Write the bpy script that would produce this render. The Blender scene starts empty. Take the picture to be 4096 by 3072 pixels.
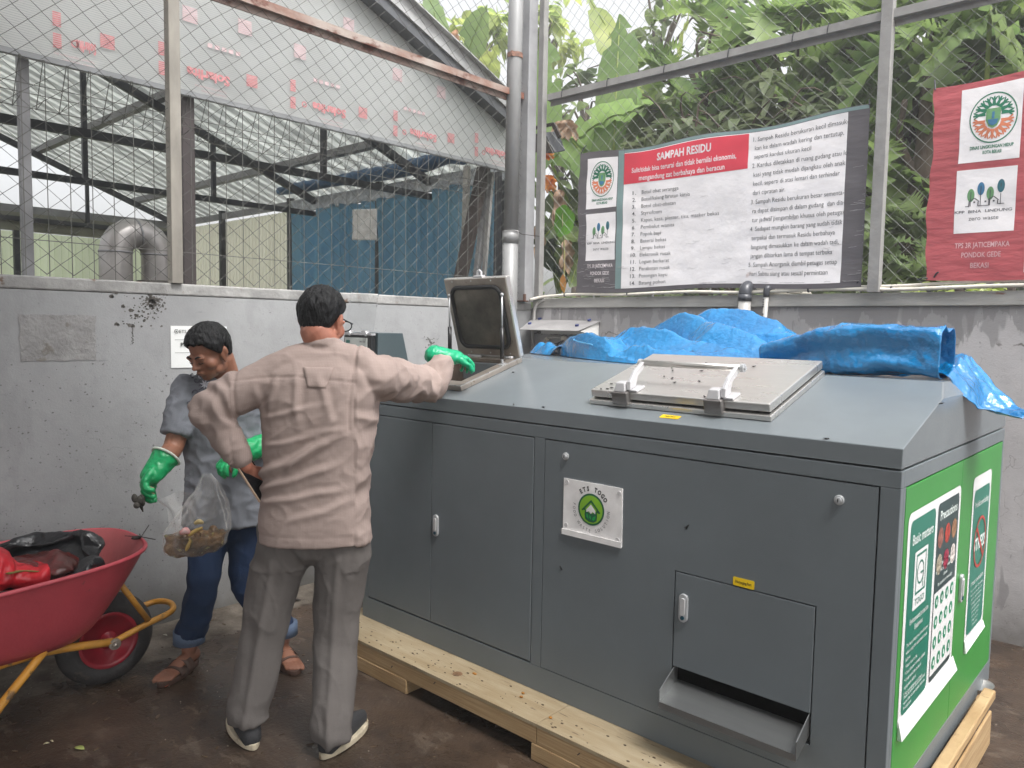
import bpy, bmesh, math, random
import numpy as np
from mathutils import Vector, Matrix, noise as mn
random.seed(7)
R_=math.radians
# ------------------------------------------------------------------ camera
SC=bpy.context.scene; COL=SC.collection
FPX=3070.0425; EYE=Vector((0,0,1.55))
def _axes():
    a=Vector((-1335-2048,-(1250-1536),-FPX)); b=Vector((4849-2048,-(1359-1536),-FPX))
    dx=(-a).normalized(); dy=b.normalized(); return dx,dy,dx.cross(dy)
AX=_axes()
RM=Matrix((AX[0],AX[1],AX[2]))            # world = RM @ camera
cam=bpy.data.cameras.new('camera'); cam.sensor_width=36; cam.lens=36*FPX/4096; cam.clip_end=500; cam.clip_start=.05
co=bpy.data.objects.new('camera',cam); COL.objects.link(co)
co.matrix_world=Matrix.Translation(EYE)@RM.to_4x4(); SC.camera=co
# ------------------------------------------------------------------ world, sun, exposure
SUN_EL=R_(60); SUN_AZ=R_(105)              # azimuth from +Y towards +X
w=bpy.data.worlds.new('World'); SC.world=w; w.use_nodes=True
nt=w.node_tree; bg=nt.nodes['Background']; sk=nt.nodes.new('ShaderNodeTexSky')
sk.sky_type='NISHITA'; sk.sun_disc=False; sk.sun_elevation=SUN_EL; sk.sun_rotation=SUN_AZ
sk.air_density=1.0; sk.dust_density=6.0; sk.ozone_density=1.0; sk.altitude=0
hs=nt.nodes.new('ShaderNodeHueSaturation'); hs.inputs['Saturation'].default_value=.12   # overcast: nearly white sky
nt.links.new(sk.outputs[0],hs.inputs['Color']); nt.links.new(hs.outputs[0],bg.inputs[0]); bg.inputs[1].default_value=.15
sl=bpy.data.lights.new('sun','SUN'); sl.energy=1.1; sl.angle=R_(22); sl.color=(1,.97,.93)
so=bpy.data.objects.new('sun',sl); COL.objects.link(so)
sd=Vector((math.sin(SUN_AZ)*math.cos(SUN_EL),math.cos(SUN_AZ)*math.cos(SUN_EL),math.sin(SUN_EL)))
so.rotation_euler=sd.to_track_quat('Z','Y').to_euler(); so.location=sd*30
SC.view_settings.view_transform='Standard'; SC.view_settings.look='None'; SC.view_settings.gamma=1
SC.view_settings.exposure=1.33
# ------------------------------------------------------------------ survey helpers: photo measurement -> point on a known plane of the place
def ray(x,y): return (RM@Vector((x-2048,-(y-1536),-FPX))).normalized()
def onp(x,y,p0,n):
    d=ray(x,y); n=Vector(n); return EYE+d*((Vector(p0)-EYE).dot(n)/d.dot(n))
def onx(x,y,X): return onp(x,y,(X,0,0),(1,0,0))
def ony(x,y,Y): return onp(x,y,(0,Y,0),(0,1,0))
def onz(x,y,Z=0): return onp(x,y,(0,0,Z),(0,0,1))
def V(*a): return Vector(a)
# ------------------------------------------------------------------ materials
def rgb(c):  # sRGB 0..255 -> linear
    return tuple(((v/255)/12.92 if v/255<=.04045 else ((v/255+.055)/1.055)**2.4) for v in c)
MATS={}
def mat(name,col,rough=.6,metal=0,var=.12,scale=6,bump=0,bscale=60,col2=None,spot=None,spotscale=20,spotamt=.35,trans=0,alpha=1,stretch=(1,1,1),coat=0,spec=.5,fine=0,rvar=0,weave=0):
    if name in MATS: return MATS[name]
    m=bpy.data.materials.new(name); m.use_nodes=True; n=m.node_tree; N=n.nodes; L=n.links
    b=N['Principled BSDF']; b.inputs['Roughness'].default_value=rough; b.inputs['Metallic'].default_value=metal
    b.inputs['Specular IOR Level'].default_value=spec; b.inputs['Coat Weight'].default_value=coat
    tc=N.new('ShaderNodeTexCoord'); mp=N.new('ShaderNodeMapping'); L.new(tc.outputs['Object'],mp.inputs[0]); mp.inputs['Scale'].default_value=stretch
    nz=N.new('ShaderNodeTexNoise'); nz.inputs['Scale'].default_value=scale; nz.inputs['Detail'].default_value=6; nz.inputs['Roughness'].default_value=.6
    L.new(mp.outputs[0],nz.inputs['Vector'])
    cr=N.new('ShaderNodeMix'); cr.data_type='RGBA'
    c=Vector(col[:3]); c2=Vector(col2[:3]) if col2 else c*(1-var*2)
    if not col2: c=c*(1+var)
    cr.inputs['A'].default_value=(*[min(1,v) for v in c],1); cr.inputs['B'].default_value=(*c2,1)
    rp=N.new('ShaderNodeMapRange'); rp.inputs[1].default_value=.32; rp.inputs[2].default_value=.68
    L.new(nz.outputs['Fac'],rp.inputs[0]); L.new(rp.outputs[0],cr.inputs['Factor'])
    out=cr.outputs['Result']
    if spot:
        s=N.new('ShaderNodeTexNoise'); s.inputs['Scale'].default_value=spotscale; s.inputs['Detail'].default_value=8; s.inputs['Roughness'].default_value=.65
        L.new(mp.outputs[0],s.inputs['Vector']); r=N.new('ShaderNodeMapRange'); r.inputs[1].default_value=1-spotamt; r.inputs[2].default_value=1-spotamt+.07
        L.new(s.outputs['Fac'],r.inputs[0]); mx=N.new('ShaderNodeMix'); mx.data_type='RGBA'; L.new(r.outputs[0],mx.inputs['Factor'])
        L.new(out,mx.inputs['A']); mx.inputs['B'].default_value=(*spot[:3],1); out=mx.outputs['Result']
    L.new(out,b.inputs['Base Color'])
    if rvar:
        rr=N.new('ShaderNodeMapRange'); rr.inputs[1].default_value=.3; rr.inputs[2].default_value=.7; rr.inputs[3].default_value=max(0,rough-rvar); rr.inputs[4].default_value=min(1,rough+rvar)
        L.new(nz.outputs['Fac'],rr.inputs[0]); L.new(rr.outputs[0],b.inputs['Roughness'])
    if bump:
        bz=N.new('ShaderNodeTexNoise'); bz.inputs['Scale'].default_value=bscale; bz.inputs['Detail'].default_value=4
        L.new(mp.outputs[0],bz.inputs['Vector']); bp=N.new('ShaderNodeBump'); bp.inputs['Strength'].default_value=bump; bp.inputs['Distance'].default_value=.02
        L.new(bz.outputs['Fac'],bp.inputs['Height']); L.new(bp.outputs[0],b.inputs['Normal'])
    if trans:
        t=N.new('ShaderNodeBsdfTranslucent'); L.new(out,t.inputs[0]); ms=N.new('ShaderNodeMixShader'); ms.inputs[0].default_value=trans
        L.new(b.outputs[0],ms.inputs[1]); L.new(t.outputs[0],ms.inputs[2]); L.new(ms.outputs[0],N['Material Output'].inputs[0])
    if alpha<1: b.inputs['Alpha'].default_value=alpha
    MATS[name]=m
    return m
# ------------------------------------------------------------------ object helpers
OFF={}
def tag(o,label=None,cat=None,group=None,kind=None):
    if label: o['label']=label
    if cat: o['category']=cat
    if group: o['group']=group
    if kind: o['kind']=kind
    return o
def thing(name,label,cat,loc,group=None):
    o=bpy.data.objects.new(name,None); COL.objects.link(o); o.location=loc; o.empty_display_size=.1
    OFF[o.name]=Vector(loc); return tag(o,label,cat,group)
def mk(name,v,f,m,parent=None,smooth=False,bevel=0,bseg=2):
    off=OFF[parent.name] if parent else None
    if off is not None: v=[(p[0]-off[0],p[1]-off[1],p[2]-off[2]) for p in v]
    me=bpy.data.meshes.new(name); me.from_pydata([tuple(p) for p in v],[],f); me.validate(); me.update()
    if m: me.materials.append(m)
    o=bpy.data.objects.new(name,me); COL.objects.link(o)
    if parent: o.parent=parent; OFF[o.name]=off
    else: OFF[o.name]=Vector((0,0,0))
    if smooth: me.polygons.foreach_set('use_smooth',[True]*len(me.polygons))
    if bevel:
        b=o.modifiers.new('bevel','BEVEL'); b.width=bevel; b.segments=bseg; b.limit_method='ANGLE'; b.angle_limit=R_(40)
        if smooth is False: me.polygons.foreach_set('use_smooth',[False]*len(me.polygons))
    return o
def frame(d,up=None):
    d=Vector(d).normalized(); up=Vector(up) if up is not None else Vector((0,0,1))
    if abs(d.dot(up))>.98: up=Vector((1,0,0)) if abs(d.x)<.9 else Vector((0,1,0))
    x=up.cross(d).normalized(); y=d.cross(x).normalized(); return x,y,d
def crom(P,n):
    P=[Vector(p) for p in P]; out=[]
    for i in range(len(P)-1):
        p0=P[i-1] if i else P[i]*2-P[i+1]; p1=P[i]; p2=P[i+1]; p3=P[i+2] if i+2<len(P) else p2*2-p1
        for k in range(n):
            t=k/n; out.append(.5*((2*p1)+(p2-p0)*t+(2*p0-5*p1+4*p2-p3)*t*t+(3*p1-p0-3*p2+p3)*t**3))
    out.append(P[-1]); return out
class MB:
    def __init__(s): s.v=[]; s.f=[]
    def add(s,v,f):
        o=len(s.v); s.v+=[tuple(p) for p in v]; s.f+=[tuple(i+o for i in q) for q in f]; return s
    def box(s,x0,x1,y0,y1,z0,z1): return s.hexa([(x0,y0,z0),(x1,y0,z0),(x1,y1,z0),(x0,y1,z0),(x0,y0,z1),(x1,y0,z1),(x1,y1,z1),(x0,y1,z1)])
    def hexa(s,p): return s.add(p,[(3,2,1,0),(4,5,6,7),(0,1,5,4),(1,2,6,5),(2,3,7,6),(3,0,4,7)])
    def bar(s,a,b,wx,wy,up=None):
        a=Vector(a);b=Vector(b);x,y,d=frame(b-a,up); P=[]
        for c in (a,b):
            for i,j in ((-1,-1),(1,-1),(1,1),(-1,1)): P.append(c+x*(i*wx/2)+y*(j*wy/2))
        return s.hexa(P)
    def tube(s,path,r,n=12,cap=True,smooth=0,up=None,flat=1):
        path=[Vector(p) for p in path]
        if isinstance(r,(int,float)): r=[r]*len(path)
        r=[(q,q*flat) if isinstance(q,(int,float)) else q for q in r]
        if smooth:
            rr=crom([V(q[0],q[1],0) for q in r],smooth); path=crom(path,smooth); r=[(q[0],q[1]) for q in rr]
        N=len(path); vs=[]; ring=0; px=None
        for i,p in enumerate(path):
            t=(path[min(i+1,N-1)]-path[max(i-1,0)])
            if t.length<1e-9: t=Vector((0,0,1))
            t.normalize()
            if px is None: x,y,_=frame(t,up)
            else:
                x=px-t*px.dot(t)
                if x.length<1e-6: x,y,_=frame(t,up)
                x.normalize(); y=t.cross(x)
            px=x
            for k in range(n):
                a=2*math.pi*k/n; vs.append(p+x*(math.cos(a)*r[i][0])+y*(math.sin(a)*r[i][1]))
        fs=[]
        for i in range(N-1):
            for k in range(n):
                k2=(k+1)%n; fs.append((i*n+k,i*n+k2,(i+1)*n+k2,(i+1)*n+k))
        if cap: fs.append(tuple(range(n-1,-1,-1))); fs.append(tuple((N-1)*n+k for k in range(n)))
        return s.add(vs,fs)
    def limb(s,path,r,n=16,smooth=4,up=None,c0=True,c1=True):
        """tube with rounded ends"""
        path=[Vector(p) for p in path]; r=[(q,q) if isinstance(q,(int,float)) else q for q in r]
        rr=crom([V(q[0],q[1],0) for q in r],smooth); path=crom(path,smooth); r=[(max(q[0],.002),max(q[1],.002)) for q in rr]
        def cap(p,d,q):
            m=min(q); return [(p+d*(m*math.sin(a)),(q[0]*math.cos(a),q[1]*math.cos(a))) for a in (R_(30),R_(58),R_(80))]
        pre=cap(path[0],(path[0]-path[1]).normalized(),r[0]) if c0 else []
        post=cap(path[-1],(path[-1]-path[-2]).normalized(),r[-1]) if c1 else []
        P=[a for a,_ in reversed(pre)]+path+[a for a,_ in post]; Q=[b for _,b in reversed(pre)]+r+[b for _,b in post]
        return s.tube(P,Q,n,up=up)
    def ell(s,c,rx,ry,rz,ax=None,n=16,m=10):
        c=Vector(c); X,Y,Z=ax if ax else (V(1,0,0),V(0,1,0),V(0,0,1)); vs=[];fs=[]
        for i in range(m+1):
            t=math.pi*i/m
            for k in range(n):
                a=2*math.pi*k/n; vs.append(c+X*(rx*math.sin(t)*math.cos(a))+Y*(ry*math.sin(t)*math.sin(a))+Z*(rz*math.cos(t)))
        for i in range(m):
            for k in range(n): fs.append((i*n+k,(i+1)*n+k,(i+1)*n+(k+1)%n,i*n+(k+1)%n))
        return s.add(vs,fs)
    def lathe(s,c,axis,prof,n=24,up=None):
        """prof: (dist along axis, radius)"""
        c=Vector(c); x,y,d=frame(axis,up); vs=[];fs=[]
        for h,r in prof:
            for k in range(n):
                a=2*math.pi*k/n; vs.append(c+d*h+x*(r*math.cos(a))+y*(r*math.sin(a)))
        for i in range(len(prof)-1):
            for k in range(n): fs.append((i*n+k,i*n+(k+1)%n,(i+1)*n+(k+1)%n,(i+1)*n+k))
        fs.append(tuple(range(n-1,-1,-1))); fs.append(tuple((len(prof)-1)*n+k for k in range(n)))
        return s.add(vs,fs)
    def prism(s,pts,ext):
        """pts: 3D polygon, ext: extrusion vector"""
        n=len(pts); e=Vector(ext); P=[Vector(p) for p in pts]
        return s.add(P+[p+e for p in P],[tuple(range(n-1,-1,-1)),tuple(range(n,2*n))]+[(i,(i+1)%n,(i+1)%n+n,i+n) for i in range(n)])
    def grid(s,fn,nu,nv,closeu=False):
        vs=[fn(i/nu,j/nv) for i in range(nu+1) for j in range(nv+1)]
        return s.add(vs,[(i*(nv+1)+j,(i+1)*(nv+1)+j,(i+1)*(nv+1)+j+1,i*(nv+1)+j+1) for i in range(nu) for j in range(nv)])
    def build(s,name,m,parent=None,**k): return mk(name,s.v,s.f,m,parent,**k)
def cut(o,mb):
    """boolean-subtract a closed volume, applied"""
    off=OFF[o.name]; me=bpy.data.meshes.new('c'); me.from_pydata([(p[0]-off[0],p[1]-off[1],p[2]-off[2]) for p in mb.v],[],mb.f); me.update()
    bm=bmesh.new(); bm.from_mesh(me); bmesh.ops.recalc_face_normals(bm,faces=bm.faces); bm.to_mesh(me); bm.free()
    bm=bmesh.new(); bm.from_mesh(o.data); bmesh.ops.remove_doubles(bm,verts=bm.verts,dist=1e-5); bmesh.ops.recalc_face_normals(bm,faces=bm.faces); bm.to_mesh(o.data); bm.free()
    c=bpy.data.objects.new('c',me); COL.objects.link(c)
    if o.parent: c.location=o.parent.matrix_world.translation if False else off
    bev=[(m.width,m.segments) for m in o.modifiers if m.type=='BEVEL']
    for m in list(o.modifiers): o.modifiers.remove(m)
    m=o.modifiers.new('b','BOOLEAN'); m.operation='DIFFERENCE'; m.object=c; m.solver='EXACT'
    bpy.context.view_layer.update(); nm=bpy.data.meshes.new_from_object(o.evaluated_get(bpy.context.evaluated_depsgraph_get()))
    o.modifiers.clear(); o.data=nm; bpy.data.objects.remove(c)
    for w_,s_ in bev:
        b=o.modifiers.new('bevel','BEVEL'); b.width=w_; b.segments=s_; b.limit_method='ANGLE'; b.angle_limit=R_(40)
    return o
def solid(o,t,off=0):
    md=o.modifiers.new('solid','SOLIDIFY'); md.thickness=t; md.offset=off; return o
def remesh(mb,name,m,parent,voxel=.006,smooth=3,disp=None,smf=.5):
    me=bpy.data.meshes.new('tmp'); me.from_pydata(mb.v,[],mb.f); me.update()
    bm=bmesh.new(); bm.from_mesh(me); bmesh.ops.recalc_face_normals(bm,faces=bm.faces); bm.to_mesh(me); bm.free()
    o=bpy.data.objects.new('tmp',me); COL.objects.link(o)
    r=o.modifiers.new('r','REMESH'); r.mode='VOXEL'; r.voxel_size=voxel; r.adaptivity=0
    if smooth:
        q=o.modifiers.new('s','SMOOTH'); q.iterations=smooth; q.factor=smf
    bpy.context.view_layer.update(); dg=bpy.context.evaluated_depsgraph_get(); ev=o.evaluated_get(dg)
    nm=bpy.data.meshes.new_from_object(ev); bpy.data.objects.remove(o)
    if disp:
        nn=[Vector(v.normal) for v in nm.vertices]
        for v,n_ in zip(nm.vertices,nn): v.co=disp(v.co.copy(),n_)
    off=OFF[parent.name] if parent else Vector((0,0,0))
    nm.transform(Matrix.Translation(-off)); nm.name=name; nm.materials.clear()
    if m: nm.materials.append(m)
    nm.polygons.foreach_set('use_smooth',[True]*len(nm.polygons))
    ob=bpy.data.objects.new(name,nm); COL.objects.link(ob); OFF[ob.name]=off
    if parent: ob.parent=parent
    return ob
def crease(q,s,amp,w=7): return amp*max(0,1-abs(mn.noise(q*s))*w)**1.5
def nz(p,s,seed=0.): return mn.noise(Vector((p[0]*s+seed,p[1]*s+seed*1.7,p[2]*s-seed)))
# ------------------------------------------------------------------ lettering
_tc={}
def glyphs(t,bold=0.0):
    k=(t,bold)
    if k in _tc: return _tc[k]
    c=bpy.data.curves.new('t','FONT'); c.body=t; c.size=1; c.resolution_u=2; c.offset=bold; c.fill_mode='FRONT'
    o=bpy.data.objects.new('t',c); COL.objects.link(o); bpy.context.view_layer.update()
    dg=bpy.context.evaluated_depsgraph_get(); me=bpy.data.meshes.new_from_object(o.evaluated_get(dg))
    v=[(p.co.x,p.co.y) for p in me.vertices]; f=[tuple(q.vertices) for q in me.polygons]
    bpy.data.objects.remove(o); bpy.data.meshes.remove(me)
    _tc[k]=(v,f); return _tc[k]
def text(mb,t,x0,x1,y,h,fn,bold=.01):
    """letters fitted between x0 and x1, baseline y, cap height h; fn maps (x,y)->3D"""
    v,f=glyphs(t,bold)
    if not v: return
    a=min(p[0] for p in v); b=max(p[0] for p in v)
    if x1 is None: s=h/.70; x1=x0+(b-a)*s*.9
    mb.add([fn(x0+(p[0]-a)/(b-a)*(x1-x0),y+p[1]/.70*h) for p in v],f)
def arctext(mb,t,cx,cy,r,a0,a1,h,fn,inside=False,bold=.01,wf=.8):
    n=len(t)
    for i,ch in enumerate(t):
        if ch==' ': continue
        a=R_(a0+(a1-a0)*i/(n-1)); v,f=glyphs(ch,bold); mx=(min(p[0] for p in v)+max(p[0] for p in v))/2; s=h/.7
        er=V(math.cos(a),math.sin(a),0); et=V(math.sin(a),-math.cos(a),0)
        if inside: er2=-er; et=-et
        else: er2=er
        base=V(cx,cy,0)+er*(r+(h if inside else 0))
        mb.add([fn(*( (base+et*((p[0]-mx)*s*wf)+er2*(p[1]*s))[:2] )) for p in v],f)
def disc(mb,cx,cy,r0,r1,fn,n=32,sx=1):
    P=[];F=[]
    for k in range(n):
        a=2*math.pi*k/n
        P.append(fn(cx+math.cos(a)*r1*sx,cy+math.sin(a)*r1)); P.append(fn(cx+math.cos(a)*r0*sx,cy+math.sin(a)*r0))
    if r0>0: F=[(2*k,2*((k+1)%n),2*((k+1)%n)+1,2*k+1) for k in range(n)]; mb.add(P,F)
    else: mb.add(P[::2],[tuple(range(n))])
def poly(mb,pts,fn): mb.add([fn(*p) for p in pts],[tuple(range(len(pts)))])
def rect(mb,x0,x1,y0,y1,fn,nx=1,ny=1): mb.grid(lambda u,v:fn(x0+(x1-x0)*u,y0+(y1-y0)*v),nx,ny)
def rrect(x0,x1,y0,y1,r,n=5):
    o=[]
    for cx,cy,a0 in ((x1-r,y1-r,0),(x0+r,y1-r,90),(x0+r,y0+r,180),(x1-r,y0+r,270)):
        for k in range(n+1):
            a=R_(a0+90*k/n); o.append((cx+r*math.cos(a),cy+r*math.sin(a)))
    return o
# ================================================================== MATERIALS OF THE SETTING
def wallmat(name,base,dark,ztop,leak):
    m=bpy.data.materials.new(name); m.use_nodes=True; n=m.node_tree; N=n.nodes; L=n.links; b=N['Principled BSDF']; b.inputs['Roughness'].default_value=.75
    g=N.new('ShaderNodeNewGeometry'); sp=N.new('ShaderNodeSeparateXYZ'); L.new(g.outputs['Position'],sp.inputs[0])
    def noise(sc,det,vec=None,stretch=None):
        q=N.new('ShaderNodeTexNoise'); q.inputs['Scale'].default_value=sc; q.inputs['Detail'].default_value=det; q.inputs['Roughness'].default_value=.62
        mp=N.new('ShaderNodeMapping'); L.new(g.outputs['Position'],mp.inputs[0]); mp.inputs['Scale'].default_value=stretch or (1,1,1); L.new(mp.outputs[0],q.inputs['Vector']); return q.outputs['Fac']
    def mr(i,a,bb,c=0,d=1):
        q=N.new('ShaderNodeMapRange'); q.inputs[1].default_value=a; q.inputs[2].default_value=bb; q.inputs[3].default_value=c; q.inputs[4].default_value=d; L.new(i,q.inputs[0]); return q.outputs[0]
    def ma(op,a,bb):
        q=N.new('ShaderNodeMath'); q.operation=op
        for i,s in enumerate((a,bb)):
            if s is None: continue
            if isinstance(s,(int,float)): q.inputs[i].default_value=s
            else: L.new(s,q.inputs[i])
        return q.outputs[0]
    def mix(f,a,c):
        q=N.new('ShaderNodeMix'); q.data_type='RGBA'; L.new(f,q.inputs['Factor'])
        if isinstance(a,tuple): q.inputs['A'].default_value=(*a,1)
        else: L.new(a,q.inputs['A'])
        q.inputs['B'].default_value=(*c,1); return q.outputs['Result']
    c=mix(mr(noise(1.3,5),.3,.7),base,tuple(v*.8 for v in base))
    c=mix(ma('MULTIPLY',mr(noise(9,7),.5,.75),.6),c,tuple(v*.72 for v in base)); c=mix(ma('MULTIPLY',mr(noise(3.5,8,stretch=(1,1,.35)),.54,.60),.35),c,tuple(v*.66 for v in base)); c=mix(ma('MULTIPLY',mr(noise(26,5,stretch=(1,.5,2.4)),.66,.70),.5),c,tuple(v*.55 for v in base))
    # fine dark specks and scratches
    c=mix(ma('MULTIPLY',mr(noise(34,3,stretch=(1,1.6,1)),.71,.76),.6),c,dark)
    c=mix(ma('MULTIPLY',ma('MULTIPLY',mr(noise(75,2),.68,.72),mr(noise(2.2,3),.45,.6)),.7),c,dark)
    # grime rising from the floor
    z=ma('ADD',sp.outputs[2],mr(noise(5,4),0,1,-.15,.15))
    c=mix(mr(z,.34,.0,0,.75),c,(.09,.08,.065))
    z2=sp.outputs[2]
    if leak:
        # damp stains hanging from the ledge, and a peeling horizontal crack
        drip=noise(1,3,stretch=(5.5,5.5,1.2)); band=mr(z2,ztop-.42,ztop-.12)
        th=ma('ADD',drip,ma('MULTIPLY',band,.20))
        c=mix(ma('MULTIPLY',mr(th,.635,.655),.65),c,tuple(v*.42 for v in base))
        th2=ma('ADD',noise(1,4,stretch=(8,8,2.6)),ma('MULTIPLY',mr(z2,ztop-.22,ztop-.02),.24))
        c=mix(ma('MULTIPLY',mr(th2,.665,.685),.6),c,tuple(v*.36 for v in base))
        zz=ma('ADD',z2,mr(noise(11,5),.2,.8,-.035,.035)); d=ma('ABSOLUTE',ma('SUBTRACT',zz,ztop-.19),None)
        brk=mr(noise(4.5,4),.46,.5); c=mix(ma('MULTIPLY',ma('MULTIPLY',mr(d,.006,.004),brk),.75),c,dark)
        c=mix(ma('MULTIPLY',ma('MULTIPLY',mr(d,.028,.0),mr(noise(16,3),.6,.66)),.7),c,dark)
    vn=N.new('ShaderNodeTexVoronoi'); vn.feature='DISTANCE_TO_EDGE'; vn.inputs['Scale'].default_value=2.4
    mpv=N.new('ShaderNodeMapping'); ad=N.new('ShaderNodeVectorMath'); ad.operation='ADD'
    nn=N.new('ShaderNodeTexNoise'); nn.inputs['Scale'].default_value=5; nn.inputs['Detail'].default_value=5; L.new(g.outputs['Position'],nn.inputs['Vector'])
    sc=N.new('ShaderNodeVectorMath'); sc.operation='SCALE'; sc.inputs['Scale'].default_value=.35; L.new(nn.outputs['Color'],sc.inputs[0])
    L.new(g.outputs['Position'],ad.inputs[0]); L.new(sc.outputs[0],ad.inputs[1]); L.new(ad.outputs[0],vn.inputs['Vector'])
    c=mix(ma('MULTIPLY',ma('MULTIPLY',mr(vn.outputs['Distance'],.006,.002),mr(noise(1.8,2),.58,.66)),.35),c,dark)
    L.new(c,b.inputs['Base Color'])
    bp=N.new('ShaderNodeBump'); bp.inputs['Strength'].default_value=.22; bp.inputs['Distance'].default_value=.01
    L.new(ma('ADD',noise(18,6),ma('MULTIPLY',noise(110,3),.4)),bp.inputs['Height']); L.new(bp.outputs[0],b.inputs['Normal'])
    return m
def floormat():
    m=bpy.data.materials.new('wet_concrete'); m.use_nodes=True; n=m.node_tree; N=n.nodes; L=n.links; b=N['Principled BSDF']
    g=N.new('ShaderNodeNewGeometry'); sp=N.new('ShaderNodeSeparateXYZ'); L.new(g.outputs['Position'],sp.inputs[0])
    def noise(sc,det,st=(1,1,1)):
        q=N.new('ShaderNodeTexNoise'); q.inputs['Scale'].default_value=sc; q.inputs['Detail'].default_value=det; q.inputs['Roughness'].default_value=.65
        mp=N.new('ShaderNodeMapping'); L.new(g.outputs['Position'],mp.inputs[0]); mp.inputs['Scale'].default_value=st; L.new(mp.outputs[0],q.inputs['Vector']); return q.outputs['Fac']
    def mr(i,a,bb,c=0,d=1):
        q=N.new('ShaderNodeMapRange'); q.inputs[1].default_value=a; q.inputs[2].default_value=bb; q.inputs[3].default_value=c; q.inputs[4].default_value=d; L.new(i,q.inputs[0]); return q.outputs[0]
    def ma(op,a,bb):
        q=N.new('ShaderNodeMath'); q.operation=op
        for i,s in enumerate((a,bb)):
            if isinstance(s,(int,float)): q.inputs[i].default_value=s
            else: L.new(s,q.inputs[i])
        return q.outputs[0]
    def mix(f,a,c):
        q=N.new('ShaderNodeMix'); q.data_type='RGBA'; L.new(f,q.inputs['Factor'])
        for k,v in (('A',a),('B',c)):
            if isinstance(v,tuple): q.inputs[k].default_value=(*v,1)
            else: L.new(v,q.inputs[k])
        return q.outputs['Result']
    wet=mix(mr(noise(2.2,7),.35,.65),rgb((80,65,53)),rgb((48,39,33)))
    wet=mix(ma('MULTIPLY',mr(noise(14,6),.5,.7),.6),wet,rgb((40,33,28))); wet=mix(ma('MULTIPLY',mr(noise(5,8,(1,2.2,1)),.56,.62),.45),wet,rgb((104,92,80)))
    dry=mix(mr(noise(7,8),.4,.62),rgb((112,104,94)),rgb((72,63,53)))
    # dry strip along the left wall (x<-3.35), ragged edge
    edge=ma('ADD',sp.outputs[0],mr(noise(3.2,6),.2,.8,-.32,.32)); dm=mr(edge,-3.50,-3.56)
    c=mix(dm,wet,dry); c=mix(ma('MULTIPLY',mr(noise(60,2),.66,.7),.6),c,(.02,.017,.014))
    c=mix(ma('MULTIPLY',mr(noise(38,2),.71,.73),.5),c,rgb((150,140,125)))
    L.new(c,b.inputs['Base Color'])
    rw=mr(noise(1.7,4),.38,.62,.12,.5); r=N.new('ShaderNodeMix'); r.data_type='FLOAT'; L.new(dm,r.inputs['Factor']); L.new(rw,r.inputs['A']); r.inputs['B'].default_value=.8; L.new(r.outputs['Result'],b.inputs['Roughness'])
    bp=N.new('ShaderNodeBump'); bp.inputs['Strength'].default_value=.35; bp.inputs['Distance'].default_value=.01; L.new(ma('ADD',noise(16,7),noise(70,3)),bp.inputs['Height']); L.new(bp.outputs[0],b.inputs['Normal'])
    return m
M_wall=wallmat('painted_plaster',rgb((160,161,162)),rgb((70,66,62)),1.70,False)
M_wallb=wallmat('damp_plaster',rgb((196,193,194)),rgb((84,78,74)),1.70,True)
M_floor=floormat()
M_soil=mat('soil',rgb((70,60,44)),rough=.95,var=.25,scale=4,bump=.5,bscale=20)
M_grey=mat('grey_painted_steel',rgb((150,148,146)),rough=.45,var=.1,scale=8,spot=rgb((120,70,50)),spotscale=14,spotamt=.31,bump=.1)
M_rust=mat('rusty_steel',rgb((170,160,152)),rough=.6,col2=rgb((122,72,52)),scale=5,spot=rgb((96,52,38)),spotscale=9,spotamt=.45,bump=.2,stretch=(1,.6,1))
M_galv=mat('galvanised',rgb((165,168,170)),rough=.38,metal=.75,var=.12,scale=9,bump=.05)
M_wire=mat('galvanised_wire',rgb((98,98,94)),rough=.55,metal=.3,var=.2,scale=20)
M_black=mat('black_painted_steel',rgb((46,48,54)),rough=.5,var=.15,scale=6)
M_dbrown=mat('dark_timber',rgb((52,42,38)),rough=.7,var=.25,scale=5,stretch=(8,8,.6))
M_white=mat('white_paint',rgb((225,224,220)),rough=.5,var=.04)
# ================================================================== GROUND
g=MB(); rect(g,-120,120,-60,140,lambda x,y:V(x,y,-.03)); tag(g.build('ground',M_soil),kind='structure')
g=MB(); rect(g,-3.9,4,-3.0,4.5,lambda x,y:V(x,y,0)); tag(g.build('floor',M_floor),kind='structure')
# ================================================================== WALLS
lw=thing('wall','pale grey plastered wall with stains and specks, behind the wheelbarrow','wall',(-3.96,1.5,0))
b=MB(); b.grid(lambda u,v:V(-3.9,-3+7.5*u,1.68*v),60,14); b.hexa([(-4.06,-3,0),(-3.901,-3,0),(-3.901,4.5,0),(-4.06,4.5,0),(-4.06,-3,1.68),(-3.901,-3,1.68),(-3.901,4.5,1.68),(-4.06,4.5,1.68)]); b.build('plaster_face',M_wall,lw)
b=MB(); b.box(-4.07,-3.896,-3,4.5,1.682,1.742); b.build('coping',mat('coping_paint',rgb((158,157,155)),rough=.7,var=.18,scale=7,spot=rgb((105,84,68)),spotscale=11,spotamt=.38,bump=.3,bscale=30),lw,bevel=.008)
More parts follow.
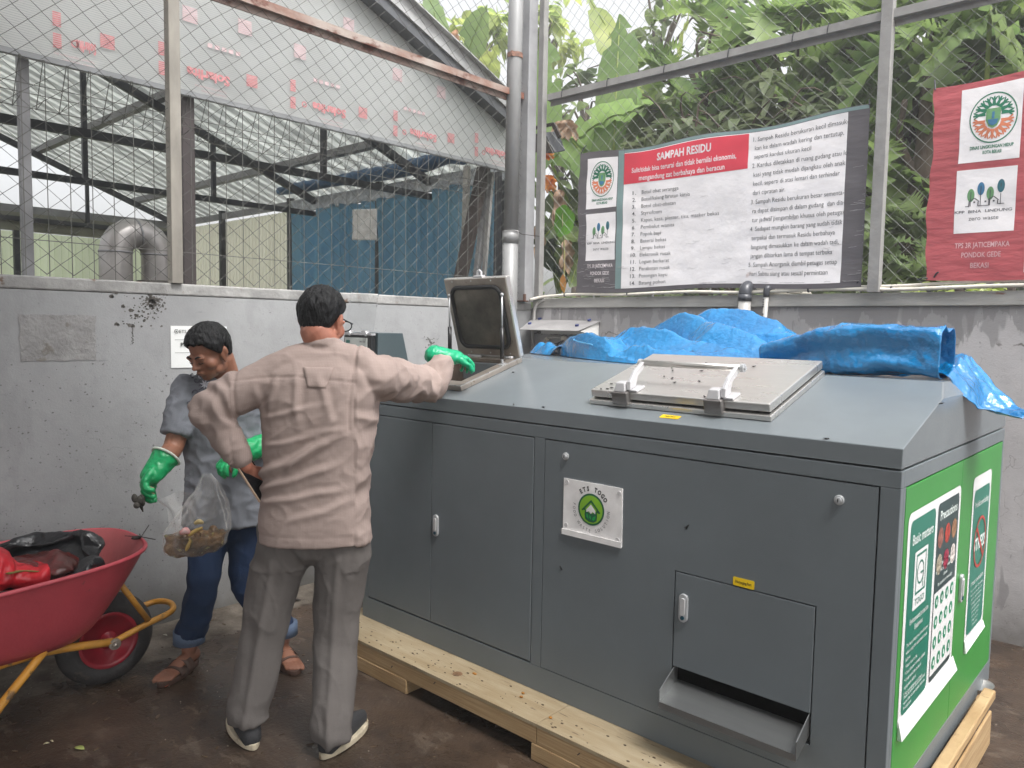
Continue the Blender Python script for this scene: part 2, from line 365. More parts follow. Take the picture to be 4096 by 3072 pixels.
# rough patch where an old notice was torn off
pa=onx(75,1255,-3.9); pb=onx(385,1440,-3.9); b=MB()
pts=[]
for k in range(40):
    t=k/40*4; s=int(t); u=t-s; y,z=[(pa.y+(pb.y-pa.y)*u,pa.z),(pb.y,pa.z+(pb.z-pa.z)*u),(pb.y+(pa.y-pb.y)*u,pb.z),(pa.y,pb.z+(pa.z-pb.z)*u)][s]
    pts.append(V(-3.8985,y+random.uniform(-.004,.004),z+random.uniform(-.004,.004)))
b.prism(pts,(.0012,0,0)); b.build('plaster_patch',mat('patch',rgb((146,145,144)),rough=.8,var=.1,scale=12,spot=rgb((120,116,110)),spotscale=10,spotamt=.40,bump=.4,bscale=40),lw)
# mould blotch, drip and chips
mould=mat('mould',rgb((92,88,84)),rough=.9,var=.3,scale=30)
def chips(wallobj,name,pts,X=None,Y=None,m=mould):
    b=MB()
    for (x,y,r) in pts:
        c=onx(x,y,X) if X is not None else ony(x,y,Y); n=random.randint(6,9); P=[]
        for k in range(n):
            a=2*math.pi*k/n; q=r*random.uniform(.4,1.1)/1000
            P.append(c+(V(.0007,q*math.cos(a)*1.3,q*math.sin(a)) if X is not None else V(q*math.cos(a)*1.3,-.0007,q*math.sin(a))))
        b.prism(P,(.0005,0,0) if X is not None else (0,-.0005,0))
    b.build(name,m,wallobj)
pp=[]
for k in range(230):
    a=random.uniform(0,6.28); q=abs(random.gauss(0,1)); pp.append((610+math.cos(a)*q*26,1205+math.sin(a)*q*30,random.uniform(2,7)))
for k in range(60): pp.append((random.gauss(570,45),random.gauss(1245,35),random.uniform(2,6)))
for k in range(16): pp.append((530+random.uniform(-3,3),1300+k*5,3.5))
for x,y in ((460,1170),(490,1225),(525,1240),(545,1262),(468,1298),(445,1185),(517,1302),(531,1302)): pp.append((x,y,11)); pp.append((x+5,y+2,7))
for k in range(60): pp.append((random.gauss(1290,60),random.gauss(1180,20),random.uniform(2,5)))
for k in range(25): pp.append((1720+random.gauss(0,14),1372+random.gauss(0,12),random.uniform(3,8)))
chips(lw,'stain',pp,X=-3.9)
pp=[(random.uniform(0,720),random.uniform(1450,2450),random.uniform(2,5.5)) for k in range(260)]
chips(lw,'splash_mark',pp,X=-3.9,m=mat('splash',rgb((118,117,116)),rough=.9,var=.2))
bw=thing('wall','grey damp-stained plaster wall behind the grey cabinet machine and blue tarp','wall',(-1,4.56,0))
b=MB(); b.grid(lambda u,v:V(-3.9+7.9*u,4.5,1.70*v),60,14); b.hexa([(-3.9,4.501,0),(4,4.501,0),(4,4.66,0),(-3.9,4.66,0),(-3.9,4.501,1.70),(4,4.501,1.70),(4,4.66,1.70),(-3.9,4.66,1.70)]); b.build('plaster_face',M_wallb,bw)
b=MB(); b.box(-3.88,4,4.485,4.66,1.702,1.775); b.build('ledge',mat('ledge_paint',rgb((176,174,170)),rough=.6,var=.14,scale=5,spot=rgb((130,88,66)),spotscale=9,spotamt=.33,bump=.15,stretch=(.6,1,3)),bw,bevel=.004)
# canopy over the yard (above and behind the viewer), which shades the floor and the machine front
cp=thing('canopy','corrugated canopy roof over the yard','canopy',(1,-1.5,4.3)); b=MB(); vs=[];fs=[]
for i in range(121):
    for y in (-7,1.1): vs.append(V(-3.85+i*.09,y,4.35+(.03 if i%4 in (1,2) else 0)+.05*(2-y)/9))
b.add(vs,[(2*i,2*i+2,2*i+3,2*i+1) for i in range(120)]); solid(b.build('roof_sheet',M_galv,cp),.003)
b=MB()
for y in (-6.9,-4,-1,.9): b.box(-3.85,6.9,y-.04,y+.04,4.22,4.33)
b.build('purlin',M_grey,cp)
# ================================================================== CHAIN LINK FENCES
def chainlink(b,u0,u1,z0,z1,pt,w,h,r=.0016,seed=1):
    rnd=random.Random(seed); n=int((u1-u0)/(w/2)); m=int((z1-z0)/(h/2))
    for k in range(n):
        P=[]
        for j in range(m+1):
            s=(j+k)%2; u=u0+(k+s)*w/2; zz=z0+j*h/2
            wob=mn.noise(V(u*1.7,zz*1.7,seed*9))*.016+mn.noise(V(u*7,zz*7,seed*3))*.006
            P.append(pt(u+wob,zz+mn.noise(V(u*2,zz*2,seed+4))*.012,(.0022 if s else -.0022)))
        b.tube(P,r,n=4,cap=False)
fl=thing('chain_link_fence','chain-link fence with rusty top rail above the left wall','fence',(-3.9,2,1.742))
b=MB(); chainlink(b,-.4,4.36,1.75,4.5,lambda u,z,d:V(-3.90+d+.02*mn.noise(V(u,z,0)),u,z),.112,.096,r=.0018,seed=2); b.build('wire_mesh',M_wire,fl)
for y,zt in ((1.745,4.6),(-.6,4.6)):
    b=MB(); b.box(-3.93,-3.875,y-.028,y+.028,1.742,zt); b.build('post',mat('beige_grey_steel',rgb((150,145,136)),rough=.5,var=.12,scale=5,spot=rgb((118,74,54)),spotscale=8,spotamt=.33,stretch=(3,3,1)),fl,bevel=.003)
b=MB(); b.box(-3.915,-3.875,-.6,4.34,3.235,3.28); b.box(-3.915,-3.905,-.6,4.34,3.20,3.235); b.build('rail',M_rust,fl)
fb=thing('chain_link_fence','chain-link fence on the back wall carrying the two printed banners','fence',(-1.4,4.5,1.775))
b=MB(); chainlink(b,-3.76,1.2,1.78,4.5,lambda u,z,d:V(u,4.50+d+.02*mn.noise(V(u,z,5)),z),.085,.09,r=.0016,seed=5); b.build('wire_mesh',mat('pale_wire',rgb((134,136,132)),rough=.5,metal=.35,var=.15,scale=20),fb)
for x in (-1.385,1.1):
    b=MB(); b.box(x-.03,x+.03,4.43,4.485,1.776,4.6); b.build('post',M_grey,fb,bevel=.003)
b=MB(); b.box(-3.74,1.07,4.448,4.488,3.225,3.27); b.box(-3.74,1.07,4.486,4.49,3.19,3.225); b.build('rail',M_grey,fb)
for x in (-3.60,-3.2,-2.75,-2.3,-1.9,-1.7,-.9): b=MB(); b.tube([V(x,4.44,3.22),V(x+.004,4.436,3.25),V(x+.008,4.44,3.275),V(x+.01,4.49,3.275)],.003,n=6); b.build('tie_wire',M_black,fb)
# ---- corner column, rain pipe
cm=thing('corner_column','grey steel box column standing in the corner behind the rain pipe','column',(-3.88,4.42,1.74))
b=MB(); b.box(-3.94,-3.835,4.345,4.44,1.745,5.2); b.build('box_section',mat('column_paint',rgb((150,150,152)),rough=.4,var=.1,scale=6,spot=rgb((120,80,60)),spotscale=12,spotamt=.3),cm,bevel=.006)
b=MB(); b.box(-3.835,-3.79,4.452,4.49,1.776,5.2); b.box(-3.79,-3.778,4.44,4.49,1.776,5.2); b.build('angle_section',M_grey,cm)
b=MB(); b.box(-3.97,-3.80,4.30,4.345,1.744,1.752); b.tube([V(-3.815,4.32,1.752),V(-3.815,4.32,1.80)],.012,n=8); b.build('base_plate',mat('rust_plate',rgb((92,62,48)),rough=.8,var=.3,scale=20),cm)
pm=mat('pipe_metal',rgb((146,146,146)),rough=.42,var=.10,scale=5,metal=.1,spot=rgb((112,104,98)),spotscale=8,spotamt=.3,stretch=(2,2,.5))
rp=thing('rain_pipe','tall round grey rain pipe clamped to the corner column','pipe',(-3.88,4.24,1.2))
b=MB(); b.tube([V(-3.885,4.23,1.2),V(-3.885,4.23,2.255)],.058,n=28); b.build('lower_pipe',pm,rp,smooth=True)
b=MB(); b.tube([V(-3.883,4.23,2.255),V(-3.880,4.235,3.5),V(-3.868,4.25,5.2)],.054,n=28); b.build('upper_pipe',pm,rp,smooth=True)
b=MB(); b.tube([V(-3.885,4.23,2.17),V(-3.885,4.23,2.262)],.0615,n=28); b.build('pipe_socket',pm,rp,smooth=True)
b=MB(); b.tube([V(-3.878,4.236,3.50),V(-3.878,4.236,3.535)],.058,n=28); b.box(-3.86,-3.845,4.17,4.19,3.50,3.535); b.build('clamp',mat('rust',rgb((140,104,88)),rough=.7,var=.3,scale=30),rp)
b=MB(); b.tube([V(-3.885+.066*math.cos(a),4.23+.066*math.sin(a),2.252-.01*math.sin(a)) for a in [R_(k) for k in range(170,371,10)]]+[V(-3.80,4.26,2.235),V(-3.75,4.40,2.23)],.0025,n=5); b.build('binding_wire',M_dbrown,rp)
# ================================================================== SERVICES ON THE BACK WALL
pvc=mat('grey_pvc',rgb((178,176,172)),rough=.4,var=.05,scale=8); pvd=mat('dark_pvc',rgb((70,72,78)),rough=.3,var=.08)
wh=mat('white_pvc',rgb((222,216,204)),rough=.4,var=.08,scale=10)
t=thing('drain_pipe','thick grey plastic drain pipe with dark elbow, through the back fence','pipe',(-2.12,4.43,1.3))
b=MB(); b.tube([V(-2.12,4.425,1.2),V(-2.12,4.425,1.745)],.037,n=24); b.build('pipe',pvc,t,smooth=True)
b=MB(); b.tube([V(-2.12,4.425,1.735),V(-2.12,4.425,1.775)],.041,n=24)
b.limb([V(-2.12,4.425,1.77),V(-2.12,4.432,1.80),V(-2.12,4.46,1.822),V(-2.12,4.50,1.825)],[.0385]*4,n=22,smooth=4,c0=False,c1=False); b.build('elbow',pvd,t,smooth=True)
b=MB(); b.tube([V(-2.12,4.50,1.825),V(-2.10,5.2,1.80)],.034,n=24); b.build('outlet_pipe',wh,t,smooth=True)
b=MB(); b.tube([V(-2.12,4.56,1.824),V(-2.118,4.60,1.823)],.0348,n=24); b.build('red_band',mat('red_tape',rgb((205,60,70)),rough=.5),t,smooth=True)
t=thing('water_pipe','thin white plastic water pipe beside the thick drain pipe','pipe',(-1.99,4.45,1.3))
b=MB(); b.tube([V(-2.015,4.452,1.2),V(-1.995,4.452,1.765)],.0145,n=16); b.build('pipe',pvc,t,smooth=True)
b=MB(); b.tube([V(-1.995,4.452,1.76),V(-1.995,4.452,1.80),V(-1.99,4.46,1.812),V(-1.985,4.51,1.812)],[.018,.019,.019,.018],n=16,smooth=2); b.build('elbow',pvd,t,smooth=True)
b=MB(); b.tube([V(-1.985,4.51,1.812),V(-1.95,5.0,1.80)],.0145,n=16); b.build('outlet_pipe',wh,t,smooth=True)
b=MB(); f_=lambda x,y:V(-2.0025+(y-1.6)*.035-.002,4.4365,y)
for i in range(9): b.box(-2.010,-2.002,4.4365,4.4375,1.60+i*.014-.004+(.03 if i>4 else 0),1.60+i*.014+.004+(.03 if i>4 else 0))
b.build('printing',M_black,t)
t=thing('cable','white cable conduit running along the top of the back wall','cable conduit',(-2,4.47,1.79))
pts=[V(-3.83,4.40,1.76),V(-3.74,4.46,1.785)]+[V(-3.7+i*.3,4.47+.006*math.sin(i*1.3),1.795+.006*math.sin(i*2.1)) for i in range(1,17)]
b=MB(); b.tube(pts,.011,n=10,smooth=3); b.tube([p+V(0,.012,.012+.012*math.sin(i*.7)) for i,p in enumerate(pts[8:])],.008,n=8,smooth=3); b.build('conduit',wh,t,smooth=True)
b=MB()
for x in (-3.55,-3.0,-2.55,-1.75,-1.3,-.95): b.tube([V(x,4.47,1.795)-V(.004,0,0),V(x+.004,4.47,1.796)],.0135,n=10)
b.build('cable_tie',M_black,t)
t=thing('conduit','bent grey conduit looping down behind the wall shelf to the terminal box','cable conduit',(-3.7,4.47,1.4))
zc=lambda x,y,Y:ony(2050+x*.2939,1100+y*.2939,Y)
b=MB(); b.tube([zc(430,330,4.47),zc(350,370,4.47),zc(305,450,4.47),zc(292,600,4.47),zc(275,760,4.47),zc(275,900,4.46),zc(300,980,4.45),zc(350,1000,4.45),zc(400,960,4.45),zc(460,870,4.45),zc(520,845,4.45),zc(600,845,4.45),zc(660,860,4.46)],.0125,n=12,smooth=4); b.build('hose',pvc,t,smooth=True)
b=MB(); p=zc(675,862,4.46); b.tube([p,p+V(.03,0,-.002)],.017,n=8); b.tube([zc(465,870,4.45),zc(485,862,4.45)],.0155,n=10); b.build('gland',wh,t)
t=thing('terminal_box','open electrical terminal plate with dark connectors on the back wall','electrical box',(-3.55,4.49,1.35))
p0=zc(470,940,4.48); p1=zc(930,1090,4.48); b=MB(); b.box(p0.x,p1.x,4.478,4.499,1.28,p0.z); b.build('backplate',mat('box_grey',rgb((176,176,176)),rough=.5),t,bevel=.003)
b=MB(); q0=zc(500,1000,4.46); q1=zc(730,1090,4.46)
for i in range(6): x=q0.x+(q1.x-q0.x)*i/6; b.box(x,x+(q1.x-q0.x)/6-.002,4.44,4.477,1.29,q0.z-.004*(i%2))
b.build('connector_block',M_black,t,bevel=.002)
b=MB()
for i in range(4):
    a=zc(540+i*40,1000,4.455); c=zc(700,880,4.46); b.tube([a,a+V(0,-.01,.03),zc(600+i*30,930-i*10,4.44),c],.003,n=6,smooth=4)
b.build('wire',M_black,t,smooth=True)
t=thing('wall_shelf','grey sheet metal shelf on the back wall with dark blue caps','shelf',(-3.6,4.45,1.6))
q4=[ony(2078,1317,4.22),ony(2312,1323,4.22),ony(2403,1284,4.496),ony(2128,1276,4.496)]
b=MB(); b.hexa([p-V(0,0,.003) for p in q4]+q4); b.build('shelf_plate',mat('dull_steel',rgb((168,166,166)),rough=.45,metal=.3,var=.12,scale=6),t)
b=MB(); b.prism([q4[2]-V(.02,0,.004),q4[1]-V(.01,-.04,.006),q4[2]-V(.02,0,.11)],(.004,0,0)); b.box(q4[3].x+.1,q4[2].x-.022,4.488,4.497,q4[2].z-.10,q4[2].z-.004); b.build('bracket',M_white,t)
pn_=(q4[1]-q4[0]).cross(q4[3]-q4[0]).normalized()
for i,(x,y,lab) in enumerate(((372,604,'dark blue bottle cap at the back left of the wall shelf'),(234,668,'blue bottle cap at the front left of the wall shelf'),(1045,622,'blue bottle cap at the back right corner of the wall shelf'),(878,694,'black-blue cap at the front right of the wall shelf'))):
    p=onp(2050+x*.2939,1100+y*.2939,q4[0],pn_); b=MB(); b.lathe(p+pn_*.0005,pn_,[(0,.014),(.010,.014),(.0115,.0125)],n=20); tag(b.build('bottle_cap',mat('cap_blue',rgb((38,52,110)),rough=.35)),lab,'bottle cap','bottle caps on the wall shelf')
t=thing('flood_lamp','dark floodlight on a bracket outside the fence corner, beside dry banana leaf','floodlight',(-4.05,4.8,2.95))
b=MB(); b.hexa([V(-4.16,4.78,2.97),V(-3.93,4.78,2.93),V(-3.93,4.92,2.97),V(-4.16,4.92,3.01),V(-4.16,4.74,3.10),V(-4.0,4.74,3.09),V(-3.98,4.88,3.13),V(-4.16,4.88,3.14)]); b.build('housing',M_black,t,bevel=.01)
b=MB(); b.hexa([V(-4.15,4.772,2.965),V(-3.94,4.772,2.925),V(-3.94,4.78,2.93),V(-4.15,4.78,2.97),V(-4.15,4.736,3.085),V(-4.01,4.736,3.075),V(-4.01,4.744,3.08),V(-4.15,4.744,3.09)]); b.build('lens',mat('lens_grey',rgb((92,88,84)),rough=.2),t)
b=MB(); b.box(-4.2,-3.97,4.79,4.82,3.155,3.175); b.bar((-3.97,4.80,3.165),(-3.90,4.80,3.05),.02,.03); b.build('bracket',M_dbrown,t)
# ================================================================== OPEN SHED BEYOND THE LEFT WALL
def zroof(y): return 3.40-.385*(y-4.86)
sh=thing('shed','open steel-framed shed with corrugated roof beyond the left wall','shed',(-8,3,0))
M_corr=mat('corrugated_sheet',rgb((226,228,226)),rough=.5,var=.10,scale=3,stretch=(1,.4,1),trans=.62)
X0,X1=-4.45,-12.3
# keep a pitch of about 17 cm
b=MB(); vs=[];fs=[]; x=X0; k=0; xs=[]
while x>X1: xs+= [(x,0),(x-.09,0),(x-.105,.045),(x-.185,.045)]; x-=.20
def yend(x): return min(5.6,4.9+(-4.45-x)*1.0)
for (x,h) in xs:
    for y in (-2.0,1.5,4.0,yend(x)): vs.append(V(x,y,zroof(y)+h))
for i in range(len(xs)-1):
    for j in range(3): a=i*4+j; fs.append((a,a+1,a+5,a+4))
b.add(vs,fs); solid(b.build('roof',M_corr,sh),.003,1)
# trusses
for X in (-6.1,-8.2,-11.95):
    b=MB(); b.box(X-.025,X+.025,-1.5,5.45,2.86,2.92)
    b.hexa([V(X-.03,-1.5,zroof(-1.5)-.20),V(X+.03,-1.5,zroof(-1.5)-.20),V(X+.03,5.5,zroof(5.5)-.20),V(X-.03,5.5,zroof(5.5)-.20),V(X-.03,-1.5,zroof(-1.5)-.12),V(X+.03,-1.5,zroof(-1.5)-.12),V(X+.03,5.5,zroof(5.5)-.12),V(X-.03,5.5,zroof(5.5)-.12)])
    for y in (.2,1.5,2.8,4.1):
        b.box(X-.022,X+.022,y-.022,y+.022,2.922,zroof(y)-.205)
    b.build('truss',M_black,sh)
mp=mat('purlin_steel',rgb((138,138,140)),rough=.5,var=.15,scale=4)
for y in (-.4,.9,2.2,3.5,4.8):
    b=MB(); z=zroof(y)-.115; xe=-4.5 if y<4.8 else -5.2; b.box(-12.2,xe,y-.025,y+.025,z,z+.075); b.box(-12.2,xe,y+.025,y+.06,z,z+.008); b.build('purlin',mp,sh)
# near gable: rake beam, bottom beam, white trim
X=-4.56
def rake(b,x0,x1,y0,y1,d0,d1): b.hexa([V(x0,y0,zroof(y0)+d0),V(x1,y0,zroof(y0)+d0),V(x1,y1,zroof(y1)+d0),V(x0,y1,zroof(y1)+d0),V(x0,y0,zroof(y0)+d1),V(x1,y0,zroof(y0)+d1),V(x1,y1,zroof(y1)+d1),V(x0,y1,zroof(y1)+d1)])
b=MB(); rake(b,-4.64,-4.47,-2,4.9,-.14,-.004); b.build('rake_beam',mat('dark_grey_steel',rgb((96,98,102)),rough=.5,var=.1),sh)
b=MB(); rake(b,-4.468,-4.45,-2,4.92,-.06,.05); rake(b,-4.462,-4.40,-2,4.92,.052,.062); b.build('verge_trim',mat('trim_white',rgb((190,190,190)),rough=.5,var=.1,scale=4),sh)
# translucent sheet hung in the gable (printed film still on it)
M_poly=mat('gable_sheet',rgb((216,217,215)),rough=.35,var=.07,scale=1.2,trans=.5)
def sheet(y): return zroof(y)-.10
ys=[-2+i*.25 for i in range(29)]; b=MB(); vs=[];fs=[]
zl=2.915
for y in ys:
    zt=max(sheet(y),zl+.01)
    for k in range(9): vs.append(V(-4.585+.008*mn.noise(V(y*1.2,k*.6,0)),y,zl+(zt-zl)*k/8))
for i in range(len(ys)-1):
    for k in range(8): a=i*9+k; fs.append((a,a+9,a+10,a+1))
b.add(vs,fs); o=b.build('gable_sheet',M_poly,sh,smooth=True)
b=MB()
for i in range(150):
    z=zl+.012*i+.006
    ymax=(3.40-.10-z)/.385+4.86
    if ymax<-1.5: continue
    b.box(-4.5768,-4.5762,-1.9,min(ymax,4.9),z,z+.0018)
b.build('sheet_rib',mat('rib_line',rgb((184,188,190)),rough=.5),sh)
b=MB(); b.box(-4.60,-4.57,-2,4.95,2.885,2.914); b.build('bottom_trim',mat('trim_grey',rgb((136,138,140)),rough=.5,var=.1),sh)
# red printing, upside down on the film
fr=lambda cx,cy: None
def flip(yc,zc): return lambda u,v:V(-4.5755,yc-u,zc-v)
red=mat('red_print',rgb((204,138,140)),rough=.5,var=.14,scale=40); pale=mat('faded_print',rgb((202,178,180)),rough=.5,var=.1,scale=30)
zs_=lambda x,y:onx(x,y,-4.5755)
def word(px,py,wm,s=1):
    b=MB(); p_=MB(); c=zs_(px,py); text(b,'Solarlite',-wm/2,wm/2,-.026,.055*s,flip(c.y,c.z),bold=.04); b.build('lettering',red,sh)
    for i,(dy,wd) in enumerate(((.075,.2),(.10,.16),(.125,.11))):
        text(p_,'Twinwall Polycarbonate Sheet'[:26-i*4],-wm*.42,-wm*.42+wd,dy-.01,.012,flip(c.y,c.z),bold=.01)
    p_.build('small_lettering',pale,sh)
def square(px,py,s=.075,m=red):
    c=zs_(px,py); f=flip(c.y,c.z); mb=MB()
    for k in range(8): rect(mb,-s/2,s/2,-s/2+s*k/8,-s/2+s*(k+.72)/8,f)
    mb.build('printed_square',m,sh)
def rects(px,py):
    b=MB(); c=zs_(px,py); f=flip(c.y,c.z)
    for k in range(7): rect(b,-.02,.02,.02+k*.011,.02+k*.011+.008,f); rect(b,-.02,.02,-.09+k*.011,-.09+k*.011+.008,f)
    disc(b,-.085,.05,.012,.02,f,n=12); b.build('printed_mark',red,sh)
word(835,306,.27); square(1008,326); word(1318,441,.27); square(1452,452); word(1694,542,.27); square(1804,553); word(1985,612,.27)
word(345,190,.10); square(430,168)
rects(228,118); rects(648,232); rects(1172,375); rects(1582,492); rects(1906,578)
for x,y in ((1200,208),(1395,100),(1590,300),(980,110),(1765,370),(760,60)): square(x,y,.09,pale)
for x,y in ((1310,335),(1660,445),(900,200)):
    p_=MB(); c=zs_(x,y); f=flip(c.y,c.z)
    for k in range(5): rect(p_,-.10+k*.045,-.07+k*.045,-.012,.012,f)
    p_.build('printed_dashes',pale,sh)
# columns
for (x,y,wd,m) in ((-4.66,1.30,.05,mp),(-4.66,2.16,.075,mat('brown_column',rgb((70,62,62)),rough=.5,var=.15,scale=4))):
    b=MB(); b.box(x-wd/2,x+wd/2,y-wd/2,y+wd/2,0,2.90 if y>2 else zroof(y)-.2); b.build('column',m,sh,bevel=.004)
for x in (-5.05,-6.98,-8.80,-10.6,-12.05):
    b=MB(); b.box(x-.035,x+.035,5.39,5.46,0,3.14); b.build('column',M_black,sh)
for y in (-1,1.0,3.2): 
    b=MB(); b.box(-12.09,-12.02,y,y+.07,0,3.0); b.build('column',M_black,sh)
b=MB(); b.box(-12.1,-5.0,5.40,5.45,3.02,3.10); b.box(-12.1,-12.0,-1.5,5.4,2.98,3.08); b.build('eaves_beam',mp,sh)
b=MB(); b.box(-12.1,-12.0,-1.5,5.4,2.74,2.98); b.build('wall_band',mat('wall_band',rgb((128,128,112)),rough=.6,var=.12,scale=3),sh)
tl=mat('translucent_wall',rgb((236,244,214)),rough=.5,var=.1,scale=1.5,trans=.85,stretch=(1,1,.3))
b=MB(); vs=[];fs=[]
def ribbed(fn,u0,u1,z0,z1,st=.09):
    vs=[];fs=[];u=u0;k=0
    while u<u1:
        for uu,h in ((u,0),(u+st*.45,0),(u+st*.5,.014),(u+st*.95,.014)):
            vs.append(fn(uu,z0,h)); vs.append(fn(uu,z1,h))
        u+=st
    n=len(vs)//2; fs=[(2*i,2*i+2,2*i+3,2*i+1) for i in range(n-1)]; return vs,fs
v,f=ribbed(lambda u,z,h:V(-12.12-h,u,z),-1.5,5.5,0,2.735); b.add(v,f); b.build('side_wall',tl,sh)
v,f=ribbed(lambda u,z,h:V(u,5.5+h,z),-12.1,-8.8,0,3.0); b=MB(); b.add(v,f); b.build('back_wall_panel',mat('cream_translucent',rgb((250,248,230)),rough=.5,var=.08,scale=1.2,trans=.85,stretch=(1,1,.3)),sh)
# silver gathered strip above the curtain
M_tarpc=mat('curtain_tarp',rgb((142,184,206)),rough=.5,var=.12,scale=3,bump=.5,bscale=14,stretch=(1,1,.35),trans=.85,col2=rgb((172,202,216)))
def curtain(u,v):
    x=-8.72+(4.02)*u; z=1.0+1.94*v; return V(x,5.37+.045*math.sin(x*26+1.5*math.sin(x*5)+v*1.5)+.04*mn.noise(V(x*3,z*.7,1))+.012*mn.noise(V(x*14,z*1.5,4)),z+.04*mn.noise(V(x*2,0,0))*v)
t=thing('tarpaulin_curtain','blue tarpaulin curtain hanging at the back of the shed','tarpaulin',(-6.7,5.37,1))
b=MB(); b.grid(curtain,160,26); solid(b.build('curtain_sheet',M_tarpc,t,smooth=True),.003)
b=MB(); b.grid(lambda u,v:V(-8.72+4.02*u,5.375+.02*mn.noise(V(u*60,v*6,1)),2.93+.16*v),160,8); solid(b.build('silver_strip',mat('silver_tarp',rgb((196,200,204)),rough=.35,metal=.2,var=.25,scale=14,bump=.6,bscale=22),t,smooth=True),.003)
t=thing('rolled_tarpaulin','dark blue rolled tarpaulin lying along the beam under the shed roof','tarpaulin',(-6.9,5.3,3.1))
P=[ony(x,y,5.28) for x,y in ((1120,765),(1200,748),(1320,728),(1450,705),(1560,688),(1700,655),(1790,628),(1850,640))]
b=MB(); b.limb(P,[.05,.07,.06,.075,.08,.085,.07,.05],n=14,smooth=4); o=b.build('tarp_roll',mat('dark_blue_tarp',rgb((38,88,130)),rough=.35,var=.15,scale=12,bump=.5,bscale=20),t,smooth=True)
# small white notice on the curtain
t=thing('notice','crumpled white plastic-wrapped notice on the shed post','sign',(-6.95,5.33,2.6))
pa=ony(1410,838,5.27); pb=ony(1508,950,5.27)
b=MB(); b.grid(lambda u,v:V(pa.x+(pb.x-pa.x)*u,5.27+.012*mn.noise(V(u*4,v*5,2)),pb.z+(pa.z-pb.z)*v-.03*u),14,14); solid(b.build('paper',mat('crinkled_plastic',rgb((240,236,234)),rough=.3,var=.1,scale=9,bump=.5,bscale=25),t,smooth=True),.002)
# leaning boards
def lean(name,label,cat,m,pts,Y,th=.05,group=None):
    q=[ony(x,y,Y) for x,y in pts]; 
    lo=min(q,key=lambda p:p.z)
    b=MB(); b.prism(q,(0,th,0)); o=b.build(name,m); tag(o,label,cat,group); return o
def leanx(name,label,cat,m,top,bot,w,X,th=.05,group=None):
    a=onx(*top,X); c=onx(*bot,X); d=(c-a).normalized(); c=c+d*((c.z-1.0)/-d.z) ; b=MB(); b.bar(a,c,w,th,up=(1,0,0)); return tag(b.build(name,m,bevel=.004),label,cat,group)
leanx('timber_board','dark brown timber leaning by the rain pipe in the shed','plank',M_dbrown,(1935,668),(1842,1114),.05,-4.75,.13)
leanx('post','pale weathered post behind the leaning dark timber','post',mat('weathered_white',rgb((176,172,166)),rough=.6,var=.15,scale=6),(1868,665),(1856,1114),.04,-4.95,.06)
leanx('post','grey flat post standing right of the leaning dark timber','post',mp,(1955,690),(1905,1114),.05,-4.8,.05)
leanx('post','narrow pale post nearest to the rain pipe inside the shed','post',mat('weathered_white2',rgb((160,158,156)),rough=.6,var=.15,scale=6),(1968,690),(1935,1114),.03,-4.72,.04)
# goose-neck duct
t=thing('exhaust_duct','galvanised gooseneck exhaust duct standing beyond the left wall','duct',(-5.2,2.06,1.0))
def duct(P,r): 
    b=MB(); b.tube(P,r,n=24); return b
b=MB(); c=V(-5.2,2.075,1.985); pth=[V(-5.2,1.945,1.0),V(-5.2,1.945,1.985)]+[c+V(0,-.13*math.cos(R_(a)),.13*math.sin(R_(a))) for a in (22,45,67,90,113,135,158)]+[V(-5.2,2.205,1.985),V(-5.2,2.205,1.0)]
b.tube(pth,.098,n=24); b.build('bend_pipe',mat('duct_metal',rgb((172,168,166)),rough=.35,metal=.5,var=.12,scale=5),t,smooth=True)
b=MB()
for q,d in ((pth[1],V(0,0,1)),(pth[5],V(0,1,.2)),(pth[9],V(0,0,1))): b.tube([q-d*.006,q+d*.006],.101,n=24)
b.build('seam_ring',mp,t,smooth=True)
b=MB(); b.tube([V(-5.2,2.205,1.80),V(-5.2,2.205,1.815)],.125,n=24); b.build('flange',mat('old_flange',rgb((96,92,88)),rough=.7,var=.2),t)
# welded mesh fence with folded top, between wall and shed
t=thing('welded_mesh_fence','welded wire mesh fence panels with triangular folded top outside the left wall','fence',(-4.17,2.4,.9))
b=MB(); y=0.35; X=-4.15
while y<4.42:
    b.tube([V(X,y,.9),V(X,y,2.60),V(X+.004,y,2.765),V(X-.015,y,2.772),V(X-.14,y,2.56),V(X-.02,y,2.585)],.0021,n=5,cap=False); y+=.1
for z,x in ((2.757,X-.004),(2.60,X-.004),(2.565,X-.138),(1.925,X-.005),(1.30,X-.005),(2.66,X-.07)): b.tube([V(x,.3,z),V(x,4.45,z)],.0021,n=5)
b.build('wire_panel',mat('mesh_wire',rgb((112,112,108)),rough=.5,metal=.3,var=.2),t)
for yy in (4.40,):
    b=MB(); b.box(X-.05,X-.01,yy-.02,yy+.02,.9,2.75); b.build('post',M_black,t)
# ================================================================== FOOD WASTE MACHINE
M_gp=mat('grey_powder_coat',rgb((106,113,117)),rough=.42,metal=.0,var=.05,scale=2.2,rvar=.08,spot=rgb((134,138,138)),spotscale=42,spotamt=.285,bump=.10,bscale=420,spec=.45)
M_gpt=mat('grey_powder_coat_top',rgb((111,118,122)),rough=.20,metal=.0,var=.06,scale=2.5,spot=rgb((140,143,142)),spotscale=48,spotamt=.29,bump=.08,bscale=380,spec=.55,rvar=.06)  # same coat as the body, colour lightened to suggest sky reflected on top
M_steel=mat('brushed_steel',rgb((208,205,201)),rough=.30,metal=.8,var=.025,scale=4,stretch=(1,6,1),bump=.03,bscale=90,rvar=.06)
M_steeld=mat('stained_steel',rgb((172,162,152)),rough=.42,metal=.75,var=.16,scale=7,spot=rgb((110,90,70)),spotscale=26,spotamt=.36)
M_gap=mat('gap_dark',rgb((22,24,27)),rough=.8)
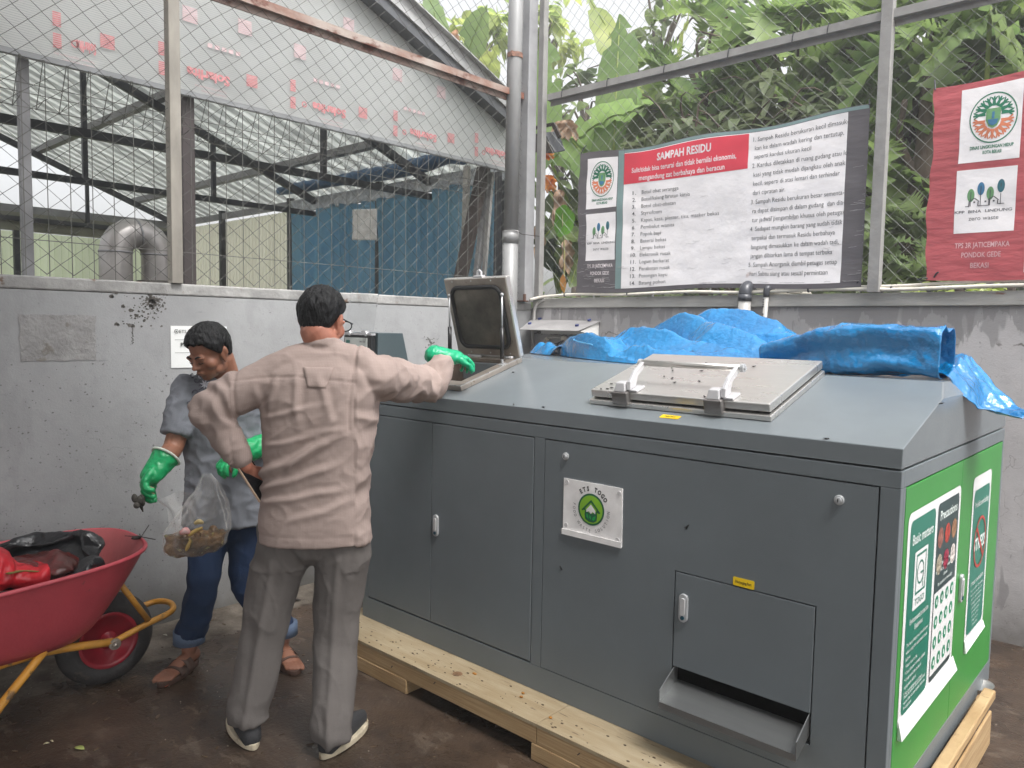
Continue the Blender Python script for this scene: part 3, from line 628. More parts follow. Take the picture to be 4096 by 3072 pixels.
M_green=mat('green_paint',rgb((56,136,60)),rough=.35,var=.05,scale=3,bump=.06,bscale=300)
M_handle=mat('satin_handle',rgb((188,190,192)),rough=.35,metal=.4,var=.04)
XR=-.594; XL=-2.974; YF=2.22; YB=3.61
mc=thing('waste_machine','large grey cabinet machine for food waste with green end doors, standing on a pallet','waste processing machine',((XL+XR)/2,(YF+YB)/2,.14))
# --- frame body: front face frame with recessed doors
b=MB()
def frontrect(x0,x1,z0,z1,y0,y1): b.box(x0,x1,y0,y1,z0,z1)
D=[(-2.925,-2.482,.247,1.130),(-2.478,-1.897,.247,1.130),(-1.841,-.650,.243,1.130)]
# solid carcass slightly behind the frame face
b.hexa([(XL+.02,YF+.03,.145),(XR-.02,YF+.03,.145),(XR-.02,YB-.02,.145),(XL+.02,YB-.02,.145),(XL+.02,YF+.03,1.18),(XR-.02,YF+.03,1.18),(XR-.02,YB-.02,1.18),(XL+.02,YB-.02,1.18)])
carc=b.build('carcass',M_gap,mc)
b=MB(); z0,z1=.140,1.181
b.box(XL,XR,YF,YF+.028,z0,.243-.003); b.box(XL,XR,YF,YF+.028,1.133,z1)
b.box(XL,-2.928,YF,YF+.028,.240,1.133); b.box(-1.894,-1.844,YF,YF+.028,.240,1.133); b.box(-.647,XR,YF,YF+.028,.240,1.133)
# side frame
b.box(XR-.028,XR,YF+.028,YB,z0,.226); b.box(XR-.028,XR,YF+.028,YB,1.133,z1); b.box(XR-.028,XR,YF+.028,2.268,.226,1.133); b.box(XR-.028,XR,3.58,YB,.226,1.133)
b.box(XL,XL+.028,YF+.028,YB,z0,z1); b.box(XL+.028,XR-.028,YB-.02,YB,z0,z1)
b.build('frame',M_gp,mc,bevel=.002)
# top cap: front band, slope, plateau, hips
def cappt():
    F=[(XL,YF),(XR,YF)]
b=MB(); zb=1.187; yk=2.60; zk=1.243+.3*(yk-YF); yr=2.745; zr=1.4005; yr2=3.42; yk2=3.28; zk2=zk; z3=1.296
def side(X,s): # s=+1 right
    xi=X-s*.035
    return [V(X,YF,zb),V(X,YF,1.243),V(X,yk,zk),V(X,yk2,zk2),V(X,YB,z3),V(X,YB,zb),V(xi,yr,zr),V(xi,yr2,zr-.003)]
R=side(XR,1); L=side(XL,-1); b.add(R+L,[(0,1,9,8),(1,2,6,14,10,9),(6,7,15,14),(7,3,4,12,11,15),(4,5,13,12),(0,5,4,3,2,1),(8,9,10,11,12,13),(2,3,7,6),(10,14,15,11),(0,8,13,5)])
capo=b.build('top_cover',M_gpt,mc,bevel=.003)
# --- doors
def slab(name,x0,x1,zz0,zz1,m,par,t=.022,y=YF-.0005,bev=.0022):
    q=MB(); q.box(x0,x1,y,y+t,zz0,zz1); return q.build(name,m,par,bevel=bev)
d1=slab('door',-2.925,-2.4835,.247,1.129,M_gp,mc); d2=slab('door',-2.4795,-1.898,.247,1.129,M_gp,mc)
# big panel, built round the discharge door opening
q=MB(); x0,x1,x2,x3=-1.840,-1.272,-.803,-.651
q.box(x0,x1,YF-.0005,YF+.022,.243,1.129); q.box(x1,x2,YF-.0005,YF+.022,.756,1.129); q.box(x2,x3,YF-.0005,YF+.022,.243,1.129); q.box(x1,x2,YF-.0005,YF+.022,.243,.335)
me=None; pn=q.build('front_panel',M_gp,mc)
bm=bmesh.new(); bm.from_mesh(pn.data); bmesh.ops.remove_doubles(bm,verts=bm.verts,dist=.0001); bmesh.ops.dissolve_limit(bm,angle_limit=.01,verts=bm.verts,edges=bm.edges); bm.to_mesh(pn.data); bm.free()
sd_=slab('discharge_door',-1.268,-.807,.430,.752,M_gp,mc)
q=MB(); q.box(-1.272,-.803,YF+.03,YF+.034,.335,.43); q.build('outlet_opening',M_gap,mc)
# chute tray
q=MB(); xa,xb=-1.262,-.812; ya,yb_=2.135,2.245
q.hexa([V(xa,ya,.335),V(xb,ya,.335),V(xb,yb_,.375),V(xa,yb_,.375),V(xa,ya,.337),V(xb,ya,.337),V(xb,yb_,.377),V(xa,yb_,.377)])
q.box(xa,xb,ya-.003,ya,.317,.338)
for xx in (xa-.003,xb): q.prism([V(xx,ya-.003,.317),V(xx,ya-.003,.376),V(xx,yb_-.02,.428),V(xx,yb_,.428),V(xx,yb_,.37)],(.003,0,0))
q.build('chute',mat('chute_metal',rgb((150,152,152)),rough=.28,metal=.8,var=.06,scale=3,stretch=(.6,6,1)),mc)
# slot handles
def handle(par,fn,h=.095,w=.032,cap=rgb((50,90,110))):
    """fn(u,v,d): local plane coords -> world"""
    q=MB(); pts=rrect(-w/2,w/2,-h/2,h/2,w*.48,6); q.prism([fn(a,c,0) for a,c in pts],fn(0,0,.010)-fn(0,0,0)); hb=q.build('handle',M_handle,par,bevel=.002)
    q=MB(); pts=rrect(-w*.27,w*.27,-h*.26,h*.36,w*.25,6); q.prism([fn(a,c,.0095) for a,c in pts],fn(0,0,.004)-fn(0,0,0)); q.build('lever',mat('lever_grey',rgb((208,208,208)),rough=.3,metal=.3),hb,bevel=.001)
    q=MB(); c=fn(0,-h*.34,.0095); ax=fn(0,0,1)-fn(0,0,0); q.lathe(c,ax,[(0,w*.22),(.004,w*.20)],n=16); q.build('lock_barrel',mat('lock_teal',rgb((40,84,100)),rough=.3,metal=.4),hb)
ff=lambda cx,cz:(lambda u,v,d:V(cx+u,YF-.001-d,cz+v))
handle(d2,ff(-2.4455,.685)); handle(sd_,ff(-1.232,.6385))
def cyl_lock(par,x,z):
    q=MB(); q.lathe((x,YF-.0005,z),(0,-1,0),[(0,.0145),(.003,.0145),(.005,.012),(.0052,.009),(.011,.0085),(.0115,.004)],n=24); o=q.build('lock',M_handle,par,smooth=False)
    q=MB(); q.box(x-.0012,x+.0012,YF-.0136,YF-.012,z-.005,z+.005); q.build('key_slot',M_gap,o)
cyl_lock(pn,-1.741,1.078); cyl_lock(pn,-.754,1.078)
# yellow tags
M_yel=mat('yellow_sticker',rgb((232,196,20)),rough=.35)
q=MB(); fy=lambda x,z:V(x,YF-.0018,z); poly(q,rrect(-1.064,-.994,.757,.784,.004),lambda x,y:fy(x,y+.0)); lb=q.build('sticker',M_yel,pn); solid(lb,.0008)
q=MB(); text(q,'Discharging Port',-1.056,-1.003,.767,.008,lambda x,y:V(x,YF-.0030,y),bold=.02); q.build('lettering',M_gap,lb)
SL=V(0,1,.3).normalized(); SN=V(0,-.3,1).normalized()
def slp(x,y,d=0): # point over the slope at world x,y (y measured along +Y), d = height normal to it
    return V(x,y,1.243+.3*(y-YF))+SN*d
q=MB(); poly(q,rrect(-1.372,-1.300,2.255,2.281,.004),lambda x,y:slp(x,y,.0012)); lb=q.build('sticker',M_yel,capo); solid(lb,.0008)
q=MB(); text(q,'Feed Port',-1.356,-1.316,2.264,.009,lambda x,y:slp(x,y,.0022),bold=.02); q.build('lettering',M_gap,lb)
# white plate with the round emblem
q=MB(); q.hexa([V(-1.745,YF-.004,.789),V(-1.482,YF-.004,.789),V(-1.482,YF-.001,.789),V(-1.745,YF-.001,.789),V(-1.745,YF-.0045,.997),V(-1.485,YF-.0045,.997),V(-1.485,YF-.001,.997),V(-1.745,YF-.001,.997)])
q.box(-1.746,-1.481,YF-.010,YF-.006,.787,.808)
plate=q.build('emblem_plate',mat('plate_white',rgb((244,241,240)),rough=.35),pn)
fp=lambda x,y:V(x,YF-.0056,y); CX,CZ=-1.617,.900
q=MB(); disc(q,CX,CZ,0,.058,lambda x,y:V(x,YF-.0052,y),n=40); q.build('emblem_ring',mat('emblem_dark',rgb((22,100,66)),rough=.4),plate)
q=MB(); disc(q,CX,CZ,0,.051,fp,n=40); q.build('emblem_disc',mat('emblem_lime',rgb((140,196,48)),rough=.4),plate)
q=MB(); f2=lambda x,y:V(CX+x,YF-.0060,CZ-.004+y)
poly(q,[(-.042,-.002),(-.038,-.006),(0,.030),(.038,-.006),(.042,-.002),(0,.040)],f2)
poly(q,[(-.026,0),(-.028,-.018),(-.024,-.034),(-.008,-.042),(.012,-.042),(.026,-.034),(.028,-.018),(.026,0),(.0,-.012)],f2)
poly(q,[(-.033,-.002),(-.024,-.002),(-.024,.006),(-.033,.0)],f2); poly(q,[(.024,-.002),(.036,-.006),(.034,.002),(.024,.006)],f2)
q.build('emblem_house',MATS['emblem_dark'],plate)
q=MB(); f3=lambda x,y:V(CX+x,YF-.0064,CZ-.004+y); poly(q,[(-.020,.002),(-.020,-.008),(-.008,-.003),(0,-.012),(.008,-.003),(.020,-.010),(.020,.002),(0,.023)],f3); q.build('emblem_window',MATS['plate_white'],plate)
q=MB(); 
for pts in ([(-.020,-.012),(-.012,-.018),(-.010,-.032),(-.018,-.026)],[(-.006,-.014),(.001,-.022),(.001,-.034),(-.006,-.026)],[(.006,-.032),(.010,-.022),(.022,-.016),(.020,-.028),(.014,-.034)]): poly(q,pts,f3)
q.build('emblem_leaf',mat('emblem_leaf',rgb((30,170,80)),rough=.4),plate)
q=MB(); arctext(q,'ETS TOGO',CX,CZ,.068,128,36,.016,fp,bold=.045); q.build('lettering',mat('print_black',rgb((30,28,30)),rough=.5),plate)
q=MB(); arctext(q,'FOOD WASTE SOLUTION',CX,CZ-.002,.070,172,362,.012,fp,inside=True,bold=.0); q.build('lettering',mat('print_grey',rgb((90,90,92)),rough=.5),plate)
q=MB()
for x,z in ((-1.729,.984),(-1.497,.978),(-1.729,.822),(-1.500,.812)): q=MB(); q.lathe((x,YF-.0046,z),(0,-1,0),[(0,.0085),(.002,.008)],n=14); q.build('mounting_pad',mat('pad_grey',rgb((206,204,204)),rough=.25),plate)
# --- green end doors
XG=XR+.0005
def sslab(name,y0,y1,zz0,zz1,m,par): q=MB(); q.box(XR-.02,XG,y0,y1,zz0,zz1); return q.build(name,m,par,bevel=.0015)
g1=sslab('green_door',2.271,2.918,.229,1.129,M_green,mc); g2=sslab('green_door',2.9205,3.576,.229,1.129,M_green,mc)
fs_=lambda cy,cz:(lambda u,v,d:V(XG+.0005+d,cy+u,cz+v))
handle(g2,fs_(2.975,.678),h=.10,w=.030)
M_stw=mat('sticker_white',rgb((226,226,226)),rough=.25,var=.02); M_std=mat('sticker_green',rgb((12,112,92)),rough=.3,var=.04); M_stb=mat('sticker_dark',rgb((26,56,58)),rough=.3); M_stt=mat('sticker_print',rgb((214,224,220)),rough=.4)
def S(l): return lambda y,z:V(XG+.0006*l+.0006,y,z)
def stk(par,name,m,pts,l): q=MB(); poly(q,pts,S(l)); o=q.build(name,m,par); return o
s1=stk(g1,'poster',M_stw,rrect(2.302,2.910,.415,1.050,.03),1)
q=MB(); q.hexa([V(XG+.002,2.305,.398),V(XG+.002,2.930,.398),V(XG+.002,2.925,.452),V(XG+.002,2.305,.452),V(XG+.016,2.300,.400),V(XG+.016,2.940,.402),V(XG+.003,2.925,.453),V(XG+.003,2.305,.453)]); q.build('curled_edge',M_stw,s1)
stk(s1,'left_column',M_std,rrect(2.328,2.592,.455,1.025,.025),2)
stk(s1,'right_column',M_stb,rrect(2.620,2.885,.455,1.028,.02),2)
q=MB(); poly(q,[(2.626,.475),(2.880,.475),(2.880,.742),(2.626,.742)],S(3)); q.build('icon_field',M_stw,s1)
q=MB()
for i in range(4):
    for j in range(4):
        cx,cy=2.659+i*.063,.512+j*.066; r=random.Random(i*4+j)
        q=MB(); disc(q,cx,cy,0,.021,S(4),n=18); ic=q.build('icon',mat('icon_green',rgb((28,128,92)),rough=.4),s1); q=MB()
        poly(q,[(cx-.008,cy-.006),(cx+.007,cy-.010),(cx+.010*r.random(),cy+.010),(cx-.006,cy+.008)],S(5)); q.build('icon_sign',M_stt,ic)
fc=[rgb((150,96,84)),rgb((170,60,50)),rgb((150,110,80)),rgb((170,160,140)),rgb((160,40,70)),rgb((206,196,190))]
for k in range(6):
    cx=2.665+(k%3)*.085; cy=.915-(k//3)*.085; q=MB(); disc(q,cx,cy,0,.033,S(3),n=20); q.build('food_picture',mat('food_%d'%k,fc[k],rough=.5,var=.35,scale=60),s1)
q=MB(); text(q,'Precautions',2.650,2.862,.972,.030,S(3),bold=.02)
for i,l in enumerate(('Bones, eggshells, seashells, metals','bags, plastic and disposables are not','allowed','Pay attention to food safety')): text(q,l,2.752-.0032*len(l),2.752+.0032*len(l),.825-i*.022,.011,S(3))
text(q,'Basic matters',2.352,2.570,.952,.030,S(3),bold=.02)
text(q,'Environmental protection',2.365,2.560,.716,.017,S(3)); text(q,'Equipment',2.420,2.505,.690,.017,S(3))
for i,(l,w_) in enumerate((('The basic things you should know',.225),('when using this equipment are as',.22),('follows:',.05),('● Know how to use'.replace('●','*'),.12),('* Don\'t throw in strange objects',.21),('* Understand the cause of',.17),('  equipment failure',.12),('* No inconvenience to others',.19))): text(q,l.strip(),2.345,2.345+w_,.655-i*.0205,.011,S(3))
for i,(l,w_) in enumerate((('Please be sure to discard your food',.22),('waste after you are familiar with the',.22),('Precautions',.08))): text(q,l,2.348,2.348+w_,.502-i*.0165,.010,S(3))
q.build('lettering',M_stt,s1)
q=MB(); poly(q,[(2.385,.752),(2.520,.752),(2.520,.925),(2.385,.925)],S(3)); q.build('logo_field',M_stw,s1)
q=MB(); o_=S(4)
for a,b2,c,d in ((2.402,2.504,.908,.915),(2.402,2.504,.795,.802),(2.402,2.408,.802,.908),(2.498,2.504,.802,.908)): rect(q,a,b2,c,d,o_)
disc(q,2.450,.856,.030,.036,o_,n=28); rect(q,2.450,2.480,.850,.856,o_); rect(q,2.476,2.482,.805,.856,o_); text(q,'TOGO',2.405,2.500,.763,.020,o_,bold=.01)
q.build('logo',M_std,s1)
s2=stk(g2,'poster',M_stw,rrect(3.092,3.395,.430,1.045,.025),1)
q=MB(); q.hexa([V(XG+.002,3.094,.408),V(XG+.002,3.39,.425),V(XG+.002,3.39,.45),V(XG+.002,3.094,.45),V(XG+.010,3.092,.408),V(XG+.012,3.39,.427),V(XG+.003,3.39,.451),V(XG+.003,3.094,.451)]); q.build('curled_edge',M_stw,s2)
stk(s2,'column_field',M_std,rrect(3.115,3.372,.462,.995,.025),2)
q=MB(); text(q,'Prohibit overloading',3.135,3.355,.930,.022,S(3)); text(q,'STRESS',3.150,3.340,.765,.045,S(3),bold=.03); text(q,'STRESS FORBIDDEN',3.140,3.345,.640,.013,S(3))
for i in range(9): text(q,('We rule to 200 - 300 kilograms','feed of kitchen waste, please do not','overload or press the material into','the feeding inlet. Overloading can','cause equipment damage,','abnormal operation','of the machine,','please contact us','thank you')[i],3.244-(.1-.007*i),3.244+(.1-.007*i),.617-i*.0172,.008,S(3))
q.build('lettering',M_stt,s2)
q=MB(); disc(q,3.244,.790,.086,.097,S(5),n=40,sx=1)
q.add([S(5)(3.244+x,.790+y) for x,y in ((-.068,.058),(-.058,.068),(.068,-.058),(.058,-.068))],[(0,1,2,3)]); q.build('prohibition_ring',mat('ring_red',rgb((176,56,48)),rough=.4),s2)
# --- hatches on the slope
def lbox(q,x0,x1,y0,y1,d0,d1): q.hexa([slp(x0,y0,d0),slp(x1,y0,d0),slp(x1,y1,d0),slp(x0,y1,d0),slp(x0,y0,d1),slp(x1,y0,d1),slp(x1,y1,d1),slp(x0,y1,d1)])
q=MB(); lbox(q,-1.703,-1.001,2.308,2.742,.0005,.020); hf=q.build('hatch_frame',M_steel,mc,bevel=.003)
q=MB(); lbox(q,-1.690,-1.010,2.325,2.735,.022,.027); q.build('seal',M_gap,hf)
q=MB(); lbox(q,-1.697,-1.006,2.318,2.742,.0275,.056); lid=q.build('hatch_lid',M_steel,mc,bevel=.004)
# clamps + handle bar
M_cast=mat('cast_white_metal',rgb((205,204,206)),rough=.35,metal=.45,var=.05)
for x in (-1.555,-1.190):
    q=MB(); lbox(q,x-.035,x+.030,2.296,2.330,.012,.062); cl=q.build('clamp_block',mat('clamp_steel',rgb((140,136,134)),rough=.35,metal=.6),lid,bevel=.004)
    q=MB(); q.prism([slp(x-.026,2.300,.062),slp(x+.022,2.300,.062),slp(x+.018,2.312,.092),slp(x-.018,2.312,.092)],SL*.03)
    lbox(q,x+.026,x+.062,2.318,2.372,.0565,.066)
    q.prism([slp(x+.022,2.312,.066),slp(x+.022,2.350,.066),slp(x+.022,2.372,.100),slp(x+.022,2.430,.118),slp(x+.022,2.436,.134),slp(x+.022,2.420,.138),slp(x+.022,2.358,.120),slp(x+.022,2.322,.094)],(.016,0,0))
    q.build('lever_arm',M_cast,cl,bevel=.003)
q=MB(); a=slp(-1.535,2.426,.130); c=slp(-1.145,2.426,.130); q.tube([a,c],.011,n=20); hb=q.build('handle_bar',M_steel,lid,smooth=True)
q=MB(); q.tube([c-V(.002,0,0),c+V(.010,0,0)],.0145,n=18); q.tube([c+V(.010,0,0),c+V(.016,0,0)],.007,n=6); q.tube([a+V(.002,0,0),a-V(.008,0,0)],.0145,n=18); q.build('bolt',M_handle,hb)
# open hatch at the left
q=MB(); x0,x1,y0,y1=-2.815,-2.392,2.308,2.703; wI=.062
lbox(q,x0,x1,y0,y0+wI,.0005,.022); lbox(q,x0,x1,y1-.035,y1,.0005,.022); lbox(q,x0,x0+wI,y0+wI,y1-.035,.0005,.022); lbox(q,x1-wI,x1,y0+wI,y1-.035,.0005,.022)
of=q.build('hatch_frame',M_steeld,mc,bevel=.003)
q=MB(); 
for (a0,a1,c0,c1) in ((x0,x1,y0,y0+.006),(x0,x1,y1-.006,y1),(x0,x0+.006,y0+.006,y1-.006),(x1-.006,x1,y0+.006,y1-.006)): lbox(q,a0+.0002,a1-.0002,c0+.0002,c1-.0002,.0222,.026)
q.build('frame_lip',M_steel,of)
hx0,hx1,hy0,hy1=x0+wI,x1-wI,y0+wI,y1-.035
q=MB(); P=[slp(hx0,hy0,.004),slp(hx1,hy0,.004),slp(hx1,hy1,.004),slp(hx0,hy1,.004)]; Bm=[V(hx0+.02,hy0+.02,1.04),V(hx1-.02,hy0+.02,1.04),V(hx1-.02,hy1-.02,1.04),V(hx0+.02,hy1-.02,1.04)]
q.add(P+Bm,[(0,1,5,4),(1,2,6,5),(2,3,7,6),(3,0,4,7),(4,5,6,7)]); q2=MB(); q2.add([slp(hx0,hy0,.03),slp(hx1,hy0,.03),slp(hx1,hy1,.03),slp(hx0,hy1,.03)]+[V(hx0,hy0,1.03),V(hx1,hy0,1.03),V(hx1,hy1,1.03),V(hx0,hy1,1.03)],[(3,2,1,0),(4,5,6,7),(0,1,5,4),(1,2,6,5),(2,3,7,6),(3,0,4,7)]); cut(capo,q2); cut(carc,q2)
chute_in=q.build('feed_chute',mat('chute_inside',rgb((96,84,74)),rough=.5,metal=.4,var=.25,scale=10),of)
# open lid standing square to the slope
hx=slp(0,2.690,.028); up=SN; fwd=-SL
LW0,LW1=-2.806,-2.391; LH=.385; TH=.030
def lp(x,h,d): return V(x,hx.y,hx.z)+up*h+SL*d   # d>0 behind
q=MB()
def lb2(q,xa,xb,ha,hb,da,db): q.hexa([lp(xa,ha,da),lp(xb,ha,da),lp(xb,ha,db),lp(xa,ha,db),lp(xa,hb,da),lp(xb,hb,da),lp(xb,hb,db),lp(xa,hb,db)])
lb2(q,LW0,LW1,.0,LH,.004,.032); olid=q.build('open_lid',M_steel,mc,bevel=.004)
q=MB(); lb2(q,LW0+.004,LW1-.004,.004,LH-.004,.0,.0038); q.build('inner_rim',M_steeld,olid,bevel=.002)
# black gasket loop + recessed inner sheet
def rr3(m,rad,d): return [lp(LW0+LW1-px if False else px,pz,d) for px,pz in rrect(LW0+m,LW1-m,.028+m*.4,LH-m,rad,6)]
lo=rr3(.045,.045,-.003); q=MB(); q.tube(lo+[lo[0],lo[1]],.011,n=8,cap=False); q.build('gasket',mat('black_rubber',rgb((28,28,30)),rough=.6),olid,smooth=True)
q=MB(); q.prism(rr3(.052,.04,-.0015),SL*-.0015); q.build('inner_sheet',mat('inner_sheet',rgb((120,114,104)),rough=.3,metal=.65,var=.22,scale=9,spot=rgb((70,60,50)),spotscale=60,spotamt=.33),olid)
q=MB()
for x in (LW0+.06,LW0+.19,LW0+.32):
    q.lathe(lp(x,LH-.015,0),-SL,[(0,.004),(.003,.003)],n=8); q.lathe(lp(x+.04,.016,0),-SL,[(0,.004),(.003,.003)],n=8)
q.build('screw',M_handle,olid)
c=lp(-2.575,LH,.02); q=MB(); lb2(q,-2.605,-2.545,LH,LH+.006,.006,.030); q.tube([c+V(-.012,0,.005),c+V(-.010,0,.026),c+V(.0,0,.030),c+V(.012,0,.022),c+V(.012,0,.005)],.006,n=8); q.build('lid_latch',M_cast,olid)
for (xa,xb) in ((-2.73,-2.64),(-2.49,-2.43)):
    q=MB(); q.tube([V(xa,hx.y-.004,hx.z-.004),V(xb,hx.y-.004,hx.z-.004)],.007,n=12); q.build('hinge',M_cast,olid,smooth=True)
for x,hh in ((LW0+.035,.305),(LW1-.028,.305)):
    top=lp(x,hh,-.012); bot=slp(x,2.60,.030); m_=bot+(top-bot)*.52
    q=MB(); q.tube([bot,bot+(top-bot)*.06],.006,n=8); q.tube([bot+(top-bot)*.50,top],.0045,n=12); st=q.build('gas_strut',M_handle,mc,smooth=True)
    q=MB(); q.tube([bot+(top-bot)*.06,m_],.0095,n=16); q.build('strut_cylinder',mat('strut_black',rgb((26,26,28)),rough=.3),st,smooth=True)
    q=MB(); q.ell(top,.009,.009,.009,n=10,m=6); lbox(q,x-.012,x+.012,2.585,2.615,.0222,.026); q.build('ball_joint',M_handle,st)
# orange scrap seen inside the chute
q=MB(); q.limb([V(-2.50,2.42,1.235),V(-2.495,2.424,1.27)],[.006,.004],n=8,smooth=2); tag(q.build('food_scrap',mat('orange_scrap',rgb((220,120,50)),rough=.6),smooth=True),'small orange food scrap inside the open feed hatch','food scrap')
# --- control cabinet at the left end
cb=thing('control_panel','dark grey control cabinet with touch screen, left of the open hatch','control panel',(-3.1,2.4,1.2))
cy0,cy1=2.300,2.462
b=MB(); b.prism([V(-2.976,cy0,1.03),V(-2.976,cy0+.008,1.512),V(-2.976,cy1,1.512),V(-2.976,cy1+.05,1.32),V(-2.976,cy1+.05,1.03)],(-.235,0,0)); b.build('housing',mat('cabinet_grey',rgb((72,84,88)),rough=.4,var=.03,bump=.06,bscale=300),cb,bevel=.003)
b=MB(); b.box(-3.205,-2.985,cy0-.028,cy0+.003,1.18,1.500); b.build('screen_frame',mat('black_plastic',rgb((34,36,38)),rough=.35),cb,bevel=.006)
b=MB(); b.box(-3.190,-3.012,cy0-.031,cy0-.0285,1.22,1.487); b.build('bezel',mat('bezel_grey',rgb((196,200,196)),rough=.4),cb)
b=MB(); b.box(-3.176,-3.024,cy0-.0325,cy0-.0315,1.30,1.435); b.build('screen',mat('screen_green',rgb((60,150,104)),rough=.15),cb)
b=MB(); f5=lambda x,z:V(x,cy0-.0335,z); rect(b,-3.172,-3.028,1.424,1.427,f5)
for i,x in enumerate((-3.160,-3.122)): disc(b,x,1.395,0,.009,f5,n=5)
b.build('screen_icon',M_gap,cb)
b=MB(); 
for i in range(6): rect(b,-3.095+.028*(i%3),-3.083+.028*(i%3),1.398-.014*(i//3),1.404-.014*(i//3),f5)
b.build('screen_text',M_stt,cb)
b=MB(); f6=lambda x,z:V(x,cy0-.0318,z); text(b,'SMART LINE',-3.070,-3.026,1.464,.009,f6); b.build('lettering',mat('print_grey2',rgb((110,110,110)),rough=.5),cb)
b=MB(); rect(b,-3.180,-3.148,1.460,1.474,f6); b.build('badge',mat('badge_teal',rgb((60,120,110)),rough=.4),cb)
b=MB(); f7=lambda x,z:V(-3.022+(z-1.36)*0+(-(x))*0,0,0)
v_,f_=glyphs('TOUCH',.02); a_=max(p[0] for p in v_); b.add([V(-3.0205+p[1]/.7*.012,cy0-.0318,1.43-p[0]/a_*.09) for p in v_],f_); b.build('lettering',mat('print_black2',rgb((40,40,42)),rough=.5),cb)
b=MB(); b.box(-3.21,-2.98,cy0-.030,cy0-.004,1.500,1.510)
for x in (-3.165,-3.035): b.box(x-.02,x+.012,cy0-.034,cy0-.008,1.510,1.522); b.lathe((x+.022,cy0-.036,1.508),(0,-1,0),[(0,.012),(.006,.010)],n=14)
b.build('cover_hinge',M_cast,cb)
gm=bpy.data.materials.new('clear_cover'); gm.use_nodes=True; gb=gm.node_tree.nodes['Principled BSDF']; gb.inputs['Transmission Weight'].default_value=1; gb.inputs['Roughness'].default_value=.08; gb.inputs['IOR'].default_value=1.05; gb.inputs['Base Color'].default_value=(.93,.94,.94,1); gb.inputs['Specular IOR Level'].default_value=.5
b=MB(); b.hexa([V(-3.208,cy0-.02,1.522),V(-2.985,cy0-.02,1.522),V(-2.985,cy0-.010,1.522),V(-3.208,cy0-.010,1.522),V(-3.208,cy0+.02,1.73),V(-2.985,cy0+.02,1.73),V(-2.985,cy0+.022,1.73),V(-3.208,cy0+.022,1.73)]); b.build('clear_cover',gm,cb)
# small foot of the machine
b=MB(); 
for x in (XL+.06,-1.8,XR-.08): b.box(x,x+.09,YF+.10,YF+.19,.1405,.1455)
b.build('foot',M_gap,mc)
# --- flies resting on machine, lid and tarp
fp_=[]
fm=mat('fly',(.012,.012,.012),rough=.5)
def fly(p,n_,g,lab,sc=1.0):
    q=MB(); a=random.uniform(0,6.28); x,y,z=frame(n_); d=x*math.cos(a)+y*math.sin(a); s_=z.cross(d)
    q.ell(p+z*.0022,.0042*sc,.0022*sc,.002*sc,ax=(d,s_,z),n=8,m=5); q.ell(p+z*.0025+d*.005*sc,.0017*sc,.0019*sc,.0017*sc,ax=(d,s_,z),n=6,m=4)
    for s in (-1,1): q.add([p+z*.004+d*.002*sc,p+z*.0035-d*.0055*sc+s_*(.0035*s*sc),p+z*.003-d*.0065*sc+s_*(.001*s*sc)],[(0,1,2)])
    return tag(q.build('fly',fm),lab,'fly',g)
z3=lambda x,y:(2000+x*.4973,1150+y*.4973)
def onlid(x,y):
    p=onp(x,y,slp(0,2.5,.0565),SN); return p
for x,y in ((895,778),(813,820),(863,818),(897,810),(1275,632),(1382,648),(1390,672),(1500,640),(1445,610),(1692,631),(1622,674),(1320,720),(1385,733),(1404,767),(1604,757),(1645,881),(1660,612),(2040,638)):
    fly(onlid(*z3(x,y)),SN,'flies on the steel lid','small black fly resting on the closed steel hatch lid',1.15)
for x,y in ((3767,1616),(3305,1757),(2055,1620),(2175,1630),(2052,1490)):
    p=onp(x,y,slp(0,2.5,.0),SN); fly(p,SN,'flies on the grey top','small black fly on the sloping grey machine top',1.3)
fly(V(-1.231,YF-.001,.910),V(0,-1,0),None,'black fly on the grey front panel, right of the white plate',1.5)
fly(V(-1.750,YF-.001,.654),V(0,-1,0),None,'black fly low on the grey front panel, below the white plate',1.4)
# ================================================================== PALLET
M_ply=mat('plywood_top',rgb((168,154,128)),rough=.75,col2=rgb((146,128,98)),scale=5,stretch=(.7,5,1),spot=rgb((104,86,64)),spotscale=14,spotamt=.40,bump=.25,bscale=30)
M_edge=mat('laminated_wood_edge',rgb((180,154,116)),rough=.75,col2=rgb((146,116,78)),scale=10,stretch=(.35,.35,14),spot=rgb((92,66,42)),spotscale=14,spotamt=.36,bump=.3,bscale=30)
pt=thing('pallet','long laminated wood pallet under the grey machine','pallet',(-1.8,2.9,0))
b=MB(); b.box(-3.06,-1.70,2.03,2.62,.127,.1395); b.box(-1.698,-.535,2.03,2.62,.127,.1395); b.box(-3.06,-.62,3.1,3.66,.127,.1395); b.build('deck_board',M_ply,pt)
b=MB(); b.box(-3.06,-1.70,2.031,2.09,.062,.1265); b.box(-1.698,-.536,2.031,2.09,.062,.1265)
b.box(-3.06,-.62,2.86,2.92,.062,.1265); b.box(-3.06,-.62,3.60,3.658,.062,.1265); b.build('runner',M_edge,pt,bevel=.003)
for x0_,x1_ in ((-2.98,-2.415),(-1.72,-1.50),(-.80,-.62)):
    for y0_ in (2.028,2.86,3.56): b=MB(); b.box(x0_,x1_,y0_,y0_+.10,.001,.0618); b.build('block',M_edge,pt,bevel=.003)
b=MB(); b.box(-.578,-.536,2.05,3.42,.1402,.176); b.build('side_rail',M_edge,pt,bevel=.006)
b=MB(); b.box(-.533,-.523,2.05,3.28,.02,.15); b.build('side_board',M_edge,pt,bevel=.003)
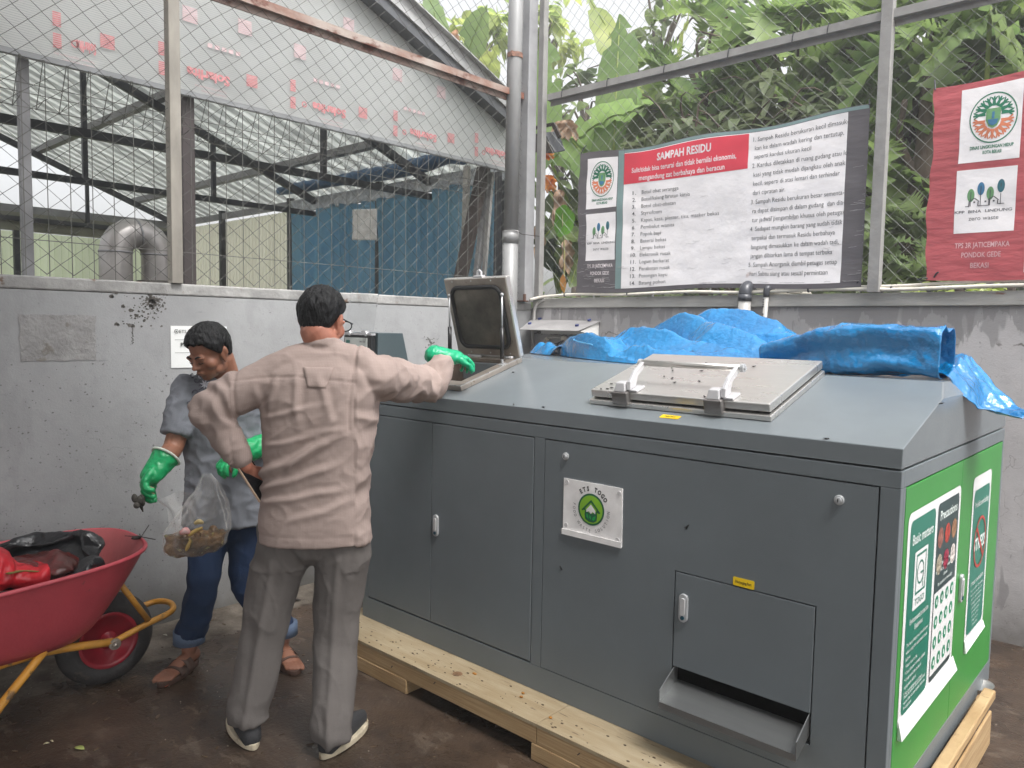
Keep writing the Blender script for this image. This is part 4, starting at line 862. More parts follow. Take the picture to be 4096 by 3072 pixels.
# knots, nails and droppings on the deck
b=MB()
for x,y,r in ((1830,2695,14),(1700,2650,0),):
    if r:
        p=onz(x,y,.1402); b.lathe(p-V(0,0,.001),(0,0,1),[(0,.022),(.0018,.020)],n=12)
b.build('knot',mat('knot',rgb((122,92,66)),rough=.7,var=.3,scale=40),pt)
b=MB()
for x,y in ((1565,2670),(1735,2735),(1980,2910),(2310,3020)): 
    p=ony(x,y,2.028); b.bar(p,p+V(.012,-.003,.012),.003,.003)
b.build('nail',M_dbrown,pt)
crm=mat('crumb_orange',rgb((176,120,50)),rough=.8,var=.2)
rr_=random.Random(4)
for i,(x,y) in enumerate(((1898,2697),(2092,2775),(2202,2873),(2085,2790))):
    p=onz(x,y,.1402); b=MB(); b.ell(p+V(0,0,.003),.008+.004*(i==0),.006,.004,n=8,m=5); tag(b.build('food_crumb',crm,smooth=True),['orange crumb nearest the knot on the pallet deck','orange crumb lying mid pallet deck','brown crumb at the right of the pallet deck near the machine base','small dark-orange crumb just behind the mid-deck crumb'][i],'crumb')
b=MB()
for k in range(110):
    x=rr_.uniform(-3.0,-.8); y=rr_.gauss(2.10,.04)
    if not 2.035<y<2.21: continue
    s=rr_.uniform(.0015,.005); b.ell(V(x,y,.1398),s*1.6,s,s*.6,n=5,m=3)
tag(b.build('sawdust',mat('crumb_dark',rgb((80,62,44)),rough=.9,var=.3,scale=80)),kind='stuff')
# metal bowl on the pallet
p=onz(3940,2778,.142); b=MB(); b.lathe((p.x-.03,p.y+.02,.1405),(-.05,-.05,1),[(0,.022),(.004,.036),(.02,.052),(.028,.058),(.029,.060),(.027,.056),(.018,.048),(.006,.03)],n=28); tag(b.build('metal_bowl',M_steel,smooth=True),'small shiny metal bowl on the pallet behind the wooden rail','bowl')
# ================================================================== BANNERS
def bansurf(x0,x1,z0,z1,seed,sag=.0):
    def f(x,z,d=0):
        u=(x-x0)/(x1-x0); v=(z-z0)/(z1-z0)
        y=4.462+.010*mn.noise(V(x*1.3,z*2.2,seed))+.005*mn.noise(V(x*5,z*9,seed+3))
        e=.012*math.sin(u*math.pi)*(1-v)*0
        dx=(.007*math.sin(z*9+seed) + .004*math.sin(z*31))*(max(0,.08-u)/.08) if x1-x0>1 or True else 0
        dz=.012*math.sin(u*14+seed)*max(0,v-.8)/.2 - .012*math.sin(u*math.pi)*v -.010*math.sin(u*9)*max(0,.2-v)/.2
        return V(x+dx,y-.0010*d-.0006,z+dz)
    return f
M_bgrey=mat('banner_grey',rgb((100,96,100)),rough=.45,var=.06,scale=3,bump=.12,bscale=10,spot=rgb((150,148,150)),spotscale=40,spotamt=.29,stretch=(1,1,4))
M_bwhite=mat('banner_white',rgb((244,240,241)),rough=.45,var=.04,scale=3,bump=.35,bscale=8,spot=rgb((196,176,170)),spotscale=5,spotamt=.33)
M_bred=mat('banner_red',rgb((222,66,84)),rough=.45,var=.05,scale=3)
M_bteal=mat('banner_teal',rgb((128,152,152)),rough=.45,var=.06)
M_bink=mat('banner_ink',rgb((72,72,78)),rough=.6); M_bwt=mat('banner_white_ink',rgb((238,228,230)),rough=.6)
M_lg=mat('logo_green',rgb((30,120,90)),rough=.5); M_lo=mat('logo_orange',rgb((222,132,96)),rough=.5); M_lb=mat('logo_blue',rgb((60,120,160)),rough=.5); M_lt=mat('logo_teal',rgb((48,110,124)),rough=.5); M_ll=mat('logo_light_green',rgb((110,160,110)),rough=.5)
def panel(par,name,m,x0,x1,z0,z1,f,l,nx=None,nz=None):
    q=MB(); nx=nx or max(2,int(abs(x1-x0)/.025)); nz=nz or max(2,int(abs(z1-z0)/.03)); q.grid(lambda u,v:f(x0+(x1-x0)*u,z0+(z1-z0)*v,l),nx,nz); return q.build(name,m,par,smooth=True)
def crest(par,cx,cz,R,f,l=2):
    """oval ring, green branching crown, orange roots, little shield"""
    F=lambda x,y:f(cx+x*R*.92,cz+y*R*1.12,l)
    q=MB(); disc(q,0,0,.95,1.0,F,n=40)
    rr=random.Random(3)
    def br(sgn,q):
        for k in range(9):
            a=R_(8+k*20.5)*sgn; p0=V(math.cos(a)*.34,math.sin(a)*.34+.12*sgn,0); p1=V(math.cos(a)*.86,math.sin(a)*.84,0); d=(p1-p0); n_=V(-d.y,d.x,0).normalized()
            w0,w1=.085,.03
            q.add([F(*(p+n_*w)[:2]) for p,w in ((p0,w0),(p1,w1),(p1,-w1),(p0,-w0))],[(0,1,2,3)])
            for s in (-1,1):
                m=p0+d*.5; e=p0+d*.95+n_*s*.13
                if e.length<.93: q.add([F(*(c)[:2]) for c in (m+n_*.04,e+n_*.03,e-n_*.03,m-n_*.04)],[(0,1,2,3)])
    br(1,q); q.build('crest_crown',M_lg,par)
    q=MB(); br(-1,q); q.build('crest_root',M_lo,par)
    F1=lambda x,y:f(cx+x*R*.92,cz+y*R*1.12,l+1)
    q=MB(); poly(q,[(-.30,.36),(.30,.36),(.30,-.1),(.18,-.34),(0,-.42),(-.18,-.34),(-.30,-.1)],F1); q.build('crest_shield',M_ll,par)
    F2=lambda x,y:f(cx+x*R*.92,cz+y*R*1.12,l+2)
    q=MB(); poly(q,[(-.22,-.08),(.22,-.08),(.16,-.26),(0,-.33),(-.16,-.26)],F2); rect(q,-.05,.05,-.05,.22,F2); q.build('crest_water',M_lb,par)
def houses(par,x0,x1,z0,z1,f,l=2):
    W_=x1-x0; H_=z1-z0; F=lambda x,y:f(x0+x*W_,z0+y*H_,l)
    for i,(cx,top,m) in enumerate(((.17,.72,M_ll),(.40,.95,M_lb),(.62,.75,M_ll),(.86,1.0,M_lt))):
        q=MB(); b0=top-.50; pts=[]
        for k in range(14):
            t=k/13*math.pi; pts.append((cx-math.sin(t)*.085*(1 if k else 1),b0+(top-b0)*(1-math.cos(t))/2))
        pts2=pts+[(2*cx-x,y) for x,y in reversed(pts[1:-1])]; poly(q,pts2,F); q.build('logo_leaf',m,par)
    F3=lambda x,y:f(x0+x*W_,z0+y*H_,l+1)
    q=MB()
    def ln(a,b_,w=.012):
        a=V(*a,0);b_=V(*b_,0);d=(b_-a).normalized(); n_=V(-d.y*H_/W_*0-d.y,d.x,0)*w; q.add([F3(*(p)[:2]) for p in (a+n_,b_+n_,b_-n_,a-n_)],[(0,1,2,3)])
    for cx,top in ((.17,.6),(.40,.8),(.62,.62),(.86,.85)): ln((cx,.05),(cx,top),.008)
    ln((.05,.05),(.14,.05)); ln((.14,.05),(.14,.22)); ln((.13,.22),(.26,.36)); ln((.26,.36),(.37,.22)); ln((.35,.22),(.35,.05)); ln((.35,.05),(.62,.05)); ln((.60,.05),(.60,.25)); ln((.58,.25),(.70,.38)); ln((.70,.38),(.82,.22)); ln((.80,.22),(.80,.08)); ln((.80,.08),(.95,.08))
    for cx in (.26,.52,.71): rect(q,cx-.02,cx+.02,.17,.23,F3)
    q.build('logo_line',M_bink,par)
def sidecol(ban,x0,x1,f):
    panel(ban,'white_panel',M_bwhite,x0,x1,2.400,2.745,f,1); panel(ban,'white_panel',M_bwhite,x0+.002,x1-.004,2.035,2.365,f,1)
    cx=(x0+x1)/2; w_=(x1-x0)
    crest(ban,cx,2.600,.108,f); houses(ban,x0+w_*.18,x1-w_*.18,2.185,2.305,f)
    q=MB(); text(q,'DINAS LINGKUNGAN HIDUP',x0+w_*.18,x1-w_*.12,2.452,.016,lambda x,y:f(x,y,2),bold=.03); text(q,'KOTA BEKASI',x0+w_*.34,x1-w_*.30,2.428,.016,lambda x,y:f(x,y,2),bold=.03); q.build('lettering',M_lg,ban)
    q=MB(); text(q,'KPP  BINA  LINDUNG',x0+w_*.06,x1-w_*.02,2.150,.014,lambda x,y:f(x,y,2),bold=.01); text(q,'zero waste',x0+w_*.26,x1-w_*.22,2.106,.022,lambda x,y:f(x,y,2),bold=-.005); q.build('lettering',M_bink,ban)
# --- residue banner
f1=bansurf(-3.435,-1.455,1.812,2.79,1.0)
bn=thing('banner','grey and white printed banner with a red heading, between column and fence post','banner',(-2.44,4.46,1.84))
panel(bn,'cloth',M_bgrey,-3.435,-1.455,1.812,2.79,f1,0,80,34)
panel(bn,'teal_margin',M_bteal,-3.10,-3.052,1.84,2.785,f1,1); panel(bn,'teal_margin',M_bteal,-3.05,-1.46,2.768,2.786,f1,.8)
sidecol(bn,-3.365,-3.105,f1)
panel(bn,'white_field',M_bwhite,-3.05,-1.57,1.840,2.765,f1,1)
panel(bn,'red_heading',M_bred,-3.05,-2.148,2.545,2.760,f1,2)
F2=lambda x,y:f1(x,y,3)
q=MB(); text(q,'SAMPAH RESIDU',-2.79,-2.40,2.682,.048,F2,bold=.03); text(q,'Sulit/tidak bisa terurai dan tidak bernilai ekonomis,',-2.985,-2.225,2.618,.034,F2,bold=.015); text(q,'mengandung zat berbahaya dan beracun',-2.925,-2.30,2.560,.034,F2,bold=.015); q.build('lettering',M_bwt,bn)
q=MB(); text(q,'TPS 3R JATICEMPAKA',-3.345,-3.125,1.985,.024,lambda x,y:f1(x,y,1.5)); text(q,'PONDOK GEDE',-3.315,-3.155,1.935,.024,lambda x,y:f1(x,y,1.5)); text(q,'BEKASI',-3.278,-3.195,1.885,.024,lambda x,y:f1(x,y,1.5)); q.build('lettering',M_bwt,bn)
L1=('Botol obat serangga','Botol/kaleng larutan kimia','Botol obat-obatan','Styrofoam','Kapas, kasa, plester, tisu, masker bekas','Pembalut wanita','Popok bayi','Baterai bekas','Lampu bekas','Elektronik rusak','Logam berkarat','Perabotan rusak','Potongan kayu','Batang pohon')
Wd=(.283,.365,.262,.158,.573,.255,.155,.198,.192,.238,.228,.236,.218,.206)
q=MB()
for i,l in enumerate(L1):
    z=2.468-i*.0468; text(q,l,-2.903,-2.903+Wd[i]*1.0,z,.025,F2,bold=-.004); text(q,str(i+1)+'.',-2.975,-2.975+(.028 if i<9 else .042),z,.025,F2,bold=.004)
L2=('1. Sampah Residu berukuran kecil dimasuk-','kan ke dalam wadah kering dan tertutup,','seperti kardus ukuran kecil','2. Kardus diletakkan di ruang gudang atau lo-','kasi yang tidak mudah dijangkau oleh anak','kecil, seperti di atas lemari dan terhindar','dari cipratan air.','3. Sampah Residu berukuran besar sementa-','ra dapat disimpan di dalam gudang  dan dia-','tur jadwal pengambilan khusus oleh petugas','4. Sedapat mungkin barang yang sudah tidak','terpakai dan termasuk Residu berbahaya','langsung dimasukkan ke dalam wadah tadi,','jangan dibiarkan lama di tempat terbuka','5. Sampah Anorganik diambil petugas setiap','hari Sabtu siang atau sesuai permintaan')
xe=(518,498,328,531,511,484,200,512,516,516,508,470,494,461,488,441)
for i,l in enumerate(L2):
    z=2.706-i*.0545; x1=ony(3000+.7533*xe[i],620,4.47).x+.004*i/16; text(q,l,-2.118 if l[0] in '12345' else -2.108,x1,z,.027,F2,bold=-.004)
q.build('lettering',M_bink,bn)
q=MB(); rr=random.Random(9)
for (cx,cz,w_,n_) in ((-3.40,2.25,.05,14),(-3.30,1.93,.12,16),(-3.16,1.90,.10,10),(-1.50,2.0,.06,16),(-1.50,2.35,.05,6),(-2.5,2.1,.5,26),(-1.8,2.0,.22,16)):
    for k in range(n_):
        x=cx+rr.uniform(-w_,w_); z=cz+rr.uniform(-.35,.35)*(.25 if .06<w_<.2 else 1); x=min(max(x,-3.43),-1.46); z=min(max(z,1.85),2.77); l_=rr.uniform(.02,.09); P=[f1(min(x+l_*t,-1.46),z+rr.uniform(-.004,.004),1.6) for t in (0,.3,.6,1)]
        q.tube(P,.0008,n=3)
q.build('crease',mat('worn_crease',rgb((186,182,184)),rough=.6),bn)
def tie(par,a,b_): q=MB(); q.tube([a,(Vector(a)+Vector(b_))/2+V(0,0,.008),b_],.004,n=6); q.build('tie',M_black,par)
tie(bn,f1(-3.43,2.785,2),V(-3.40,4.49,2.86)); tie(bn,f1(-1.46,2.785,2),V(-1.47,4.49,2.83)); tie(bn,f1(-3.43,1.85,2),V(-3.46,4.49,1.82)); tie(bn,f1(-1.47,1.84,2),V(-1.53,4.49,1.80))
# --- red banner at the right edge
f2=bansurf(-1.138,.80,1.835,2.83,4.0)
br_=thing('banner','faded red printed banner hanging right of the fence post','banner',(-.2,4.46,1.84))
M_r2=mat('banner_faded_red',rgb((190,92,98)),trans=.1,rough=.45,var=.08,scale=2,bump=.35,bscale=9,spot=rgb((196,140,142)),spotscale=30,spotamt=.30,stretch=(1,1,3))
panel(br_,'cloth',M_r2,-1.138,.80,1.835,2.83,f2,0,80,34)
panel(br_,'white_panel',M_bwhite,-1.012,-.748,2.420,2.797,f2,1); panel(br_,'white_panel',M_bwhite,-1.014,-.752,2.068,2.385,f2,1)
crest(br_,-.868,2.632,.112,f2); houses(br_,-.978,-.790,2.195,2.325,f2)
q=MB(); text(q,'DINAS LINGKUNGAN HIDUP',-.962,-.775,2.482,.016,lambda x,y:f2(x,y,2),bold=.03); text(q,'KOTA BEKASI',-.905,-.825,2.456,.016,lambda x,y:f2(x,y,2),bold=.03); q.build('lettering',M_lg,br_)
q=MB(); text(q,'KPP  BINA  LINDUNG',-1.012,-.765,2.168,.014,lambda x,y:f2(x,y,2)); text(q,'zero waste',-.95,-.82,2.130,.022,lambda x,y:f2(x,y,2),bold=-.005); q.build('lettering',M_bink,br_)
q=MB(); text(q,'TPS 3R JATICEMPAKA',-1.005,-.765,1.995,.025,lambda x,y:f2(x,y,1)); text(q,'PONDOK GEDE',-.972,-.80,1.948,.025,lambda x,y:f2(x,y,1)); text(q,'BEKASI',-.93,-.85,1.897,.025,lambda x,y:f2(x,y,1)); q.build('lettering',mat('faded_ink',rgb((222,180,184)),rough=.6),br_)
panel(br_,'white_field',M_bwhite,-.70,.72,1.87,2.78,f2,1)
tie(br_,f2(-1.13,2.82,2),V(-1.15,4.49,2.87)); tie(br_,f2(-1.13,1.845,2),V(-1.17,4.45,1.835)); tie(br_,f2(-1.10,1.85,2),V(-1.07,4.45,1.875))
# --- notice on the left wall
nt_=thing('notice','white paper notice taped to the left wall behind the stooping man','sign',(-3.9,1.8,1.3))
a=onx(682,1303,-3.897); c=onx(689,1472,-3.897); zt,zb_=a.z,c.z; y0=a.y
b=MB(); b.grid(lambda u,v:V(-3.8965+.0006*math.sin(v*5)*u,y0+.30*u,zb_+(zt-zb_)*v),6,6); solid(b.build('paper',mat('paper_white',rgb((232,234,232)),rough=.6,var=.02),nt_),.0008)
fn_=lambda y,z:V(-3.8915,y,z)
q=MB(); rect(q,y0+.018,y0+.28,zt-.072,zt-.070,fn_); rect(q,y0+.018,y0+.28,zt-.138,zt-.136,fn_); text(q,'ETS TOGO',y0+.042,y0+.16,zt-.036,.016,fn_,bold=.01); text(q,'PERHATIAN',y0+.048,y0+.22,zt-.103,.017,fn_,bold=.04)
for r0,r1 in ((.009,.012),): disc(q,y0+.027,zt-.028,r0,r1,fn_,n=6)
disc(q,y0+.027,zt-.028,0,.004,fn_,n=6); q.build('lettering',mat('notice_ink',rgb((62,66,62)),rough=.6),nt_)
# ================================================================== BLUE TARP ON THE MACHINE
def ridged(x,y,s,seed):
    a=abs(mn.noise(V(x*s,y*s,seed))); return 1-min(1,a*3.2)
def crumple(x,y,z,seed):
    p=V(x,y,z); q=p+.05*V(mn.noise(p*9),mn.noise(p*9+V(5,1,2)),mn.noise(p*9+V(1,7,3)))
    h=0
    for s,a in ((9,.006),(24,.0035),(60,.0012)):
        d,_=mn.voronoi(q*s+V(seed,seed,0)); h+=a*(d[1]-d[0])*-1.0
    w_=V(q.x*2.4+q.y*1.2,q.y*9-q.x*2,q.z*9)+V(seed*3,0,0)
    h+=.030*(.35-abs(mn.noise(w_)))-.007; w_=V(q.x*7-q.y*3,q.y*12,q.z*12)+V(0,seed*2,0); h+=.013*(.3-abs(mn.noise(w_)))-.003
    return h
SR=[ # ridge polylines: (x,y,z) with widths
 ([(-2.62,3.30,1.44),(-2.45,3.22,1.50),(-2.30,3.12,1.53),(-2.16,3.02,1.50),(-2.02,2.93,1.44)],.13,1.2),
 ([(-2.30,3.34,1.50),(-2.12,3.20,1.555),(-1.95,3.12,1.53),(-1.72,3.04,1.505),(-1.48,2.98,1.475),(-1.34,2.95,1.44)],.085,1.5),
 ([(-2.12,3.38,1.55),(-1.90,3.30,1.60),(-1.75,3.22,1.595),(-1.62,3.12,1.575),(-1.40,3.06,1.51),(-1.28,3.0,1.455)],.085,1.5),
 ([(-1.95,3.44,1.60),(-1.78,3.40,1.645),(-1.58,3.38,1.640),(-1.42,3.33,1.585),(-1.26,3.24,1.49)],.11,1.4),
 ([(-1.95,2.95,1.45),(-1.7,2.90,1.445),(-1.4,2.87,1.435),(-1.2,2.86,1.43)],.05,1.0),
]
def segd(p,a,b):
    t=max(0,min(1,((p-a).x*(b-a).x+(p-a).y*(b-a).y)/max(1e-9,((b-a).x**2+(b-a).y**2)))); q=a+(b-a)*t
    return math.hypot(p.x-q.x,p.y-q.y),q.z
def tz(x,y):
    p=V(x,y,0); h=1.405
    for P,wd,k in SR:
        P=[Vector(q) for q in P]; best=0
        for i in range(len(P)-1):
            d,z=segd(p,P[i],P[i+1]); v=(z-1.405)*max(0,1-(d/wd)**1.25*(.55))
            best=max(best,v)
        h=max(h,1.405+best)
    return h
M_tarp=mat('blue_tarp',rgb((0,128,188)),rough=.16,var=.10,scale=3,bump=.5,bscale=36,spec=.8,coat=.4,col2=rgb((0,104,160)))
tp=thing('tarpaulin','crumpled bright blue tarpaulin heaped on the back of the machine top','tarpaulin',(-1.6,3.1,1.41))
def front(x):  # front edge of the heap
    pts=[(-2.80,3.42),(-2.66,3.30),(-2.50,3.16),(-2.30,3.04),(-2.05,2.90),(-1.8,2.80),(-1.5,2.785),(-1.1,2.775),(-.9,2.78)]
    for (a,ya),(c,yc) in zip(pts,pts[1:]):
        if x<=c: t=max(0,(x-a)/(c-a)); return ya+(yc-ya)*t
    return pts[-1][1]
def T(u,v):
    x=-2.76+1.62*u; yf=front(x); yb=3.54; y=yf+(yb-yf)*v
    z=tz(x,y); e=min(1,min(v,1-v)/.10,min(u,1)/.05); e=max(0,e)
    c=crumple(x,y,z,1)
    # turned-under rim
    ph=(y-yf)*19+2.4*mn.noise(V(x*1.3,y*1.0,2))+x*1.5; am=.7+.9*mn.noise(V(x*1.1,y*2,6))
    z=1.4045+(z-1.4045)*(e**.6)+(c*1.0+.012+.036*max(0,am)*(1-abs(math.sin(ph)))**1.2)*max(.12,e)
    if v<.03: z=1.4035+.004*e
    return V(x+.012*mn.noise(V(x*9,y*9,0)),y+(c*.8)*(0 if v<.03 else 1),max(z,1.4035))
b=MB(); b.grid(T,230,110); b.build('tarp_sheet',M_tarp,tp,smooth=True)
# rolled end on the right: open folded sleeve
RC=[(-1.30,2.93,.045),(-1.20,2.93,.060),(-1.08,2.925,.080),(-.96,2.915,.092),(-.84,2.905,.090),(-.74,2.90,.088),(-.655,2.90,.088)]
def RL(u,v):
    t=u*(len(RC)-1); i=min(int(t),len(RC)-2); t-=i; c=[RC[i][k]*(1-t)+RC[i+1][k]*t for k in range(3)]
    r=c[2]; a=R_(-100)+R_(345)*v
    # box-ish section
    ca,sa=math.cos(a),math.sin(a); k=.90/max(abs(ca)**7+abs(sa)**7,1e-6)**(1/7); k*=1+.05*math.sin(a*3+u*3)
    y=c[1]+r*ca*1.12*k; z=1.407+r*.93+r*sa*.92*k
    h=crumple(c[0],y,z,7); fld=.010*math.sin(v*19+u*5)*(1-u)
    n=V(0,ca,sa); p=V(c[0],y,z)+n*(h*1.1+.014+fld)
    if p.z<1.4035: p.z=1.4035+.0004*(v)
    return p
b=MB(); b.grid(RL,120,90); solid(b.build('tarp_roll',M_tarp,tp,smooth=True),.003,-1)
# tail lying over the right hip and sticking out past the side
def TL(u,v):
    e0=[V(-.80,3.02,1.415),V(-.70,2.93,1.420),V(-.640,2.84,1.405),V(-.585,2.86,1.352),V(-.560,2.90,1.300),V(-.515,2.93,1.285),V(-.44,2.93,1.280)]
    e1=[V(-.82,3.42,1.43),V(-.72,3.30,1.46),V(-.655,3.22,1.47),V(-.60,3.18,1.42),V(-.56,3.15,1.36),V(-.49,3.12,1.310),V(-.41,3.02,1.285)]
    def at(E): t=u*(len(E)-1); i=min(int(t),len(E)-2); t-=i; return E[i]*(1-t)+E[i+1]*t
    p=at(e0)*(1-v)+at(e1)*v; p.z+=.022*math.sin(v*3.14)*(.4+math.sin(u*7)*.4)+.006*math.sin(v*21+u*9)
    h=crumple(p.x,p.y,p.z,3); return p+V(.2,-.3,.9)*(h*.9+.012)
b=MB(); b.grid(TL,80,60); solid(b.build('tarp_tail',M_tarp,tp,smooth=True),.002,1)
# small tail at far left
def T2(u,v):
    x=-2.93+.32*u; yf=3.37-.20*u; y=yf+.16*v; a=math.sin(v*math.pi); z=1.405+.055*a*(.35+.65*math.sin(u*2.2+.5))+.010*math.sin(u*14)*a
    return V(x,y,z+(crumple(x,y,z,9)+.010)*a)
b=MB(); b.grid(T2,50,30); b.build('tarp_corner',M_tarp,tp,smooth=True)
# hem seam
b=MB(); P=[V(*q) for q in ((-2.46,3.235,1.515),(-2.43,3.15,1.50),(-2.36,3.06,1.46),(-2.27,3.0,1.44),(-2.16,2.94,1.425))]
b.tube([V(p.x,p.y-.004,tz(p.x,p.y)+.002) for p in crom(P,6)],.003,n=6); b.build('hem',mat('hem_blue',rgb((90,168,214)),rough=.4),tp,smooth=True)
for (px,py,yy) in ((2632,1301,3.35),(2639,1405,3.0),(2597,1389,3.0),(2870,1365,3.1),(2440,1335,3.2),(2925,1433,3.0),(3040,1420,3.0),(3370,1460,2.86),(2770,1440,2.95),(2700,1340,3.3)):
    p=ony(px,py,yy); p=V(p.x,yy,0); z=tz(p.x,yy)+.004; fly(V(p.x,yy,z),V(0,-.3,1),'flies on the blue tarp','small black fly on the blue tarpaulin',1.3)
# ================================================================== WHEELBARROW
M_wred=mat('barrow_red',rgb((182,70,80)),rough=.5,var=.08,scale=4,spot=rgb((112,72,62)),spotscale=12,spotamt=.36,rvar=.1,bump=.06)
M_wredi=mat('barrow_red_inside',rgb((186,98,100)),rough=.55,var=.1,scale=5,spot=rgb((96,58,50)),spotscale=15,spotamt=.36)
M_wyel=mat('barrow_yellow',rgb((200,142,52)),rough=.5,var=.15,scale=6,spot=rgb((104,80,54)),spotscale=18,spotamt=.40)
M_tyre=mat('tyre_rubber',rgb((52,50,50)),rough=.75,var=.2,scale=12,bump=.2,spot=rgb((84,76,66)),spotscale=9,spotamt=.4)
wb=thing('wheelbarrow','red wheelbarrow with yellow frame, loaded with waste bags, by the left wall','wheelbarrow',(-3.40,.95,0))
CXw=-3.44
def tray(inner):
    def f(u,v):
        a=2*math.pi*u; c,s=math.cos(a),math.sin(a); n=3.2
        k=(abs(c)**n+abs(s)**n)**(-1/n)
        # rim ring and bottom ring
        rx,ry=.350,.66; bx,by=.19,.36
        zr=.575+ (.035 if s>0 else 0)*s; zb=.262
        cy=.68; cyb=.74
        t=1-v; tt=t**.75
        x=CXw+k*c*(bx+(rx-bx)*tt); y=cy*tt+cyb*(1-tt)+k*s*(by+(ry-by)*tt)
        z=zb+(zr-zb)*t - (.0 if not inner else 0)
        if inner: x=CXw+(x-CXw)*.985; y=.72+(y-.72)*.985; z+=.006
        return V(x,y,z)
    return f
b=MB(); b.grid(tray(False),72,10); n=len(b.v); b.f.append(tuple(i*11+10 for i in range(72))); b.build('tray',M_wred,wb,smooth=True)
b=MB(); b.grid(tray(True),72,10); b.f.append(tuple(i*11+10 for i in reversed(range(72)))); b.build('tray_inside',M_wredi,wb,smooth=True)
b=MB(); rim=[tray(False)(i/72,0) for i in range(73)]; b.tube(rim+[rim[1]],.009,n=8,cap=False); b.build('rim',M_wred,wb,smooth=True)
wc=V(-3.42,1.205,.196)
w_=MB(); w_.lathe(wc-V(.048,0,0),(1,0,0),[(.02,.112),(0,.122),(0,.150),(.012,.176),(.030,.192),(.048,.196),(.066,.192),(.084,.176),(.096,.150),(.096,.122),(.076,.112),(.02,.112)],n=48); w_.f=w_.f[:-2]; wh_=w_.build('wheel',M_tyre,wb,smooth=True)
for sx in (-1,1):
    w_=MB(); w_.lathe(wc+V(sx*.012,0,0),(sx,0,0),[(.026,.122),(.034,.119),(.030,.105),(.008,.092),(.004,.045),(.034,.034),(.038,.02),(.060,.018)],n=40); w_.build('hub_disc',mat('hub_red',rgb((150,34,48)),rough=.3,var=.12,scale=8),wh_,smooth=True)
w_=MB(); w_.tube([wc-V(.12,0,0),wc+V(.12,0,0)],.009,n=10); w_.build('axle',M_steeld,wh_,smooth=True)
# frame: one bent pipe each side: handle -> under the tray -> fork -> hoop in front of the wheel
XA=.095
for s in (-1,1):
    x=CXw+.02+s*XA*1.0
    P=[V(CXw+s*.30,-.25,.60),V(CXw+s*.24,.15,.42),V(CXw+s*.16,.62,.262),V(CXw+s*.125,.95,.245),V(CXw+.02+s*XA,1.205,.206)]
    b=MB(); b.tube(P,.0165,n=12,smooth=4); b.build('side_pipe',M_wyel,wb,smooth=True)
    b=MB(); b.lathe(V(CXw+.02+s*(XA+.010),1.205,.200),(s,0,0),[(0,.024),(.006,.024),(.007,.014),(.014,.013)],n=16); b.build('axle_nut',M_steeld,wb)
    # support from axle up to tray front
    top=V(CXw+.02+s*.115,1.215,.475); b=MB(); b.tube([top,V(CXw+.02+s*.10,1.345,.262)],.012,n=10); b.build('front_strut',M_wyel,wb,smooth=True)
    # leg
    b=MB(); b.tube([V(CXw+s*.175,.93,.27),V(CXw+s*.225,.77,.13),V(CXw+s*.235,.66,.016),V(CXw+s*.235,.50,.017)],.0165,n=12,smooth=3); b.build('leg',M_wyel,wb,smooth=True)
    b=MB(); b.tube([V(CXw+s*.30,-.25,.60),V(CXw+s*.315,-.36,.645)],.021,n=12); b.build('grip',M_black,wb,smooth=True)
b=MB(); P=[V(CXw+.02-XA,1.205,.206),V(CXw+.02-XA,1.34,.245),V(CXw+.02-XA*.9,1.45,.268),V(CXw+.02,1.485,.275),V(CXw+.02+XA*.9,1.45,.268),V(CXw+.02+XA,1.34,.245),V(CXw+.02+XA,1.205,.206)]
b.tube(P,.013,n=12,smooth=5); b.build('front_hoop',M_wyel,wb,smooth=True)
# bags in the barrow
def bagblob(name,lab,m,parts,disp,vox=.007,group=None):
    q=MB()
    for p in parts: q.ell(*p[:4],n=18,m=12)
    o=remesh(q,name,m,None,vox,4,disp); return tag(o,lab,'waste bag',group)
def bagd(sd,amp=1.0):
    def d(p,n):
        h=crumple(p.x,p.y,p.z,sd)*1.3*amp+.014*amp*mn.noise(p*11+V(sd,0,0)); return p+n*h
    return d
M_bagb=mat('black_bag',(.012,.012,.014),rough=.22,var=.2,bump=.35,bscale=30,spec=.6)
M_bagr=mat('red_bag',rgb((216,44,56)),rough=.25,var=.15,scale=8,bump=.35,bscale=34,trans=.25)
# black sack lining: open ring
b=MB(); ring=[]
for k in range(60):
    a=2*math.pi*k/60; ring.append(V(CXw+.01+(.262+.02*math.sin(a*4))*math.cos(a),.66+(.54+.03*math.sin(a*3))*math.sin(a),.566+.018*math.sin(a*3+1)+.055*max(0,math.sin(a))-.055*max(0,math.cos(a-.35))))
b.tube(ring+[ring[0],ring[1]],[(.040+.014*math.sin(k*.9),.034+.012*math.cos(k*.7)) for k in range(62)],n=16,cap=False)
def rimbag(u,v):
    a=2*math.pi*u; r0=1-v*.5; return V(CXw+.26*math.cos(a)*r0,.67+.53*math.sin(a)*r0,.572+.05*max(0,math.sin(a))*(1-v)-.05*max(0,math.cos(a-.35))-.05*v**.7)
b2=MB(); b2.grid(rimbag,60,8); b2.f.append(tuple(i*9+8 for i in range(60)))
q=MB(); q.add(b.v,b.f); o=remesh(q,'waste_bag',M_bagb,None,.007,2,bagd(3,.9)); tag(o,'open black bin bag lining the red wheelbarrow','waste bag')
q=MB(); q.add(b2.v,b2.f)
for i in range(len(b2.v)):
    p=Vector(b2.v[i]); b2.v[i]=tuple(p+V(0,0,.012*mn.noise(p*14)))
b2.build('bag_lining',M_bagb,o,smooth=True)
bagblob('waste_bag','torn bright red plastic bag in front inside the black bin bag',M_bagr,[(V(CXw+.05,.76,.575),.13,.13,.105),(V(CXw+.09,.90,.55),.08,.10,.06),(V(CXw+.06,.60,.575),.10,.12,.08)],bagd(5,1.2))
